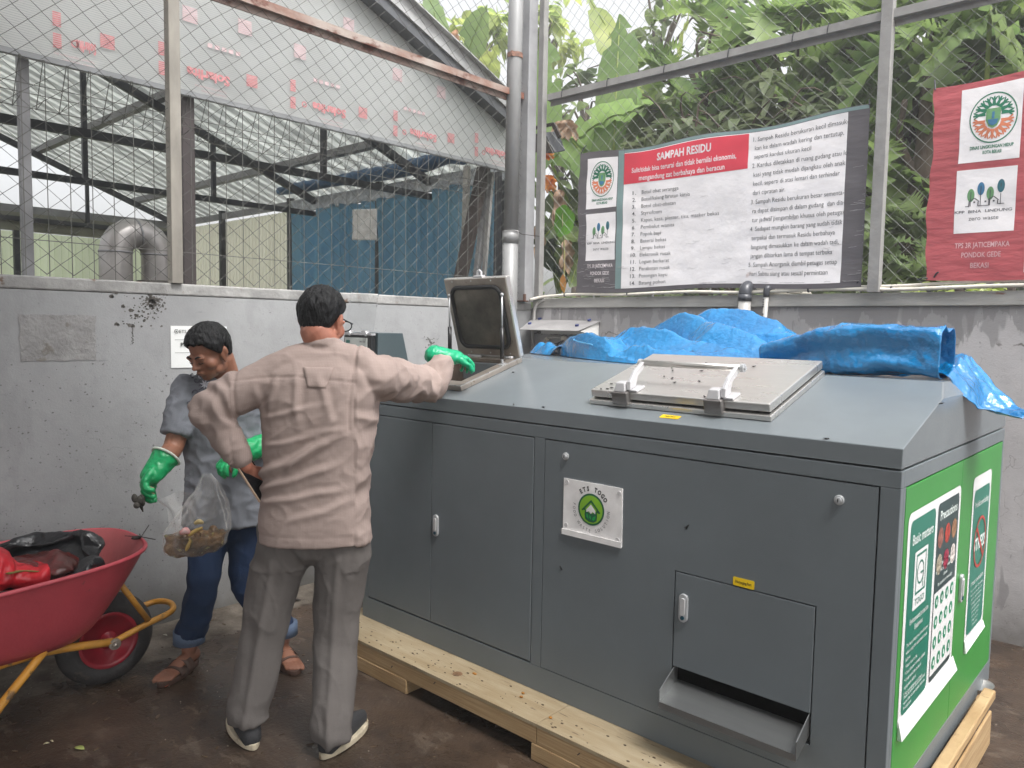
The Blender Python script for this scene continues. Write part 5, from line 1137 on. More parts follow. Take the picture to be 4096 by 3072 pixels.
bagblob('waste_bag','dark red bag of wet waste at the back inside the black bin bag',mat('dark_red_bag',rgb((112,30,34)),rough=.3,var=.3,scale=9,bump=.4,bscale=30,col2=rgb((60,40,34))),[(V(CXw-.02,.96,.545),.17,.17,.06),(V(CXw-.10,.78,.545),.14,.18,.07)],bagd(8,1.2))
bagblob('waste_bag','pinkish red plastic bag at the left edge of the wheelbarrow',mat('pink_red_bag',rgb((228,60,80)),rough=.25,var=.12,scale=8,bump=.3,bscale=30,trans=.3),[(V(CXw-.14,.60,.67),.11,.17,.10),(V(CXw-.10,.45,.64),.11,.13,.11)],bagd(11,1.3))
q=MB(); P=[V(CXw+.17,.82,.60),V(CXw+.12,.88,.585),V(CXw+.15,.95,.57)]; q.tube(P,[(.012,.004),(.014,.004),(.004,.002)],n=8,smooth=3); tag(q.build('leaf_scrap',mat('olive_peel',rgb((126,112,54)),rough=.6),smooth=True),'olive brown peel beside the bright red bag','food scrap')
# dry twig on the rim
q=MB(); a=tray(False)(.215,0)
for dx,dy,dz in ((.06,-.03,.03),(-.04,.05,.035),(.05,.04,-.01),(-.02,-.06,.012)): q.tube([a+V(0,0,.012),a+V(dx,dy,dz+.012)],.0018,n=5)
q.ell(a+V(.0,-.02,.012),.018,.022,.008,n=8,m=5); tag(q.build('dry_leaf',M_dbrown),'dry dark leaf and twigs on the front rim of the wheelbarrow','leaf')
# leaves and crumbs on the floor
def leafq(p,L_,W_,a,m,lab,name='leaf'):
    q=MB(); d=V(math.cos(a),math.sin(a),0); s=V(-d.y,d.x,0); n=8; vs=[];fs=[]
    for i in range(n+1):
        t=i/n; w_=W_*math.sin(math.pi*t)**.8/2+.0005
        for k in (-1,0,1): vs.append(p+d*(L_*(t-.5))+s*(w_*k)+V(0,0,.003+.004*abs(k)*math.sin(t*3)))
    for i in range(n):
        for k in (0,1): fs.append((i*3+k,i*3+3+k,i*3+4+k,i*3+1+k))
    q.add(vs,fs); o=q.build(name,m,smooth=True); solid(o,.001); return tag(o,lab,'leaf')
leafq(onz(318,2996,.002),.045,.022,.4,mat('leaf_yellow_green',rgb((176,186,110)),rough=.5),'pale yellow-green leaf on the wet floor, nearest the camera')
leafq(onz(185,2978,.002),.020,.009,1.2,mat('leaf_pale',rgb((190,184,150)),rough=.5),'tiny pale leaf left of the yellow-green leaf')
leafq(onz(206,2968,.002),.018,.006,.2,MATS['leaf_pale'],'tiny pale sliver just beyond the tiny pale leaf')
leafq(onz(667,2745,.002),.026,.014,2.2,mat('carrot_scrap',rgb((196,84,50)),rough=.5),'small orange scrap on the floor by the sandal')
leafq(onz(1185,2402,.002),.05,.025,.9,M_dbrown,'dark dry leaf on the floor between the legs of the standing man')
leafq(onz(660,2543,.002),.03,.012,.3,mat('leaf_grey',rgb((168,164,150)),rough=.5),'pale grey scrap on the dry concrete near the wheel hoop')
q=MB(); rr_=random.Random(21)
for k in range(120):
    x=rr_.uniform(-3.85,-1.9) if rr_.random()<.8 else rr_.uniform(-.45,.2); y=rr_.uniform(.5,2.4) if x<-2.9 else rr_.uniform(.8,1.9)
    s=rr_.uniform(.004,.012); a=rr_.uniform(0,6.28); q.ell(V(x,y,.0015),s*1.6,s*.6,.0012,ax=(V(math.cos(a),math.sin(a),0),V(-math.sin(a),math.cos(a),0),V(0,0,1)),n=7,m=4)
tag(q.build('litter',mat('litter_brown',rgb((96,78,58)),rough=.8,col2=rgb((52,40,32)),scale=30),smooth=True),kind='stuff')
q=MB(); rr_=random.Random(12)
for k in range(170):
    x=rr_.uniform(-3.85,-.1); y=rr_.uniform(.3,4.3) if x<-3.3 or x>-.5 else rr_.uniform(.9,2.0)
    if rr_.random()<.5: x=rr_.uniform(-3.88,-3.4); y=rr_.uniform(.6,3.5)
    s=rr_.uniform(.0015,.0045); q.ell(V(x,y,.001),s,s*.8,s*.5,n=5,m=3)
tag(q.build('grit',mat('grit_grey',rgb((150,142,130)),rough=.9,var=.3,scale=200)),kind='stuff')
# ================================================================== VEGETATION BEYOND THE FENCES
def leafmat(name,c1,c2,tr=.35,rough=.36,sc=1.6):
    c1=[v+(255-v)*.20 for v in c1]; c2=[v+(255-v)*.14 for v in c2]; c1[0]+=22; c1[1]+=10; c2[0]+=14; c2[1]+=6; tr=min(.65,tr+.2)
    return mat(name,rgb(c1),rough=rough,col2=rgb(c2),scale=sc,trans=tr,spec=.5)
ML_bread=leafmat('leaf_breadfruit',(96,138,58),(52,92,44)); ML_dark=leafmat('leaf_dark',(62,88,56),(34,58,40),.2,.28); ML_mid=leafmat('leaf_mid',(84,120,62),(46,78,44),.3)
ML_ban=leafmat('leaf_banana',(100,144,72),(70,116,60),.5,.35,.8); ML_lt=leafmat('leaf_light',(150,176,80),(90,130,60),.5); ML_dry=leafmat('leaf_dry',(186,150,118),(140,100,72),.3,.7,5); ML_tan=mat('leaf_tan',rgb((200,172,148)),rough=.7,col2=rgb((158,128,104)),scale=9,trans=.3); ML_or=leafmat('leaf_orange',(232,160,70),(206,120,50),.5,.5,4)
M_bark=mat('bark',rgb((92,80,68)),rough=.9,col2=rgb((58,48,42)),scale=6,bump=.6,bscale=14,stretch=(1,1,.4)); M_stem=mat('green_stem',rgb((128,150,84)),rough=.5,col2=rgb((150,128,90)),scale=4)
def leafgeo(b,p,d,up,L_,W_,kind,rnd,droop=.5):
    d=d.normalized(); s=d.cross(up)
    if s.length<1e-3: s=V(1,0,0)
    s.normalize(); n=s.cross(d).normalized()
    N={'lobed':13,'plain':4,'banana':16}[kind]; vs=[];fs=[]; ph=rnd.random()
    for i in range(N+1):
        t=i/N; c=p+d*(L_*t)-V(0,0,1)*(L_*droop*t*t)
        if kind=='lobed':
            w_=W_*.5*(math.sin(math.pi*min(1,t*.92+.08))**.6)*(1.0 if i%2 else .38); sw=d*(L_*.10 if i%2 else -.01)
        elif kind=='plain': w_=W_*.5*math.sin(math.pi*t)**.8; sw=V(0,0,0)
        else: w_=W_*.5*(min(1,t*7)**.6)*(1-max(0,(t-.6)/.4)**2.2*.96); sw=V(0,0,0)
        f=.22*w_
        vs+= [c-s*w_+n*f+sw,c,c+s*w_+n*f+sw]
    for i in range(N):
        for k in (0,1):
            if kind=='banana' and rnd.random()<.12 and i>2: continue
            fs.append((i*3+k,i*3+3+k,i*3+4+k,i*3+1+k))
    b.add(vs,fs)
def plant(name,label,cat,base,blobs,nleaf,L_,W_,kind,m,seed,group=None,trunkr=.07,droop=.5,stems=True,hang=0,stemm=None,gaps=.35,extra=None):
    rnd=random.Random(seed); t=thing(name,label,cat,base,group); base=Vector(base)
    if stems:
        b=MB(); big=max(blobs,key=lambda q:q[3]*q[5]); fork=base+V(0,0,max(.4,(big[2]-base.z)*.45))+V(rnd.uniform(-.1,.1),rnd.uniform(-.1,.1),0)
        b.tube([base-V(0,0,.1),(base+fork)/2+V(rnd.uniform(-.08,.08),0,0),fork],[trunkr*1.15,trunkr*.95,trunkr*.8],n=10,smooth=3)
        for q in blobs:
            c=V(q[0],q[1],q[2]); mid=(fork+c)/2+V(rnd.uniform(-.2,.2),rnd.uniform(-.2,.2),.1); b.tube([fork,mid,c],[trunkr*.75,trunkr*.5,trunkr*.3],n=8,smooth=3)
            for k in range(6):
                e=c+V(rnd.uniform(-1,1)*q[3],rnd.uniform(-1,1)*q[4],rnd.uniform(-1,1)*q[5])*.8; b.tube([mid*.4+c*.6,(c+e)/2+V(0,0,.05),e],[trunkr*.25,trunkr*.16,trunkr*.08],n=6,smooth=2)
        b.build('trunk',stemm or M_bark,t,smooth=True)
    b=MB(); tot=sum(q[3]*q[4]*q[5] for q in blobs)
    for q in blobs:
        c=V(q[0],q[1],q[2]); n=int(nleaf*q[3]*q[4]*q[5]/tot); k=0
        # leaves sit in whorls at twig ends
        while k<n:
            while True:
                u=V(rnd.uniform(-1,1),rnd.uniform(-1,1),rnd.uniform(-1,1))
                if u.length<1: break
            u=u*(.6+.4*rnd.random())
            if mn.noise(V(u.x*2.6+seed,u.y*2.6,u.z*2.6))<-gaps*.35: 
                k+=.5; continue
            p=c+V(u.x*q[3],u.y*q[4],u.z*q[5]); cl=rnd.randint(4,8)
            ax=(u+V(0,0,.25)).normalized()
            for j in range(cl):
                a=j*2.4+rnd.uniform(-.4,.4); x,y,z=frame(ax); d=x*math.cos(a)+y*math.sin(a)+ax*rnd.uniform(.0,.7)-V(0,0,hang*rnd.uniform(.5,1)); s=rnd.uniform(.6,1.15)
                leafgeo(b,p+V(rnd.uniform(-.04,.04),rnd.uniform(-.04,.04),rnd.uniform(-.05,.05)),d,V(0,0,1)+V(rnd.uniform(-.5,.5),rnd.uniform(-.5,.5),0),L_*s,W_*s,kind,rnd,droop*rnd.uniform(.5,1.3))
            k+=cl
    b.build('crown',m,t,smooth=True)
    if extra: extra(t,rnd)
    return t
def B(px,py,Y,r,ry=None,rz=None): p=ony(px,py,Y); return (p.x,p.y,p.z,r,ry or r*.8,rz or r*.85)
def G(px,Y): p=ony(px,1300,Y); return (p.x,Y,0)
# large trees behind
plant('breadfruit_tree','breadfruit tree with big lobed bright leaves above the residue banner','tree',G(3150,6.9),[B(3180,330,6.9,.95),B(2750,260,6.9,.8),B(3420,120,7.0,.8),B(3000,560,6.6,.7),B(3500,420,7.0,.75)],290,.58,.40,'lobed',ML_bread,3,trunkr=.09)
plant('breadfruit_tree','breadfruit tree with lobed leaves and dark trunk above the red banner','tree',G(3690,6.7),[B(3850,230,6.7,.7),B(3650,520,6.6,.6),B(4080,120,6.8,.8),B(3560,760,6.4,.5)],220,.56,.38,'lobed',ML_bread,4,trunkr=.13)
plant('leafy_tree','dark glossy drooping-leaved tree right behind the banner top','tree',G(2860,6.0),[B(2700,520,6.0,.55),B(2950,620,5.9,.55),B(3250,560,6.1,.6),B(2560,700,5.8,.4),B(3100,380,6.3,.55)],600,.30,.10,'plain',ML_dark,5,hang=.6,trunkr=.06)
plant('leafy_tree','dense dark tree with dangling foliage between the two banners','tree',G(3720,7.4),[B(3600,650,7.2,.6),B(3680,950,7.0,.45),B(3900,500,7.6,.9),B(3600,200,7.8,.9),B(3320,700,7.4,.7)],640,.32,.12,'plain',ML_dark,6,hang=.45,trunkr=.12)
plant('leafy_tree','tall dark tree at the top right behind the fence','tree',G(4000,9.0),[B(3900,100,9.0,1.3),B(4300,500,8.5,1.4),B(3500,-100,9.5,1.4),B(3200,100,9.5,1.2),B(4200,50,9,1.2)],330,.46,.22,'plain',ML_mid,7,trunkr=.14)
plant('leafy_tree','pale tree far behind the banana leaves at the left of the banner','tree',G(2300,9.5),[B(2350,420,9.5,.9),B(2700,90,10,1.0),B(2240,650,9,.8),B(2900,330,10,1.2),B(2550,280,10,.9)],480,.36,.15,'plain',ML_mid,8,trunkr=.1,gaps=.12)
plant('leafy_tree','distant light tree seen between the shed roof and rain pipe','tree',G(1850,10.5),[B(1850,380,10.5,1.0),B(1650,150,10.5,1.0),B(1950,120,10.5,.9),B(2200,120,11,.9)],800,.36,.15,'plain',ML_lt,9,trunkr=.1,gaps=.15)
# banana plants
def banana(label,base,leaves,seed,dry=(),group='banana plants beyond the fence'):
    rnd=random.Random(seed); t=thing('banana_plant',label,'banana plant',base,group); bz=Vector(base); top=bz+V(0,0,1.9)
    b=MB(); b.tube([bz-V(0,0,.1),bz+V(.03,0,1.0),top],[.11,.085,.05],n=14,smooth=3); b.build('trunk',M_stem,t,smooth=True)
    for (px,py,Y,tip,W_,m) in leaves:
        a=ony(px,py,Y); e=ony(*tip); mid=(a+e)/2+V(0,0,.25*(e-a).length*.5); P=crom([a,mid,e],9); b=MB(); N=len(P)-1; vs=[];fs=[]
        tor=[rnd.random()<.16 for _ in range(N)]
        for i,p in enumerate(P):
            u=i/N; tg=(P[min(i+1,N)]-P[max(0,i-1)]).normalized(); s=tg.cross(V(0,0,1)).normalized(); 
            s=(s*.8+V(0,0,.6*rnd.uniform(.6,1))*(1)).normalized(); w_=W_*.5*(min(1,u*6+.05)**.6)*(1-max(0,(u-.55)/.45)**2*.95)
            n=s.cross(tg)
            for k,kk in ((-1,1),(-.5,.6),(0,0),(.5,.6),(1,1)): vs.append(p+s*(k*w_)+V(0,0,-.22*abs(k)*w_)+n*(.02*math.sin(i*2.2+k)))
        for i in range(N):
            for k in range(4):
                if tor[i] and k in (0,3): continue
                fs.append((i*5+k,i*5+5+k,i*5+6+k,i*5+1+k))
        b.add(vs,fs); lo=b.build('leaf_blade',m,t,smooth=True)
        b=MB(); b.tube([top]+P,[.02]+[.014-.010*i/N for i in range(N+1)],n=6); b.build('midrib',ML_lt,lo,smooth=True)
    for (px,py,Y,L_,W_,m) in dry:
        a=ony(px,py,Y); b=MB()
        for k in range(7):
            o=V(rnd.uniform(-.5,.5)*W_,rnd.uniform(-.04,.04),0); P=[a+o*.5,a+o-V(0,0,L_*.35),a+o*1.2+V(rnd.uniform(-.05,.05),0,-L_*rnd.uniform(.7,1))]; P=crom(P,5); vs=[];fs=[]
            for i,p in enumerate(P):
                w_=.035*math.sin(math.pi*min(1,(i+1)/len(P)))+.006; vs+=[p-V(w_,.02*math.sin(i),0),p+V(0,.012,0),p+V(w_,.02*math.sin(i*1.7),0)]
            for i in range(len(P)-1):
                for q in (0,1): fs.append((i*3+q,i*3+3+q,i*3+4+q,i*3+1+q))
            b.add(vs,fs)
        b.build('dry_leaf',m,t,smooth=True)
    return t
banana('banana plant left of the banner with a wide pale leaf and tan dead leaf',G(2420,5.9),[(2420,760,5.9,(2150,470,5.7),.55,ML_ban),(2200,640,5.8,(2700,430,6.1),.50,ML_ban),(2450,720,5.9,(2480,60,6.3),.45,ML_ban),(2430,760,5.9,(2280,1150,5.4),.45,ML_mid),(2400,800,5.9,(2130,1000,5.6),.4,ML_mid),(2160,700,5.4,(2175,150,5.6),.42,ML_ban)],11,
 [(2260,480,5.4,.20,.22,ML_tan),(2185,600,5.3,.10,.05,ML_or),(2190,700,5.4,.16,.06,ML_or),(2240,760,5.5,.40,.06,ML_tan),(2150,900,4.95,.42,.05,ML_tan),(2265,960,5.4,.33,.07,ML_tan)])
banana('banana plant behind the shed eaves with orange withering leaf',G(1800,8.2),[(1800,420,8.2,(1560,40,8),.6,ML_ban),(1820,420,8.2,(1950,20,8.2),.55,ML_ban),(1800,400,8.2,(1700,-60,8.2),.5,ML_ban),(1900,500,8,(1990,180,7.8),.4,ML_lt)],12,[(1790,200,7.8,.45,.3,ML_or),(1880,260,7.8,.4,.3,ML_or),(1820,120,7.8,.4,.2,ML_dry)])
banana('banana plant above the banner middle with upright light leaves',G(2620,7.8),[(2600,700,7.8,(2350,-20,8),.55,ML_lt),(2620,700,7.8,(2760,40,8),.55,ML_lt),(2640,700,7.8,(2960,200,7.6),.5,ML_ban),(2600,650,7.8,(2480,250,7.2),.4,ML_ban)],13)
banana('banana plant at the upper right with one long hanging pale leaf',G(3900,6.0),[(3960,60,6.0,(3640,330,5.8),.34,ML_ban),(3960,60,6.0,(4150,420,6),.4,ML_mid),(3960,40,6,(3880,-200,6),.4,ML_ban)],14)
banana('banana clump low at the left of the banner, dark green leaves',G(2230,6.6),[(2200,980,6.3,(2330,760,5.9),.5,ML_dark),(2200,1000,6.4,(2130,700,6.2),.5,ML_mid),(2250,1050,6.2,(2420,900,5.9),.5,ML_dark),(2230,1100,6.2,(2160,900,5.8),.45,ML_dark),(2280,1100,5.8,(2330,930,5.4),.4,ML_mid)],15)
# broad round leaf
t=thing('broad_leaf_plant','young plant with one broad round bright green leaf by the column','plant',G(2255,5.15)); c=ony(2252,885,5.15)
b=MB(); vs=[c];n=24
for k in range(n):
    a=2*math.pi*k/n; r=.118*(1+.06*math.sin(a*6)); vs.append(c+V(r*math.cos(a)*.95,.02*math.cos(a*2),r*math.sin(a)*1.12))
b.add(vs,[(0,1+k,1+(k+1)%n) for k in range(n)]); b.build('leaf_blade',mat('leaf_fresh',rgb((112,170,60)),rough=.4,trans=.5,var=.08),t,smooth=True)
b=MB(); b.tube([V(c.x,5.15,0),c+V(.01,.02,-.5),c+V(0,-.006,-.02),c+V(0,-.006,.10)],[.01,.008,.004,.002],n=6,smooth=4); b.build('stem',M_stem,t,smooth=True)
t=thing('yellow_leaf','orange-yellow dying leaf hanging at the lower left of the banner','leaf',(0,0,0)); bpy.data.objects.remove(t)
q=MB(); leafgeo(q,ony(2252,1092,5.0),V(.1,0,-1),V(0,-1,0),.17,.07,'plain',random.Random(1),0); tag(q.build('leaf',ML_or,smooth=True),'orange-yellow dying leaf hanging at the lower left of the banner','leaf')
# low shrubs along the wall top
labs=['low shrub with pale rounded leaves at the foot of the column','low shrub under the left half of the residue banner','low shrub under the middle of the residue banner','low shrub behind the two drain elbows','low shrub under the right end of the residue banner','low shrub just right of the fence post','low bright shrub under the left corner of the red banner','low shrub at the far right under the red banner']
for i,(px,l) in enumerate(zip((2230,2480,2740,3020,3290,3560,3800,4060),labs)):
    Y=5.15+.1*(i%3); q=ony(px,1120,Y)
    plant('shrub',l,'shrub',(q.x,Y,0),[(q.x-.08,Y,1.72,.24,.18,.16),(q.x+.12,Y+.1,1.66,.24,.2,.20),(q.x,Y+.1,1.35,.25,.25,.3)],620,.085,.045,'plain',[ML_mid,ML_mid,ML_dark,ML_mid,ML_dark,ML_dark,ML_lt,ML_lt][i],30+i,group='low shrubs along the top of the back wall',trunkr=.012,gaps=.6)
plant('breadfruit_tree','young plant with lobed leaves low between the fence post and red banner','plant',G(3620,5.6),[B(3570,1000,5.6,.28,.25,.28),B(3640,1090,5.6,.25,.2,.16)],60,.32,.20,'lobed',ML_mid,50,trunkr=.02)
# bare branches
rnd=random.Random(5); t=thing('old_tree','gnarled bare brown trunk and branches between the two banners','tree',G(3680,6.2))
b=MB(); a=ony(3690,1180,6.2)
b.tube([V(a.x,6.2,0),a,ony(3660,900,6.2),ony(3700,650,6.2),ony(3720,300,6.3)],[.12,.11,.10,.08,.05],n=12,smooth=4)
for P,r in (([(3660,950),(3560,820),(3480,760)],.035),([(3670,1000),(3600,930),(3540,940),(3500,900)],.03),([(3680,800),(3800,700),(3850,560)],.04),([(3660,700),(3600,560),(3620,400)],.035),([(3650,1100),(3590,1060),(3560,980)],.03),([(2900,480),(2980,560),(3120,640),(3300,700)],.04)):
    b.tube([ony(x,y,6.15+.03*i) for i,(x,y) in enumerate(P)],[r*(1-.2*i) for i in range(len(P))],n=8,smooth=4)
b.build('trunk',M_bark,t,smooth=True)
# far mass of foliage
b=MB(); rnd=random.Random(77)
for k in range(5200):
    x=rnd.uniform(-9.5,7); y=rnd.uniform(11.5,14); top=3.2+1.2*mn.noise(V(x*.5,y*.5,0))+.7*mn.noise(V(x*1.7,0,3)); z=top*rnd.random()**.7
    d=V(rnd.uniform(-1,1),rnd.uniform(-1,1),rnd.uniform(-.6,.6)); leafgeo(b,V(x,y,z),d,V(0,0,1),.5,.24,'plain',rnd,.4)
tag(b.build('far_foliage',ML_mid,smooth=True),kind='stuff')
# left: foliage beyond the shed side
b=MB()
for k in range(2500):
    y=rnd.uniform(-1,7); x=rnd.uniform(-17,-15); z=rnd.uniform(0,2.2+.8*mn.noise(V(y*.8,0,1))); leafgeo(b,V(x,y,z),V(rnd.uniform(-1,1),rnd.uniform(-1,1),rnd.uniform(-.6,.6)),V(0,0,1),.5,.24,'plain',rnd,.4)
tag(b.build('far_hedge',ML_mid,smooth=True),kind='stuff')
# ================================================================== PEOPLE
M_skin=mat('skin_tan',rgb((186,128,106)),rough=.5,var=.06,scale=10,bump=.06,bscale=60,col2=rgb((160,100,80)))
M_skind=mat('skin_brown',rgb((156,108,86)),rough=.5,var=.08,scale=12,bump=.06,bscale=60,col2=rgb((132,88,68)))
M_hair=mat('black_hair',(.010,.010,.011),rough=.42,var=.3,scale=40,bump=.9,bscale=70,stretch=(1,1,.35),spec=.25)
def clothmat(name,col,grid=None,bump=.25,rough=.85,bs=260):
    m=mat(name,col,rough=rough,var=.05,scale=5,spec=.2,bump=bump,bscale=bs)
    if grid:
        n=m.node_tree; N=n.nodes; L=n.links; b=N['Principled BSDF']; src=b.inputs['Base Color'].links[0].from_socket
        tc=N.new('ShaderNodeTexCoord'); acc=None
        sp=N.new('ShaderNodeSeparateXYZ')
        rot=N.new('ShaderNodeMapping'); rot.inputs['Rotation'].default_value=(0,0,R_(grid[1])); L.new(tc.outputs['Object'],rot.inputs[0]); L.new(rot.outputs[0],sp.inputs[0])
        outs=[]
        for ax in (0,2):
            mu=N.new('ShaderNodeMath'); mu.operation='MULTIPLY'; mu.inputs[1].default_value=2*math.pi/grid[0]; L.new(sp.outputs[ax],mu.inputs[0])
            si=N.new('ShaderNodeMath'); si.operation='SINE'; L.new(mu.outputs[0],si.inputs[0])
            r=N.new('ShaderNodeMapRange'); r.inputs[1].default_value=.45; r.inputs[2].default_value=.95; L.new(si.outputs[0],r.inputs[0]); outs.append(r.outputs[0])
        mx=N.new('ShaderNodeMath'); mx.operation='MAXIMUM'; L.new(outs[0],mx.inputs[0]); L.new(outs[1],mx.inputs[1])
        sc=N.new('ShaderNodeMath'); sc.operation='MULTIPLY'; sc.inputs[1].default_value=.4; L.new(mx.outputs[0],sc.inputs[0])
        mi=N.new('ShaderNodeMix'); mi.data_type='RGBA'; L.new(sc.outputs[0],mi.inputs['Factor']); L.new(src,mi.inputs['A']); mi.inputs['B'].default_value=(*grid[2],1); L.new(mi.outputs['Result'],b.inputs['Base Color'])
    return m
def head(b,c,f,r,u,s=1.0,jaw=1.0):
    """head volume: c centre, f forward, r right, u up; returns nothing, adds to b"""
    def P(x,y,z): return c+r*(x*s)+f*(y*s)+u*(z*s)
    A=(r,f,u)
    def e(x,y,z,a,bb,cc,ax=A): b.ell(P(x,y,z),a*s,bb*s,cc*s,ax=ax,n=20,m=14)
    e(0,-.012,.030,.074,.094,.088); e(0,.012,-.020,.066,.082,.085); e(0,.040,-.062,.052,.048,.052); e(0,.062,-.094,.027,.022,.020)
    for q in (-1,1):
        e(q*.045,.048,-.030,.026,.030,.030)           # cheek
        e(q*.050,.008,-.070,.017,.040,.030)           # jaw angle
        e(q*.031,.082,.014,.026,.012,.010)            # brow
        e(q*.079,-.008,-.012,.010,.020,.034)         # ear
        e(q*.090,-.018,.002,.007,.012,.024); e(q*.081,-.002,-.040,.007,.010,.012)
        e(q*.012,.098,-.032,.010,.010,.008)           # nostril
        e(q*.031,.081,-.003,.013,.010,.0075)          # eyelid
    b.limb([P(0,.086,.008),P(0,.100,-.012),P(0,.110,-.028)],[(.008*s,.009*s),(.009*s,.009*s),(.012*s,.010*s)],n=12,smooth=3)
    e(0,.090,-.058,.024,.012,.0065); e(0,.087,-.068,.021,.012,.0075)  # lips
    e(0,.085,-.050,.016,.012,.012)
def hair(par,c,f,r,u,s,m,line,seed=1,fringe=0):
    """cap of hair following the skull; line(az)-> lowest elevation (fraction) for azimuth"""
    b=MB(); N,Mh=72,26; vs=[];fs=[]
    cc=c-f*(.010*s)+u*(.022*s)
    for i in range(N):
        az=2*math.pi*i/N  # 0 = forward
        lo=line(az)
        for j in range(Mh+1):
            t=j/Mh; el=R_(90)+(lo-R_(90))*t
            rx,ry,rz=.081*s,.103*s,.098*s
            d=V(math.sin(az)*math.cos(el)*rx,math.cos(az)*math.cos(el)*ry,math.sin(el)*rz)
            if el<0: d.z=math.sin(el)*rz*1.3; k=1-.42*(-math.sin(el))**1.3; d.x*=k/ max(.25,math.cos(el))*min(1,math.cos(el)+.12); d.y*=k/max(.25,math.cos(el))*min(1,math.cos(el)+.12)
            k=1+.05*mn.noise(V(d.x*60,d.y*60,d.z*22+seed))+.035*mn.noise(V(d.x*170,d.y*170,d.z*40+seed))
            if t>.97: k*=.955
            d=d*k*(1+.012*(1-t))
            vs.append(cc+r*d.x+f*d.y+u*d.z)
    for i in range(N):
        for j in range(Mh): a=i*(Mh+1)+j; c2=((i+1)%N)*(Mh+1)+j; fs.append((a,a+1,c2+1,c2))
    b.add(vs,fs); o=b.build('hair',m,par,smooth=True); solid(o,.007*s,-1)
    rs=random.Random(seed); q=MB()
    for _ in range(3800):
        i=rs.randrange(N); j=int(rs.random()**.7*(Mh-3)); c0=vs[i*(Mh+1)+j]; c1=vs[((i+rs.choice((-1,0,0,1)))%N)*(Mh+1)+min(Mh,j+rs.randint(2,5))]
        nrm=(c0-cc).normalized(); e=c1+(c1-c0)*rs.uniform(-.1,.5)+nrm*rs.uniform(.000,.005); w_=nrm.cross(c1-c0)
        if w_.length<1e-6: continue
        w_=w_.normalized()*.0010; m0=(c0+e)/2+nrm*.0030; q.add([c0-w_+nrm*.0005,c0+w_+nrm*.0005,m0+w_,m0-w_,e],[(0,1,2,3),(3,2,4)])
    q.build('hair_strands',m,o); return o
def hand(b,w,d,n,th,L_=.185,curl=(.35,.5,.4),spread=.10,k=1.0,tcurl=.5,lengths=(.072,.080,.075,.060)):
    """w wrist, d pointing direction, n palm side normal, th side on which the thumb sits"""
    d=d.normalized(); n=(n-d*n.dot(d)).normalized(); s=(th-d*th.dot(d)-n*th.dot(n)).normalized(); z=L_/.185
    kn=w+d*(.090*z)
    b.limb([w-d*.01,w+d*.035*z,w+d*.078*z],[(.024*z*k,.017*z*k),(.036*z*k,.017*z*k),(.040*z*k,.014*z*k)],n=16,smooth=3,up=n)
    for i in range(4):
        off=(1.5-i)*.0205*z; base=w+d*(.080*z-.004*abs(1.2-i))+s*off; dd=(d+s*((1.5-i)*spread)).normalized(); P=[w+d*.055*z+s*off*.8,base]; L=lengths[i]*z
        a=0
        for q,(fr,cu) in enumerate(zip((.45,.31,.24),curl)):
            a+=cu*(1+.08*i); e=dd*math.cos(a)+n*math.sin(a); P.append(P[-1]+e*(L*fr))
        b.limb(P,[.0105*k*z,.0100*k*z,.0092*k*z,.0083*k*z,.0070*k*z],n=10,smooth=3)
    t0=w+d*.028*z+s*.024*z; t1=t0+(s*.62+d*.62+n*.35).normalized()*.040*z; t2=t1+(s*.28+d*.75+n*tcurl).normalized()*.034*z; t3=t2+(d*.75+n*(tcurl+.35)-s*.1).normalized()*.027*z
    b.limb([w+d*.015*z+s*.006,t0,t1,t2,t3],[.016*k*z,.0155*k*z,.0125*k*z,.0105*k*z,.0085*k*z],n=12,smooth=3)
def wrinkle(dirs,amp,seed=0,fine=.0018):
    D=[(Vector(a).normalized(),Vector(s_)) for a,s_ in dirs]
    def f(p,n):
        h=0
        for i,(ax,_) in enumerate(D):
            along=p.dot(ax); q=p-ax*along*.78
            v=mn.noise(q*9+V(seed+i*7,0,0)); h+=(1-abs(v)*2.6)*amp*(.5+.5*mn.noise(q*3+V(i,seed,0)))
            v=mn.noise(q*21+V(0,seed+i*3,0)); h+=(1-abs(v)*2.4)*amp*.35
        h+=fine*mn.noise(p*60)
        return p+n*h
    return f
# ---------------------------------------------------------------- man in the pink-beige shirt (seen from behind)
C1=V(-2.42,1.52,0); F1=V(-.72,.69,0).normalized(); R1=F1.cross(V(0,0,1)).normalized(); U=V(0,0,1)
def J(x,y,d=0): return onp(x,y,C1+F1*d,F1)
m1=thing('person','man seen from behind in pinkish beige shirt and grey trousers, reaching to the hatch','person',(C1.x,C1.y,0))
neck=J(1292,1392,.02); hd=J(1290,1282,.055); pel=J(1255,2090,.02)
gd=(R1*.85+F1*.45-U*.10); gn=(-U*1.0-F1*.1); gt=-F1
shL=J(1068,1502,.0); shR=J(1503,1488,.01); elL=J(842,1640,-.06); wrL=J(985,1868,-.03); elR=J(1722,1545,.35); 
glw=J(1786,1428,.46)           # right wrist, over the hatch rim
hipL=J(1135,2130,.02); hipR=J(1372,2130,.02); knL=J(1060,2500,.03); knR=J(1345,2520,.03)
anL=J(962,2875,-.0); anR=J(1325,2930,.02); anL.z=max(anL.z,.09); anR.z=max(anR.z,.09)
anL=V(-2.545,1.385,.095); anR=V(-2.275,1.570,.095)
f1h=(F1+R1*.35-U*.25).normalized(); r1h=f1h.cross(U).normalized(); u1h=r1h.cross(f1h).normalized()
b=MB(); head(b,hd,f1h,r1h,u1h,.94)
b.limb([neck-U*.05+F1*.015,neck+U*.02,hd-f1h*.03-u1h*.05],[(.045,.045),(.056,.055),(.060,.062)],n=18,smooth=3)
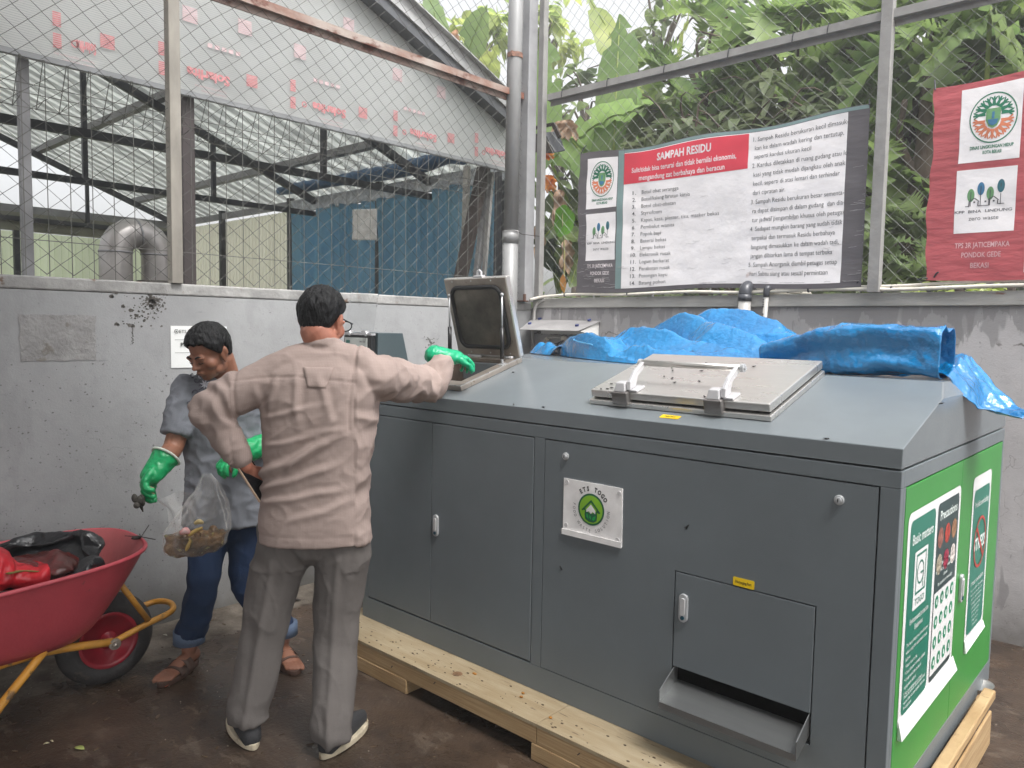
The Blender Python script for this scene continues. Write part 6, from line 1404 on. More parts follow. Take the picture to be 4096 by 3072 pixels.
b.limb([pel,(pel+neck)/2,neck-U*.13+F1*.01],[(.12,.09),(.11,.06),(.10,.05)],n=20,smooth=4,up=F1)
for a,e,w_ in ((shL,elL,wrL),(shR,elR,glw)): b.limb([a*.75+neck*.25-U*.05,a-U*.02,(a+e)/2,e,(e+w_)/2,w_],[.042,.046,.043,.037,.034,.026],n=14,smooth=3)
for h_,k_,a_ in ((hipL,knL,anL),(hipR,knR,anR)): b.limb([h_,(h_+k_)/2,k_,(k_+a_)/2,a_],[.070,.065,.050,.046,.034],n=14,smooth=3)
ftL=V(-.24,.05,0).normalized(); ftR=V(-.09,.25,0).normalized()
for a_,ft in ((anL,ftL),(anR,ftR)): b.limb([a_-ft*.01-U*.045,a_+ft*.06-U*.055,a_+ft*.14-U*.068],[(.026,.024),(.028,.018),(.028,.010)],n=12,smooth=3)
# bare left hand on the hip, holding the phone
hdn=(J(1030,1930,.0)-wrL).normalized()
hand(b,wrL+hdn*.02,(R1*.75+F1*.55-U*.55),(R1*.6-U*.2-F1*.9),(-U*.6-F1*.6),L_=.175,curl=(.35,.45,.35))
hand(b,glw,gd,gn,gt,L_=.165,k=.8,curl=(.45,.6,.4))
remesh(b,'body',M_skin,m1,.0055,4)
def line1(az):
    a=abs((math.degrees(az)+180)%360-180)  # 0 front, 180 back
    if a<50: return R_(34)
    if a<75: return R_(34-(a-50)*1.0)
    if a<100: return R_(9-(a-75)*.9)
    if a<118: return R_(-13-(a-100)*1.2)
    return R_(-35-(a-118)*.12)
hair(m1,hd+u1h*.008,f1h,r1h,u1h,.945,M_hair,line1,3)
# glasses: temple and rim
q=MB(); e0=hd+r1h*.079-f1h*.005+u1h*.008; q.tube([e0-f1h*.02-u1h*.012,e0+f1h*.01,e0+f1h*.088],.0022,n=6); g0=e0+f1h*.090-r1h*.032
ringp=[g0+r1h*(.026*math.cos(a))+u1h*(-.008+.019*math.sin(a))+f1h*.004 for a in [i*2*math.pi/20 for i in range(21)]]; q.tube(ringp,.0022,n=6,cap=False); q.tube([p-r1h*.062 for p in ringp],.0022,n=6,cap=False); q.tube([g0-r1h*.026-u1h*.004,g0-r1h*.038-u1h*.004],.002,n=6); q.build('glasses',M_gap,m1,smooth=True)
# shirt
M_shirt=clothmat('pink_beige_ripstop',rgb((166,149,142)),grid=(.0052,-46.2,rgb((142,124,118))),bump=.12)
b=MB(); X=R1
rings=[(2162,.0,.198,.118,1262),(2060,.0,.196,.122,1258),(1960,.0,.186,.120,1262),(1850,.0,.190,.122,1268),(1750,.0,.197,.122,1274),(1650,.0,.203,.120,1280),(1560,.0,.205,.112,1282),(1490,.0,.192,.096,1284),(1440,.01,.130,.078,1286),(1405,.015,.075,.068,1289)]
P=[J(r[4],r[0],r[1]) for r in rings]; b.tube(P,[(r[2],r[3]) for r in rings],n=36,smooth=3,up=F1*-1 if False else None)
# orient: tube frame x axis must be body-right -> rebuild explicitly
b=MB(); rr=crom([V(r[2],r[3],0) for r in rings],3); PP=crom(P,3); vs=[];fs=[];NN=48
for p,q_ in zip(PP,rr):
    for k in range(NN):
        a=2*math.pi*k/NN; ca,sa=math.cos(a),math.sin(a); e=2/2.5
        vs.append(p+R1*(q_.x*abs(ca)**e*(1 if ca>0 else -1))+F1*(q_.y*abs(sa)**e*(1 if sa>0 else -1)+ (-.0)))
n_=len(PP)
for i in range(n_-1):
    for k in range(NN): fs.append((i*NN+k,i*NN+(k+1)%NN,(i+1)*NN+(k+1)%NN,(i+1)*NN+k))
fs.append(tuple(range(NN-1,-1,-1))); fs.append(tuple((n_-1)*NN+k for k in range(NN))); b.add(vs,fs)
# shoulders and sleeves
b.limb([neck-U*.035,(neck+shL)/2-U*.002,shL-U*.012],[(.070,.066),(.070,.060),(.072,.072)],n=18,smooth=3)
b.limb([neck-U*.035,(neck+shR)/2-U*.002,shR-U*.012],[(.070,.066),(.070,.060),(.072,.072)],n=18,smooth=3)
b.limb([shL-U*.02,shL*.5+elL*.5-U*.004,elL*.93+shL*.07,elL,elL*.85+wrL*.15,elL*.45+wrL*.55,wrL*.82+elL*.18],[.078,.074,.066,.066,.060,.052,.044],n=22,smooth=4)
cuffR=glw*.82+elR*.18+F1*-.02
b.limb([shR-U*.02,shR*.5+elR*.5-U*.006,elR*.92+shR*.08,elR,elR*.6+cuffR*.4,cuffR],[.080,.074,.066,.064,.060,.052],n=22,smooth=4,c1=False)
# collar
b.limb([neck+U*.0,neck+U*.030+F1*.006],[(.068,.066),(.064,.062)],n=20,smooth=2,c0=False,c1=False)
def shirtd(p,n):
    rel=p-C1; a=rel.dot(R1); z=p.z; bk=-(rel.dot(F1))
    h=0
    arm=abs(a)>.215 
    if not arm:
        # long diagonal folds from the tucked left hip up to the right
        for (a0,z0,dx,dz,w_,am,L_) in ((-.15,.99,.30,.17,.016,.013,.34),(-.14,.955,.30,.11,.014,.010,.30),(-.12,.92,.28,.05,.013,.008,.28),(-.10,1.12,.26,.06,.010,.006,.22),(-.02,1.02,.17,.20,.016,.010,.28),(-.10,1.22,.20,.05,.010,.005,.2),(.02,1.38,.0,-.17,.014,.008,.16),(-.06,1.36,-.03,-.12,.012,.005,.12),(.09,1.37,.05,-.16,.014,.007,.16),(.0,.86,.18,.06,.014,.006,.2),(.05,1.17,.12,.02,.010,.005,.13),(-.13,1.33,.02,-.14,.012,.006,.14)):
            l=math.hypot(dx,dz); ux,uz=dx/l,dz/l; s=(a-a0)*ux+(z-z0)*uz; t=-(a-a0)*uz+(z-z0)*ux+.012*mn.noise(V(s*9,a0*9,z0*9))
            if -.03<s<L_+.05: h+=am*math.exp(-(t/w_)**2)*max(0,min(1,(s+.03)/.05,(L_+.05-s)/.10))-am*.45*math.exp(-((t-w_*1.5)/w_)**2)*max(0,min(1,(s+.03)/.05,(L_+.05-s)/.10))
        # yoke seam
        zy=1.352+.012*math.cos(a*9); h-=.0035*math.exp(-((z-zy)/.004)**2)
        h+=.004*mn.noise(V(a*7-z*5,0,z*9+a*5)+V(3,0,1))
    else:
        q=p*1.0; c_=elL if a<0 else elR; d=(q-c_).length; ax=((elL-shL) if a<0 else (elR-shR)).normalized(); along=(p-c_).dot(ax)
        h+=.008*math.sin(along*75+5*mn.noise(p*7))*math.exp(-(d/.16)**2)
        v=mn.noise(V(p.x*12,p.y*12,p.z*12)+V(9,2,1)); h+=.008*(1-abs(v)*3)
        if a<0: v=mn.noise((p-U*p.z*.5)*22); h+=.003*(1-abs(v)*2.5)
    # armhole seam
    if abs(abs(a)-.205)<.03 and z>1.18: h-=.0045*math.exp(-((abs(a)-.205-.01*math.sin(z*9))/.005)**2)
    h+=.0012*mn.noise(p*45)
    qd=V(rel.dot(R1)*1.0+z*.9,rel.dot(F1),z*1.9-a*1.1); h+=crease(qd,4.0,.0028,6)+crease(qd+V(3,1,7),8.5,.0012,7)+(crease(p+V(1,2,3),9,.0025,6) if arm else 0)
    if not arm: h-=.002*math.exp(-((z-.80)/.0035)**2)
    return p+n*h
sh1=remesh(b,'shirt',M_shirt,m1,.0062,5,shirtd)
# yoke tab, cuff, hem stitches
def backpt(a,z,d=0):
    p=C1+R1*a+U*z; lo=C1+R1*a-F1*.4+U*z
    hit,loc,nor,_=sh1.ray_cast((lo-OFF[m1.name]),F1,distance=.6)
    return (loc+OFF[m1.name]-F1*(.0025+d)) if hit else p-F1*(.12+d)
bpy.context.view_layer.update()
q=MB(); tab=[(-.052,1.405),(-.046,1.35),(-.034,1.330),(.018,1.330),(.030,1.35),(.036,1.405)]
cen=J(1290,1400,0); ca=(cen-C1).dot(R1)
q.grid(lambda u,v:backpt(ca+(u*2-1)*(.052-.020*v),1.400-.070*v,.0015),8,8); solid(q.build('yoke_tab',M_shirt,sh1,smooth=True),.0015,1)
# trousers
M_trs=clothmat('grey_trousers',rgb((108,103,100)),bump=.15,rough=.9)
b=MB()
b.limb([pel-U*.06,pel+U*.06],[(.150,.096),(.140,.082)],n=26,smooth=3,up=F1)
hemL=V(-2.55,1.388,.085); hemR=V(-2.272,1.560,.060)
for h_,k_,hm,s in ((hipL,knL,hemL,-1),(hipR,knR,hemR,1)):
    b.limb([h_+U*.02,h_-U*.07,h_*.5+k_*.5,k_,k_*.5+hm*.5,hm+U*.04,hm],[(.085,.085),(.096,.100),(.086,.092),(.077,.082),(.072,.078),(.069,.074),(.068,.074)],n=24,smooth=4,c1=False,c0=True,up=F1.cross(U))
b.limb([hipL-U*.0,pel-U*.05,hipR-U*.0],[.095,.095,.095],n=16,smooth=3)
def trd(p,n):
    rel=p-C1; h=0
    for h_,k_,hm in ((hipL,knL,hemL),(hipR,knR,hemR)):
        # pressed crease down the back of each leg
        t=(h_.z-p.z)/(h_.z-hm.z)
        if 0<t<1.05:
            c=h_.lerp(k_,t*2) if t<.5 else k_.lerp(hm,(t-.5)*2); a=(p-c).dot(R1)-.0
            if abs(a)<.09 and n.dot(F1)<.1: h+=.010*math.exp(-(a/.014)**2)*min(1,t*5)
            if abs(a)<.1:
                d_=p.z-k_.z; h+=.0022*math.sin(d_*42+a*24)*math.exp(-(d_/.11)**2)
                e_=p.z-hm.z; h+=.0035*math.sin(e_*60+a*30)*math.exp(-(e_/.07)**2)
    v=mn.noise(V(rel.dot(R1)*12,rel.dot(F1)*12,p.z*2.5)); h+=.004*(1-abs(v)*3)
    if p.z>.66: v=mn.noise(V(rel.dot(R1)*10,3,p.z*12)); h+=.004*(1-abs(v)*3)
    return p+n*(h+.001*mn.noise(p*60)+crease(V(rel.dot(R1)*2,rel.dot(F1)*2,p.z*.9+rel.dot(R1)),4.5,.0025,6))
remesh(b,'trousers',M_trs,m1,.0062,4,trd)
M_shoe=clothmat('dark_canvas',rgb((62,62,64)),bump=.3,rough=.8); M_sole=mat('pale_sole',rgb((196,184,160)),rough=.7,var=.15,scale=20,spot=rgb((120,96,70)),spotscale=20,spotamt=.4)
for a_,ft in ((anL,ftL),(anR,ftR)):
    sd_s=V(-ft.y,ft.x,0)
    b=MB(); b.limb([a_-ft*.035-U*.055,a_+ft*.02-U*.040,a_+ft*.10-U*.052,a_+ft*.185-U*.064],[(.044,.036),(.046,.042),(.050,.032),(.038,.020)],n=20,smooth=4,up=sd_s)
    b.limb([a_-ft*.018-U*.05,a_-ft*.012-U*.0],[(.040,.040),(.036,.040)],n=16,smooth=2,c1=False)
    so_=remesh(b,'shoe',M_shoe,m1,.005,3)
    b=MB(); pts=[]
    for k in range(32):
        t=2*math.pi*k/32; L_=.142; x=math.cos(t)*L_; w_=.047*(1+.10*math.cos(t)); pts.append(V(a_.x,a_.y,.002)+ft*(.068+x)+sd_s*(math.sin(t)*w_))
    b.prism(pts,U*.024); b.build('sole',M_sole,so_,bevel=.004)
# green glove on the right hand
M_glove=mat('green_rubber',rgb((24,160,96)),rough=.32,var=.08,scale=10,bump=.12,bscale=40,spec=.5)
M_glove1=mat('mint_rubber',rgb((12,160,112)),rough=.28,var=.08,scale=10,bump=.10,bscale=40,spec=.5)
def gloved(sd):
    def f(p,n): v=mn.noise(p*34+V(sd,0,0)); return p+n*(.0022*(1-abs(v)*3)+.001*mn.noise(p*90))
    return f
b=MB(); hand(b,glw,gd,gn,gt,L_=.178,k=1.2,curl=(.45,.6,.4)); 
b.limb([glw-gd.normalized()*.055+F1*.02,glw,glw+gd.normalized()*.05+U*.004],[(.048,.044),(.042,.036),(.042,.028)],n=18,smooth=3)
remesh(b,'glove',M_glove1,m1,.004,3,gloved(1))
# turned cuff of the right sleeve
# phone held at the hip
ph=thing('phone','black phone with tan case edge held at the hip of the beige-shirted man','phone',tuple(J(1020,1950,.0)))
pa=J(955,1880,-.055); pb=J(1032,2000,-.055); dd=(pb-pa).normalized(); sdv=(F1*.8+R1*.55).normalized(); nn_=dd.cross(sdv).normalized(); sdv=nn_.cross(dd)
def pbx(m,name,t0,t1,ins,par):
    q=MB(); P0=pa-dd*.02; P1=pb+dd*.01; c=[P0+sdv*ins,P1+sdv*ins*1,P1+sdv*(.074-ins),P0+sdv*(.074-ins)]; q.prism([p+nn_*t0 for p in c],nn_*(t1-t0)); return q.build(name,m,par,bevel=.002)
pbx(mat('tan_case',rgb((206,176,150)),rough=.5),'case',-.005,.004,0,ph); pbx(mat('phone_glass',(.01,.01,.012),rough=.1),'screen',.0041,.0055,.003,ph)
# ---------------------------------------------------------------- stooping worker
C2=V(-3.235,1.66,0); G2=V(.84,-.54,0).normalized()     # towards the viewer
def K(x,y,d=0): return onp(x,y,C2+G2*d,G2)
RW=V(G2.y*-1,G2.x,0)                                    # picture-right at his place
RW=U.cross(G2).normalized()
w2=thing('person','man in grey embroidered shirt and jeans looking down, holding a clear bag of food waste','person',(C2.x,C2.y,0))
f2h=(G2*.70-RW*.62-U*.50).normalized(); r2h=f2h.cross(U).normalized(); u2h=r2h.cross(f2h).normalized()
hd2=K(836,1408,.10); nk2=K(905,1520,.02); pel2=K(900,2070,0)
shA=K(752,1560,.03); shB=K(1040,1590,-.05)      # his right (picture left), his left
elA=K(695,1785,.10); wrA=K(634,1866,.22)
gA=K(585,1900,.25)
b=MB(); head(b,hd2,f2h,r2h,u2h,.93)
b.limb([nk2-U*.06,nk2,hd2-f2h*.035-u2h*.05],[(.066,.062),(.060,.058),(.062,.062)],n=18,smooth=3)
b.limb([pel2,K(900,1800,0),K(900,1620,0)],[(.11,.08),(.10,.06),(.09,.05)],n=20,smooth=4,up=G2)
elB=K(1085,1800,.02); wrB=K(985,1800,.12)
hdA=K(545,1985,.30)
b.limb([shA*.7+nk2*.3-U*.06,shA-U*.015,(shA+elA)/2,elA,(elA+wrA)/2,wrA],[.05,.052,.045,.042,.040,.030],n=14,smooth=3)
b.limb([shB*.7+nk2*.3-U*.06,shB-U*.015,(shB+elB)/2,elB,(elB+wrB)/2,wrB],[.05,.050,.043,.037,.034,.026],n=14,smooth=3)
anA=V(-3.315,1.52,.085); anB=V(-3.10,1.86,.085)
hpA=K(845,2080,0); hpB=K(985,2080,-.02); knA=K(812,2330,.06); knB=K(985,2330,0)
for h_,k_,a_ in ((hpA,knA,anA),(hpB,knB,anB)): b.limb([h_,(h_+k_)/2,k_,(k_+a_)/2,a_],[.08,.07,.054,.048,.034],n=14,smooth=3)
ftA=V(.22,-.62,0).normalized(); ftA=(onz(725,2690)-onz(850,2600)).normalized(); ftB=(onz(1115,2665)-onz(1060,2590)).normalized()
for a_,ft in ((anA,ftA),(anB,ftB)):
    sv=V(-ft.y,ft.x,0)
    b.limb([a_-ft*.04-U*.040,a_+ft*.05-U*.036,a_+ft*.13-U*.050],[(.030,.026),(.026,.030),(.012,.036)],n=14,smooth=3,up=sv)
    for i,(o,l,r_) in enumerate(((-.030,.205,.0120),(-.010,.203,.0088),(.006,.198,.0083),(.020,.190,.0080),(.033,.180,.0078))):
        sgn=1 if a_ is anA else -1
        b.limb([a_+ft*.12+sv*(o*sgn)-U*.052,a_+ft*(l-.02)+sv*(o*sgn)-U*.054,a_+ft*l+sv*(o*sgn)-U*.060],[r_,r_,r_*.9],n=8,smooth=2)
hand(b,wrA+(hdA-wrA).normalized()*.01,(hdA-wrA),(RW*.75+U*-.2),(RW*.3-U*.8),L_=.174,k=.85,curl=(.45,.6,.5),tcurl=.5)
hand(b,K(965,1812,.175),(K(860,1872,.26)-K(958,1815,.18)),(-U*.9+RW*.1),(G2),L_=.155,k=.8,curl=(.35,.75,.6)); b.limb([wrB,K(965,1812,.175)],[.026,.024],n=12,smooth=2)
def skd(p,n):
    return p
remesh(b,'body',M_skind,w2,.0045,3)
# face details: brows, eyes, moustache shade, mouth line
def HP(x,y,z): return hd2+(r2h*x+f2h*y+u2h*z)*.93
q=MB()
for s in (-1,1): q.tube([HP(s*.014,.094,.017),HP(s*.030,.092,.024),HP(s*.050,.078,.018)],[(.003,.0035),(.0035,.004),(.002,.002)],n=6,smooth=3)
q.build('eyebrow',M_hair,w2,smooth=True)
q=MB()
for s in (-1,1): q.tube([HP(s*.019,.0905,-.008),HP(s*.031,.0925,-.0105),HP(s*.043,.085,-.008)],.0016,n=6,smooth=3)
q.build('eyelash',M_gap,w2,smooth=True)
q=MB(); q.tube([HP(-.021,.097,-.063),HP(0,.1025,-.062),HP(.021,.097,-.063)],.0013,n=6,smooth=3); q.build('mouth_line',mat('lip_dark',rgb((74,40,36)),rough=.6),w2,smooth=True)
def line2(az):
    a=abs((math.degrees(az)+180)%360-180)
    if a<42: return R_(30+3*math.sin(a*.3))
    if a<62: return R_(30-(a-42)*1.15)
    if a<84: return R_(7-(a-62)*1.1)
    if a<100: return R_(-14+(a-84)*1.4)
    if a<118: return R_(5-(a-100)*2.2)
    return R_(-34)
hair(w2,hd2+u2h*.006,f2h,r2h,u2h,.97,M_hair,line2,8)
# shirt (short sleeves)
M_sh2=clothmat('grey_blue_cotton',rgb((124,127,134)),bump=.2)
b=MB(); rg=[(2090,.0,.178,.120,905),(1980,.0,.172,.118,905),(1860,.0,.166,.114,905),(1740,.0,.168,.112,902),(1650,.0,.176,.106,900),(1580,.0,.176,.098,900),(1535,.0,.110,.078,903),(1512,.01,.072,.066,905)]
P=[K(r[4],r[0],r[1]) for r in rg]; rr=crom([V(r[2],r[3],0) for r in rg],3); PP=crom(P,3); vs=[];fs=[];NN=44
for p,q_ in zip(PP,rr):
    for k in range(NN):
        a=2*math.pi*k/NN; ca,sa=math.cos(a),math.sin(a); e=2/2.4; vs.append(p+RW*(q_.x*abs(ca)**e*(1 if ca>0 else -1))+G2*(q_.y*abs(sa)**e*(1 if sa>0 else -1)))
n_=len(PP)
for i in range(n_-1):
    for k in range(NN): fs.append((i*NN+k,i*NN+(k+1)%NN,(i+1)*NN+(k+1)%NN,(i+1)*NN+k))
fs.append(tuple(range(NN-1,-1,-1))); fs.append(tuple((n_-1)*NN+k for k in range(NN))); b.add(vs,fs)
b.limb([nk2-U*.03,(nk2+shA)/2-U*.01,shA-U*.008],[(.068,.062),(.068,.060),(.066,.066)],n=18,smooth=3)
b.limb([nk2-U*.03,(nk2+shB)/2-U*.01,shB-U*.008],[(.068,.062),(.068,.060),(.066,.066)],n=18,smooth=3)
slA=shA.lerp(elA,.80); b.limb([shA,shA.lerp(elA,.4),slA],[.066,.063,.061],n=20,smooth=4,c1=False)
slB=shB.lerp(elB,.80); b.limb([shB,shB.lerp(elB,.4),slB],[.070,.072,.072],n=20,smooth=4,c1=False)
def sh2d(p,n):
    v=mn.noise(V(p.x*9,p.y*9,p.z*5)+V(4,4,4)); h=.008*(1-abs(v)*3); v=mn.noise(p*20); h+=.003*(1-abs(v)*3)
    for c_ in (slA,slB):
        h+=0
    return p+n*(h+.0012*mn.noise(p*50)+crease(V(p.x,p.y,p.z*1.6),7,.004,6))
s2_=remesh(b,'shirt',M_sh2,w2,.0062,4,sh2d)
# embroidery on the chest
bpy.context.view_layer.update()
def chest(px,py,d=.002):
    o=EYE-OFF[w2.name]; hit,loc,nor,_=s2_.ray_cast(o,ray(px,py),distance=8); 
    return (loc+OFF[w2.name]-ray(px,py)*d) if hit else K(px,py,.15)
q=MB()
def swirl(cx,cy,r,a0,turn,q):
    P=[chest(cx+math.cos(a0+turn*t)*r*(1-t*.75),cy+math.sin(a0+turn*t)*r*(1-t*.75)*1.1,.003) for t in [i/10 for i in range(11)]]; q.tube(P,.0026,n=5)
for (cx,cy,r,a0,tr) in ((785,1520,13,0,5),(800,1545,12,2,-5),(783,1570,13,3,5),(775,1595,11,1,-5),(790,1612,11,2,5),(768,1625,9,0,-5),(762,1640,8,0,5),(770,1500,10,1,5),(758,1612,8,3,5)): swirl(cx,cy,r,a0,tr,q)
q.build('embroidery',mat('thread_dark',rgb((86,86,98)),rough=.7),s2_,smooth=True)
q=MB()
for k in range(8):
    a=k*math.pi/4+.2; P=[chest(820,1538,.003),chest(820+math.cos(a)*10,1538+math.sin(a)*10,.004),chest(820+math.cos(a)*19,1538+math.sin(a)*19,.003)]; q.tube(P,[.0015,.0036,.001],n=6)
for (cx,cy,r,a0,tr) in ((805,1580,10,0,5),(772,1650,9,2,-5),(800,1505,8,1,4)): swirl(cx,cy,r,a0,tr,q)
q.build('embroidery',mat('thread_pale',rgb((206,208,216)),rough=.7),s2_,smooth=True)
q=MB(); q.tube([chest(x,y,.002) for x,y in ((920,1640),(960,1636),(1010,1634))],.0018,n=4); q.build('pocket_seam',mat('thread_dark',(.1,.1,.1)),s2_)
# jeans
M_jean=clothmat('jeans_blue',rgb((40,56,84)),bump=.25,rough=.9)
b=MB(); b.limb([pel2-U*.04,pel2+U*.04],[(.138,.092),(.13,.08)],n=24,smooth=3,up=G2)
for h_,k_,a_ in ((hpA,knA,anA),(hpB,knB,anB)): b.limb([h_-U*.0,h_-U*.08,(h_+k_)/2,k_,(k_+a_)/2,a_+U*.05],[(.088,.092),(.084,.088),(.073,.077),(.063,.067),(.062,.064),(.062,.064)],n=22,smooth=4,c1=False,up=G2.cross(U))
def jd(p,n):
    h=.003*(1-abs(mn.noise(V(p.x*14,p.y*14,p.z*9)))*3)
    for a_ in (anA,anB):
        e=p.z-a_.z-.1; h+=.0025*math.sin(e*90+a_.x*40+p.x*30)*math.exp(-(e/.07)**2)+crease(V(p.x,p.y,p.z*.9),6,.0015,6)
        e=p.z-knA.z; h+=.0015*math.sin(e*60)*math.exp(-(e/.08)**2)
    return p+n*h
jn=remesh(b,'jeans',M_jean,w2,.0065,4,jd)
for a_ in (anA,anB):
    b=MB(); b.tube([a_+U*.03,a_+U*.085],[(.067,.069),(.066,.068)],n=22); solid(b.build('turn_up',mat('jean_inside',rgb((92,108,132)),rough=.9,bump=.2,bscale=200),jn,smooth=True),.003)
# sandals
M_sand=mat('brown_leather',rgb((84,62,52)),rough=.6,var=.15,scale=12)
for a_,ft in ((anA,ftA),(anB,ftB)):
    sv=V(-ft.y,ft.x,0); b=MB(); pts=[]
    for k in range(30):
        t=2*math.pi*k/30; x=math.cos(t)*.138; w_=.046*(1+.14*math.cos(t)); pts.append(V(a_.x,a_.y,.001)+ft*(.078+x)+sv*(math.sin(t)*w_))
    b.prism(pts,U*.022); sd1=b.build('sandal',M_sand,w2,bevel=.004)
    for x0 in (.055,.105):
        b=MB(); vs=[];fs=[]
        for i in range(13):
            t=R_(-12+204*i/12); c_=V(a_.x,a_.y,0)+ft*x0; h=.052-.10*(x0-.055)
            for dx in (-.024,.024): vs.append(c_+ft*dx+sv*(math.cos(t)*.050)+U*(.020+math.sin(t)*(.048 if x0<.08 else .034)))
        for i in range(12): fs.append((2*i,2*i+1,2*i+3,2*i+2))
        b.add(vs,fs); solid(b.build('strap',M_sand,sd1,smooth=True),.004,1)
# gloves
b=MB(); dA=(hdA-wrA).normalized()
hand(b,wrA+dA*.01,dA,(RW*.75+U*-.2),(RW*.3-U*.8),L_=.19,k=1.35,curl=(.45,.6,.5),tcurl=.5)
b.limb([wrA-dA*.055,wrA-dA*.01,wrA+dA*.05],[(.060,.056),(.052,.046),(.050,.036)],n=20,smooth=3,c0=False)
g1_=remesh(b,'glove',M_glove,w2,.0042,3,gloved(3))
b=MB(); p=wrA-dA*.052; x,y,_=frame(dA); b.tube([p+x*(.062*math.cos(a))+y*(.058*math.sin(a)) for a in [i*2*math.pi/24 for i in range(25)]]+[p+x*.062],.0052,n=8,cap=False); b.build('cuff_rim',mat('glove_lining',rgb((206,212,200)),rough=.8),g1_,smooth=True)
gb=K(1010,1800,.16); ge=K(862,1868,.26)
b=MB(); dB=(ge-gb).normalized()
b.limb([K(1048,1782,.10),K(1000,1800,.14),K(958,1815,.18)],[.050,.050,.038],n=18,smooth=3)
hand(b,K(958,1815,.18),(K(860,1872,.26)-K(958,1815,.18)),(-U*.9+RW*.1),(G2),L_=.175,k=1.25,curl=(.35,.75,.6))
remesh(b,'glove',M_glove,w2,.0042,3,gloved(5))
# scrap in the right glove
q=MB(); c=hdA+dA*.02+RW*.02
rs=random.Random(3)
for k in range(9): q.ell(c+V(rs.uniform(-.014,.014),rs.uniform(-.014,.014),rs.uniform(-.022,.014)),rs.uniform(.012,.02),rs.uniform(.006,.014),rs.uniform(.008,.02),n=8,m=6)
q.limb([c,K(572,2045,.30)],[.012,.003],n=8,smooth=2)
tag(q.build('food_scrap',mat('dark_scrap',rgb((70,66,60)),rough=.7,var=.3,scale=30),smooth=True),'dark food scraps pinched in the green glove of the man looking down','food scrap')
# clear bag of food waste
bagm=bpy.data.materials.new('clear_plastic'); bagm.use_nodes=True; nb=bagm.node_tree; pb_=nb.nodes['Principled BSDF']; pb_.inputs['Base Color'].default_value=(.9,.88,.85,1); pb_.inputs['Roughness'].default_value=.22; pb_.inputs['Specular IOR Level'].default_value=.8
tr_=nb.nodes.new('ShaderNodeBsdfTransparent'); mxs=nb.nodes.new('ShaderNodeMixShader'); lw_=nb.nodes.new('ShaderNodeLayerWeight'); lw_.inputs[0].default_value=.35
mr_=nb.nodes.new('ShaderNodeMapRange'); mr_.inputs[3].default_value=.04; mr_.inputs[4].default_value=.55; nb.links.new(lw_.outputs['Facing'],mr_.inputs[0]); nb.links.new(mr_.outputs[0],mxs.inputs[0]); nb.links.new(tr_.outputs[0],mxs.inputs[1]); nb.links.new(pb_.outputs[0],mxs.inputs[2]); nb.links.new(mxs.outputs[0],nb.nodes['Material Output'].inputs[0])
D0=.30
bagt=thing('waste_bag','clear plastic bag of brown food waste hanging from a green glove','waste bag',tuple(K(790,2200,D0)))
prof=[(830,1895,14,.010),(835,1940,36,.020),(828,2000,70,.035),(812,2060,100,.055),(790,2120,122,.075),(782,2170,120,.078),(770,2205,92,.060),(755,2222,50,.03)]
def bagpt(u,v,k=1.0,s0=0):
    t=v*(len(prof)-1); i=min(int(t),len(prof)-2); tt=t-i; q_=[prof[i][j]*(1-tt)+prof[i+1][j]*tt for j in range(4)]
    c=K(q_[0],q_[1],D0); a=2*math.pi*u; w_=q_[2]/3070*3.15
    pl=1+.16*math.sin(a*9+3*v)*(1-v)+.05*math.sin(a*5+v*8)
    p=c+RW*(math.cos(a)*w_*pl*k)+G2*(math.sin(a)*q_[3]*pl*k*1.0)
    return p+V(mn.noise(p*25),mn.noise(p*25+V(9,0,0)),mn.noise(p*25+V(0,9,0)))*.008
b=MB(); b.grid(lambda u,v:bagpt(u,v),96,60); o=b.build('bag_film',bagm,bagt,smooth=True)
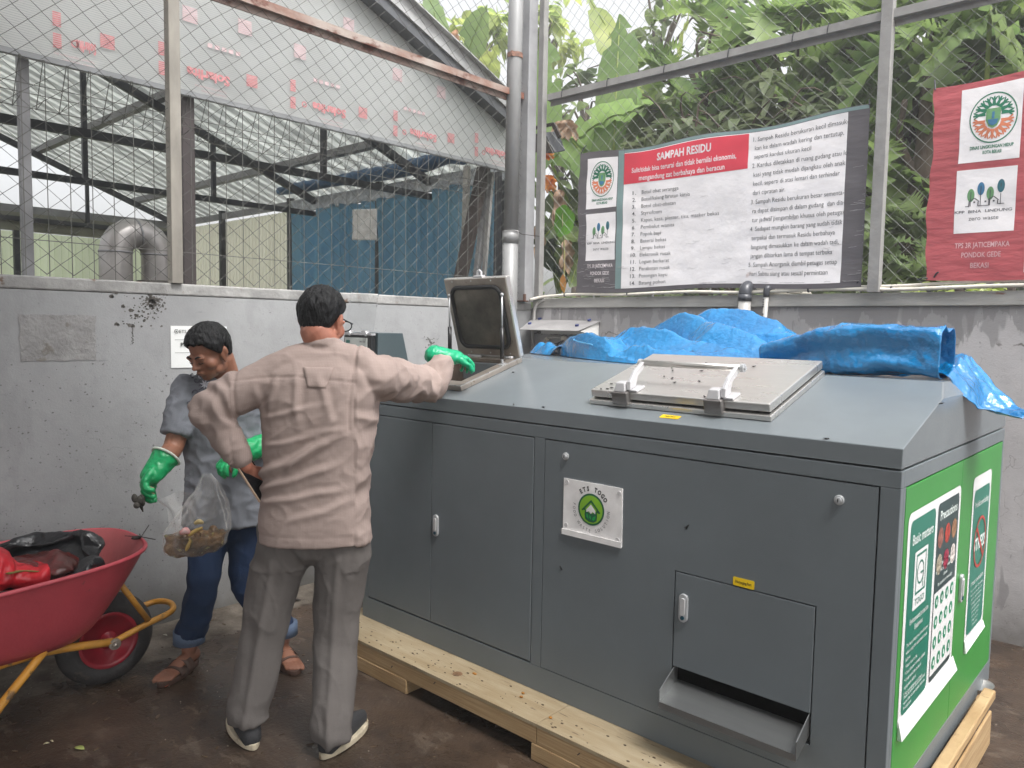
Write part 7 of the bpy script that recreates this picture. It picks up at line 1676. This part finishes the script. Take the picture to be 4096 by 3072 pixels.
# slack film pulled to the other glove
def slack(u,v):
    a=K(805,1960,D0-.02); c=K(615,1985,D0+.02); d=K(690,2110,D0); e=K(735,2180,D0-.01)
    top=a.lerp(c,u); bot=e.lerp(d,min(1,u*1.3)); p=top.lerp(bot,v); p+=G2*(.03*math.sin(u*9+v*5))+V(mn.noise(p*14),mn.noise(p*14+V(3,0,0)),mn.noise(p*14+V(0,5,0)))*.018; return p
b=MB(); b.grid(slack,40,24); b.build('bag_flap',bagm,bagt,smooth=True)
q=MB(); rs=random.Random(8)
def inner(u,v): p=bagpt(u,v,.94); return p
b=MB(); vs=[];fs=[];nu,nv=48,18
for i in range(nu):
    for j in range(nv+1): vs.append(inner(i/nu,.62+.37*j/nv))
for i in range(nu):
    for j in range(nv): fs.append((i*(nv+1)+j,((i+1)%nu)*(nv+1)+j,((i+1)%nu)*(nv+1)+j+1,i*(nv+1)+j+1))
fs.append(tuple(i*(nv+1) for i in range(nu))); fs.append(tuple(i*(nv+1)+nv for i in reversed(range(nu)))); b.add(vs,fs)
for k in range(26):
    u=rs.random(); p=bagpt(u,rs.uniform(.60,.66),.6); b.ell(p,rs.uniform(.012,.024),rs.uniform(.010,.02),rs.uniform(.008,.018),n=8,m=6)
def wd(p,n): return p+n*(.006*mn.noise(p*40)+.003*mn.noise(p*90))
remesh(b,'food_waste',mat('food_waste_mix',rgb((120,84,36)),rough=.45,col2=rgb((52,38,24)),scale=18,spot=rgb((168,160,96)),spotscale=34,spotamt=.42,bump=.5,bscale=60),bagt,.005,1,wd)
for nm,m,pts,r in (('fruit_peel',mat('peel_yellow',rgb((190,160,92)),rough=.5,var=.2),[(758,2140),(780,2124),(806,2112)],.008),('food_piece',mat('red_white_piece',rgb((206,110,112)),rough=.5,col2=rgb((226,210,204)),scale=30),[(728,2130),(742,2122),(752,2128)],.014),('food_piece',mat('bone_piece',rgb((190,170,120)),rough=.6,var=.15),[(782,2092),(796,2086),(808,2090)],.010),('fruit_peel',MATS['peel_yellow'],[(760,2165),(752,2185),(745,2200)],.008)):
    q=MB(); q.limb([K(x,y,D0+.082) for x,y in pts],[r*.7,r,r*.7],n=10,smooth=3); q.build(nm,m,bagt,smooth=True)
# ================================================================== ADDED HAZE VOLUME, STANDING IN FOR LENS VEIL
b=MB(); b.box(-30,16,-14,22,-1.1,11.5)
hm=bpy.data.materials.new('veil_medium'); hm.use_nodes=True; hn=hm.node_tree; hn.nodes.remove(hn.nodes['Principled BSDF'])
pv=hn.nodes.new('ShaderNodeVolumePrincipled'); pv.inputs['Density'].default_value=.011; pv.inputs['Color'].default_value=(.97,.97,.96,1); pv.inputs['Anisotropy'].default_value=.3
hn.links.new(pv.outputs[0],hn.nodes['Material Output'].inputs['Volume'])
tag(b.build('veil_haze',hm),kind='stuff')
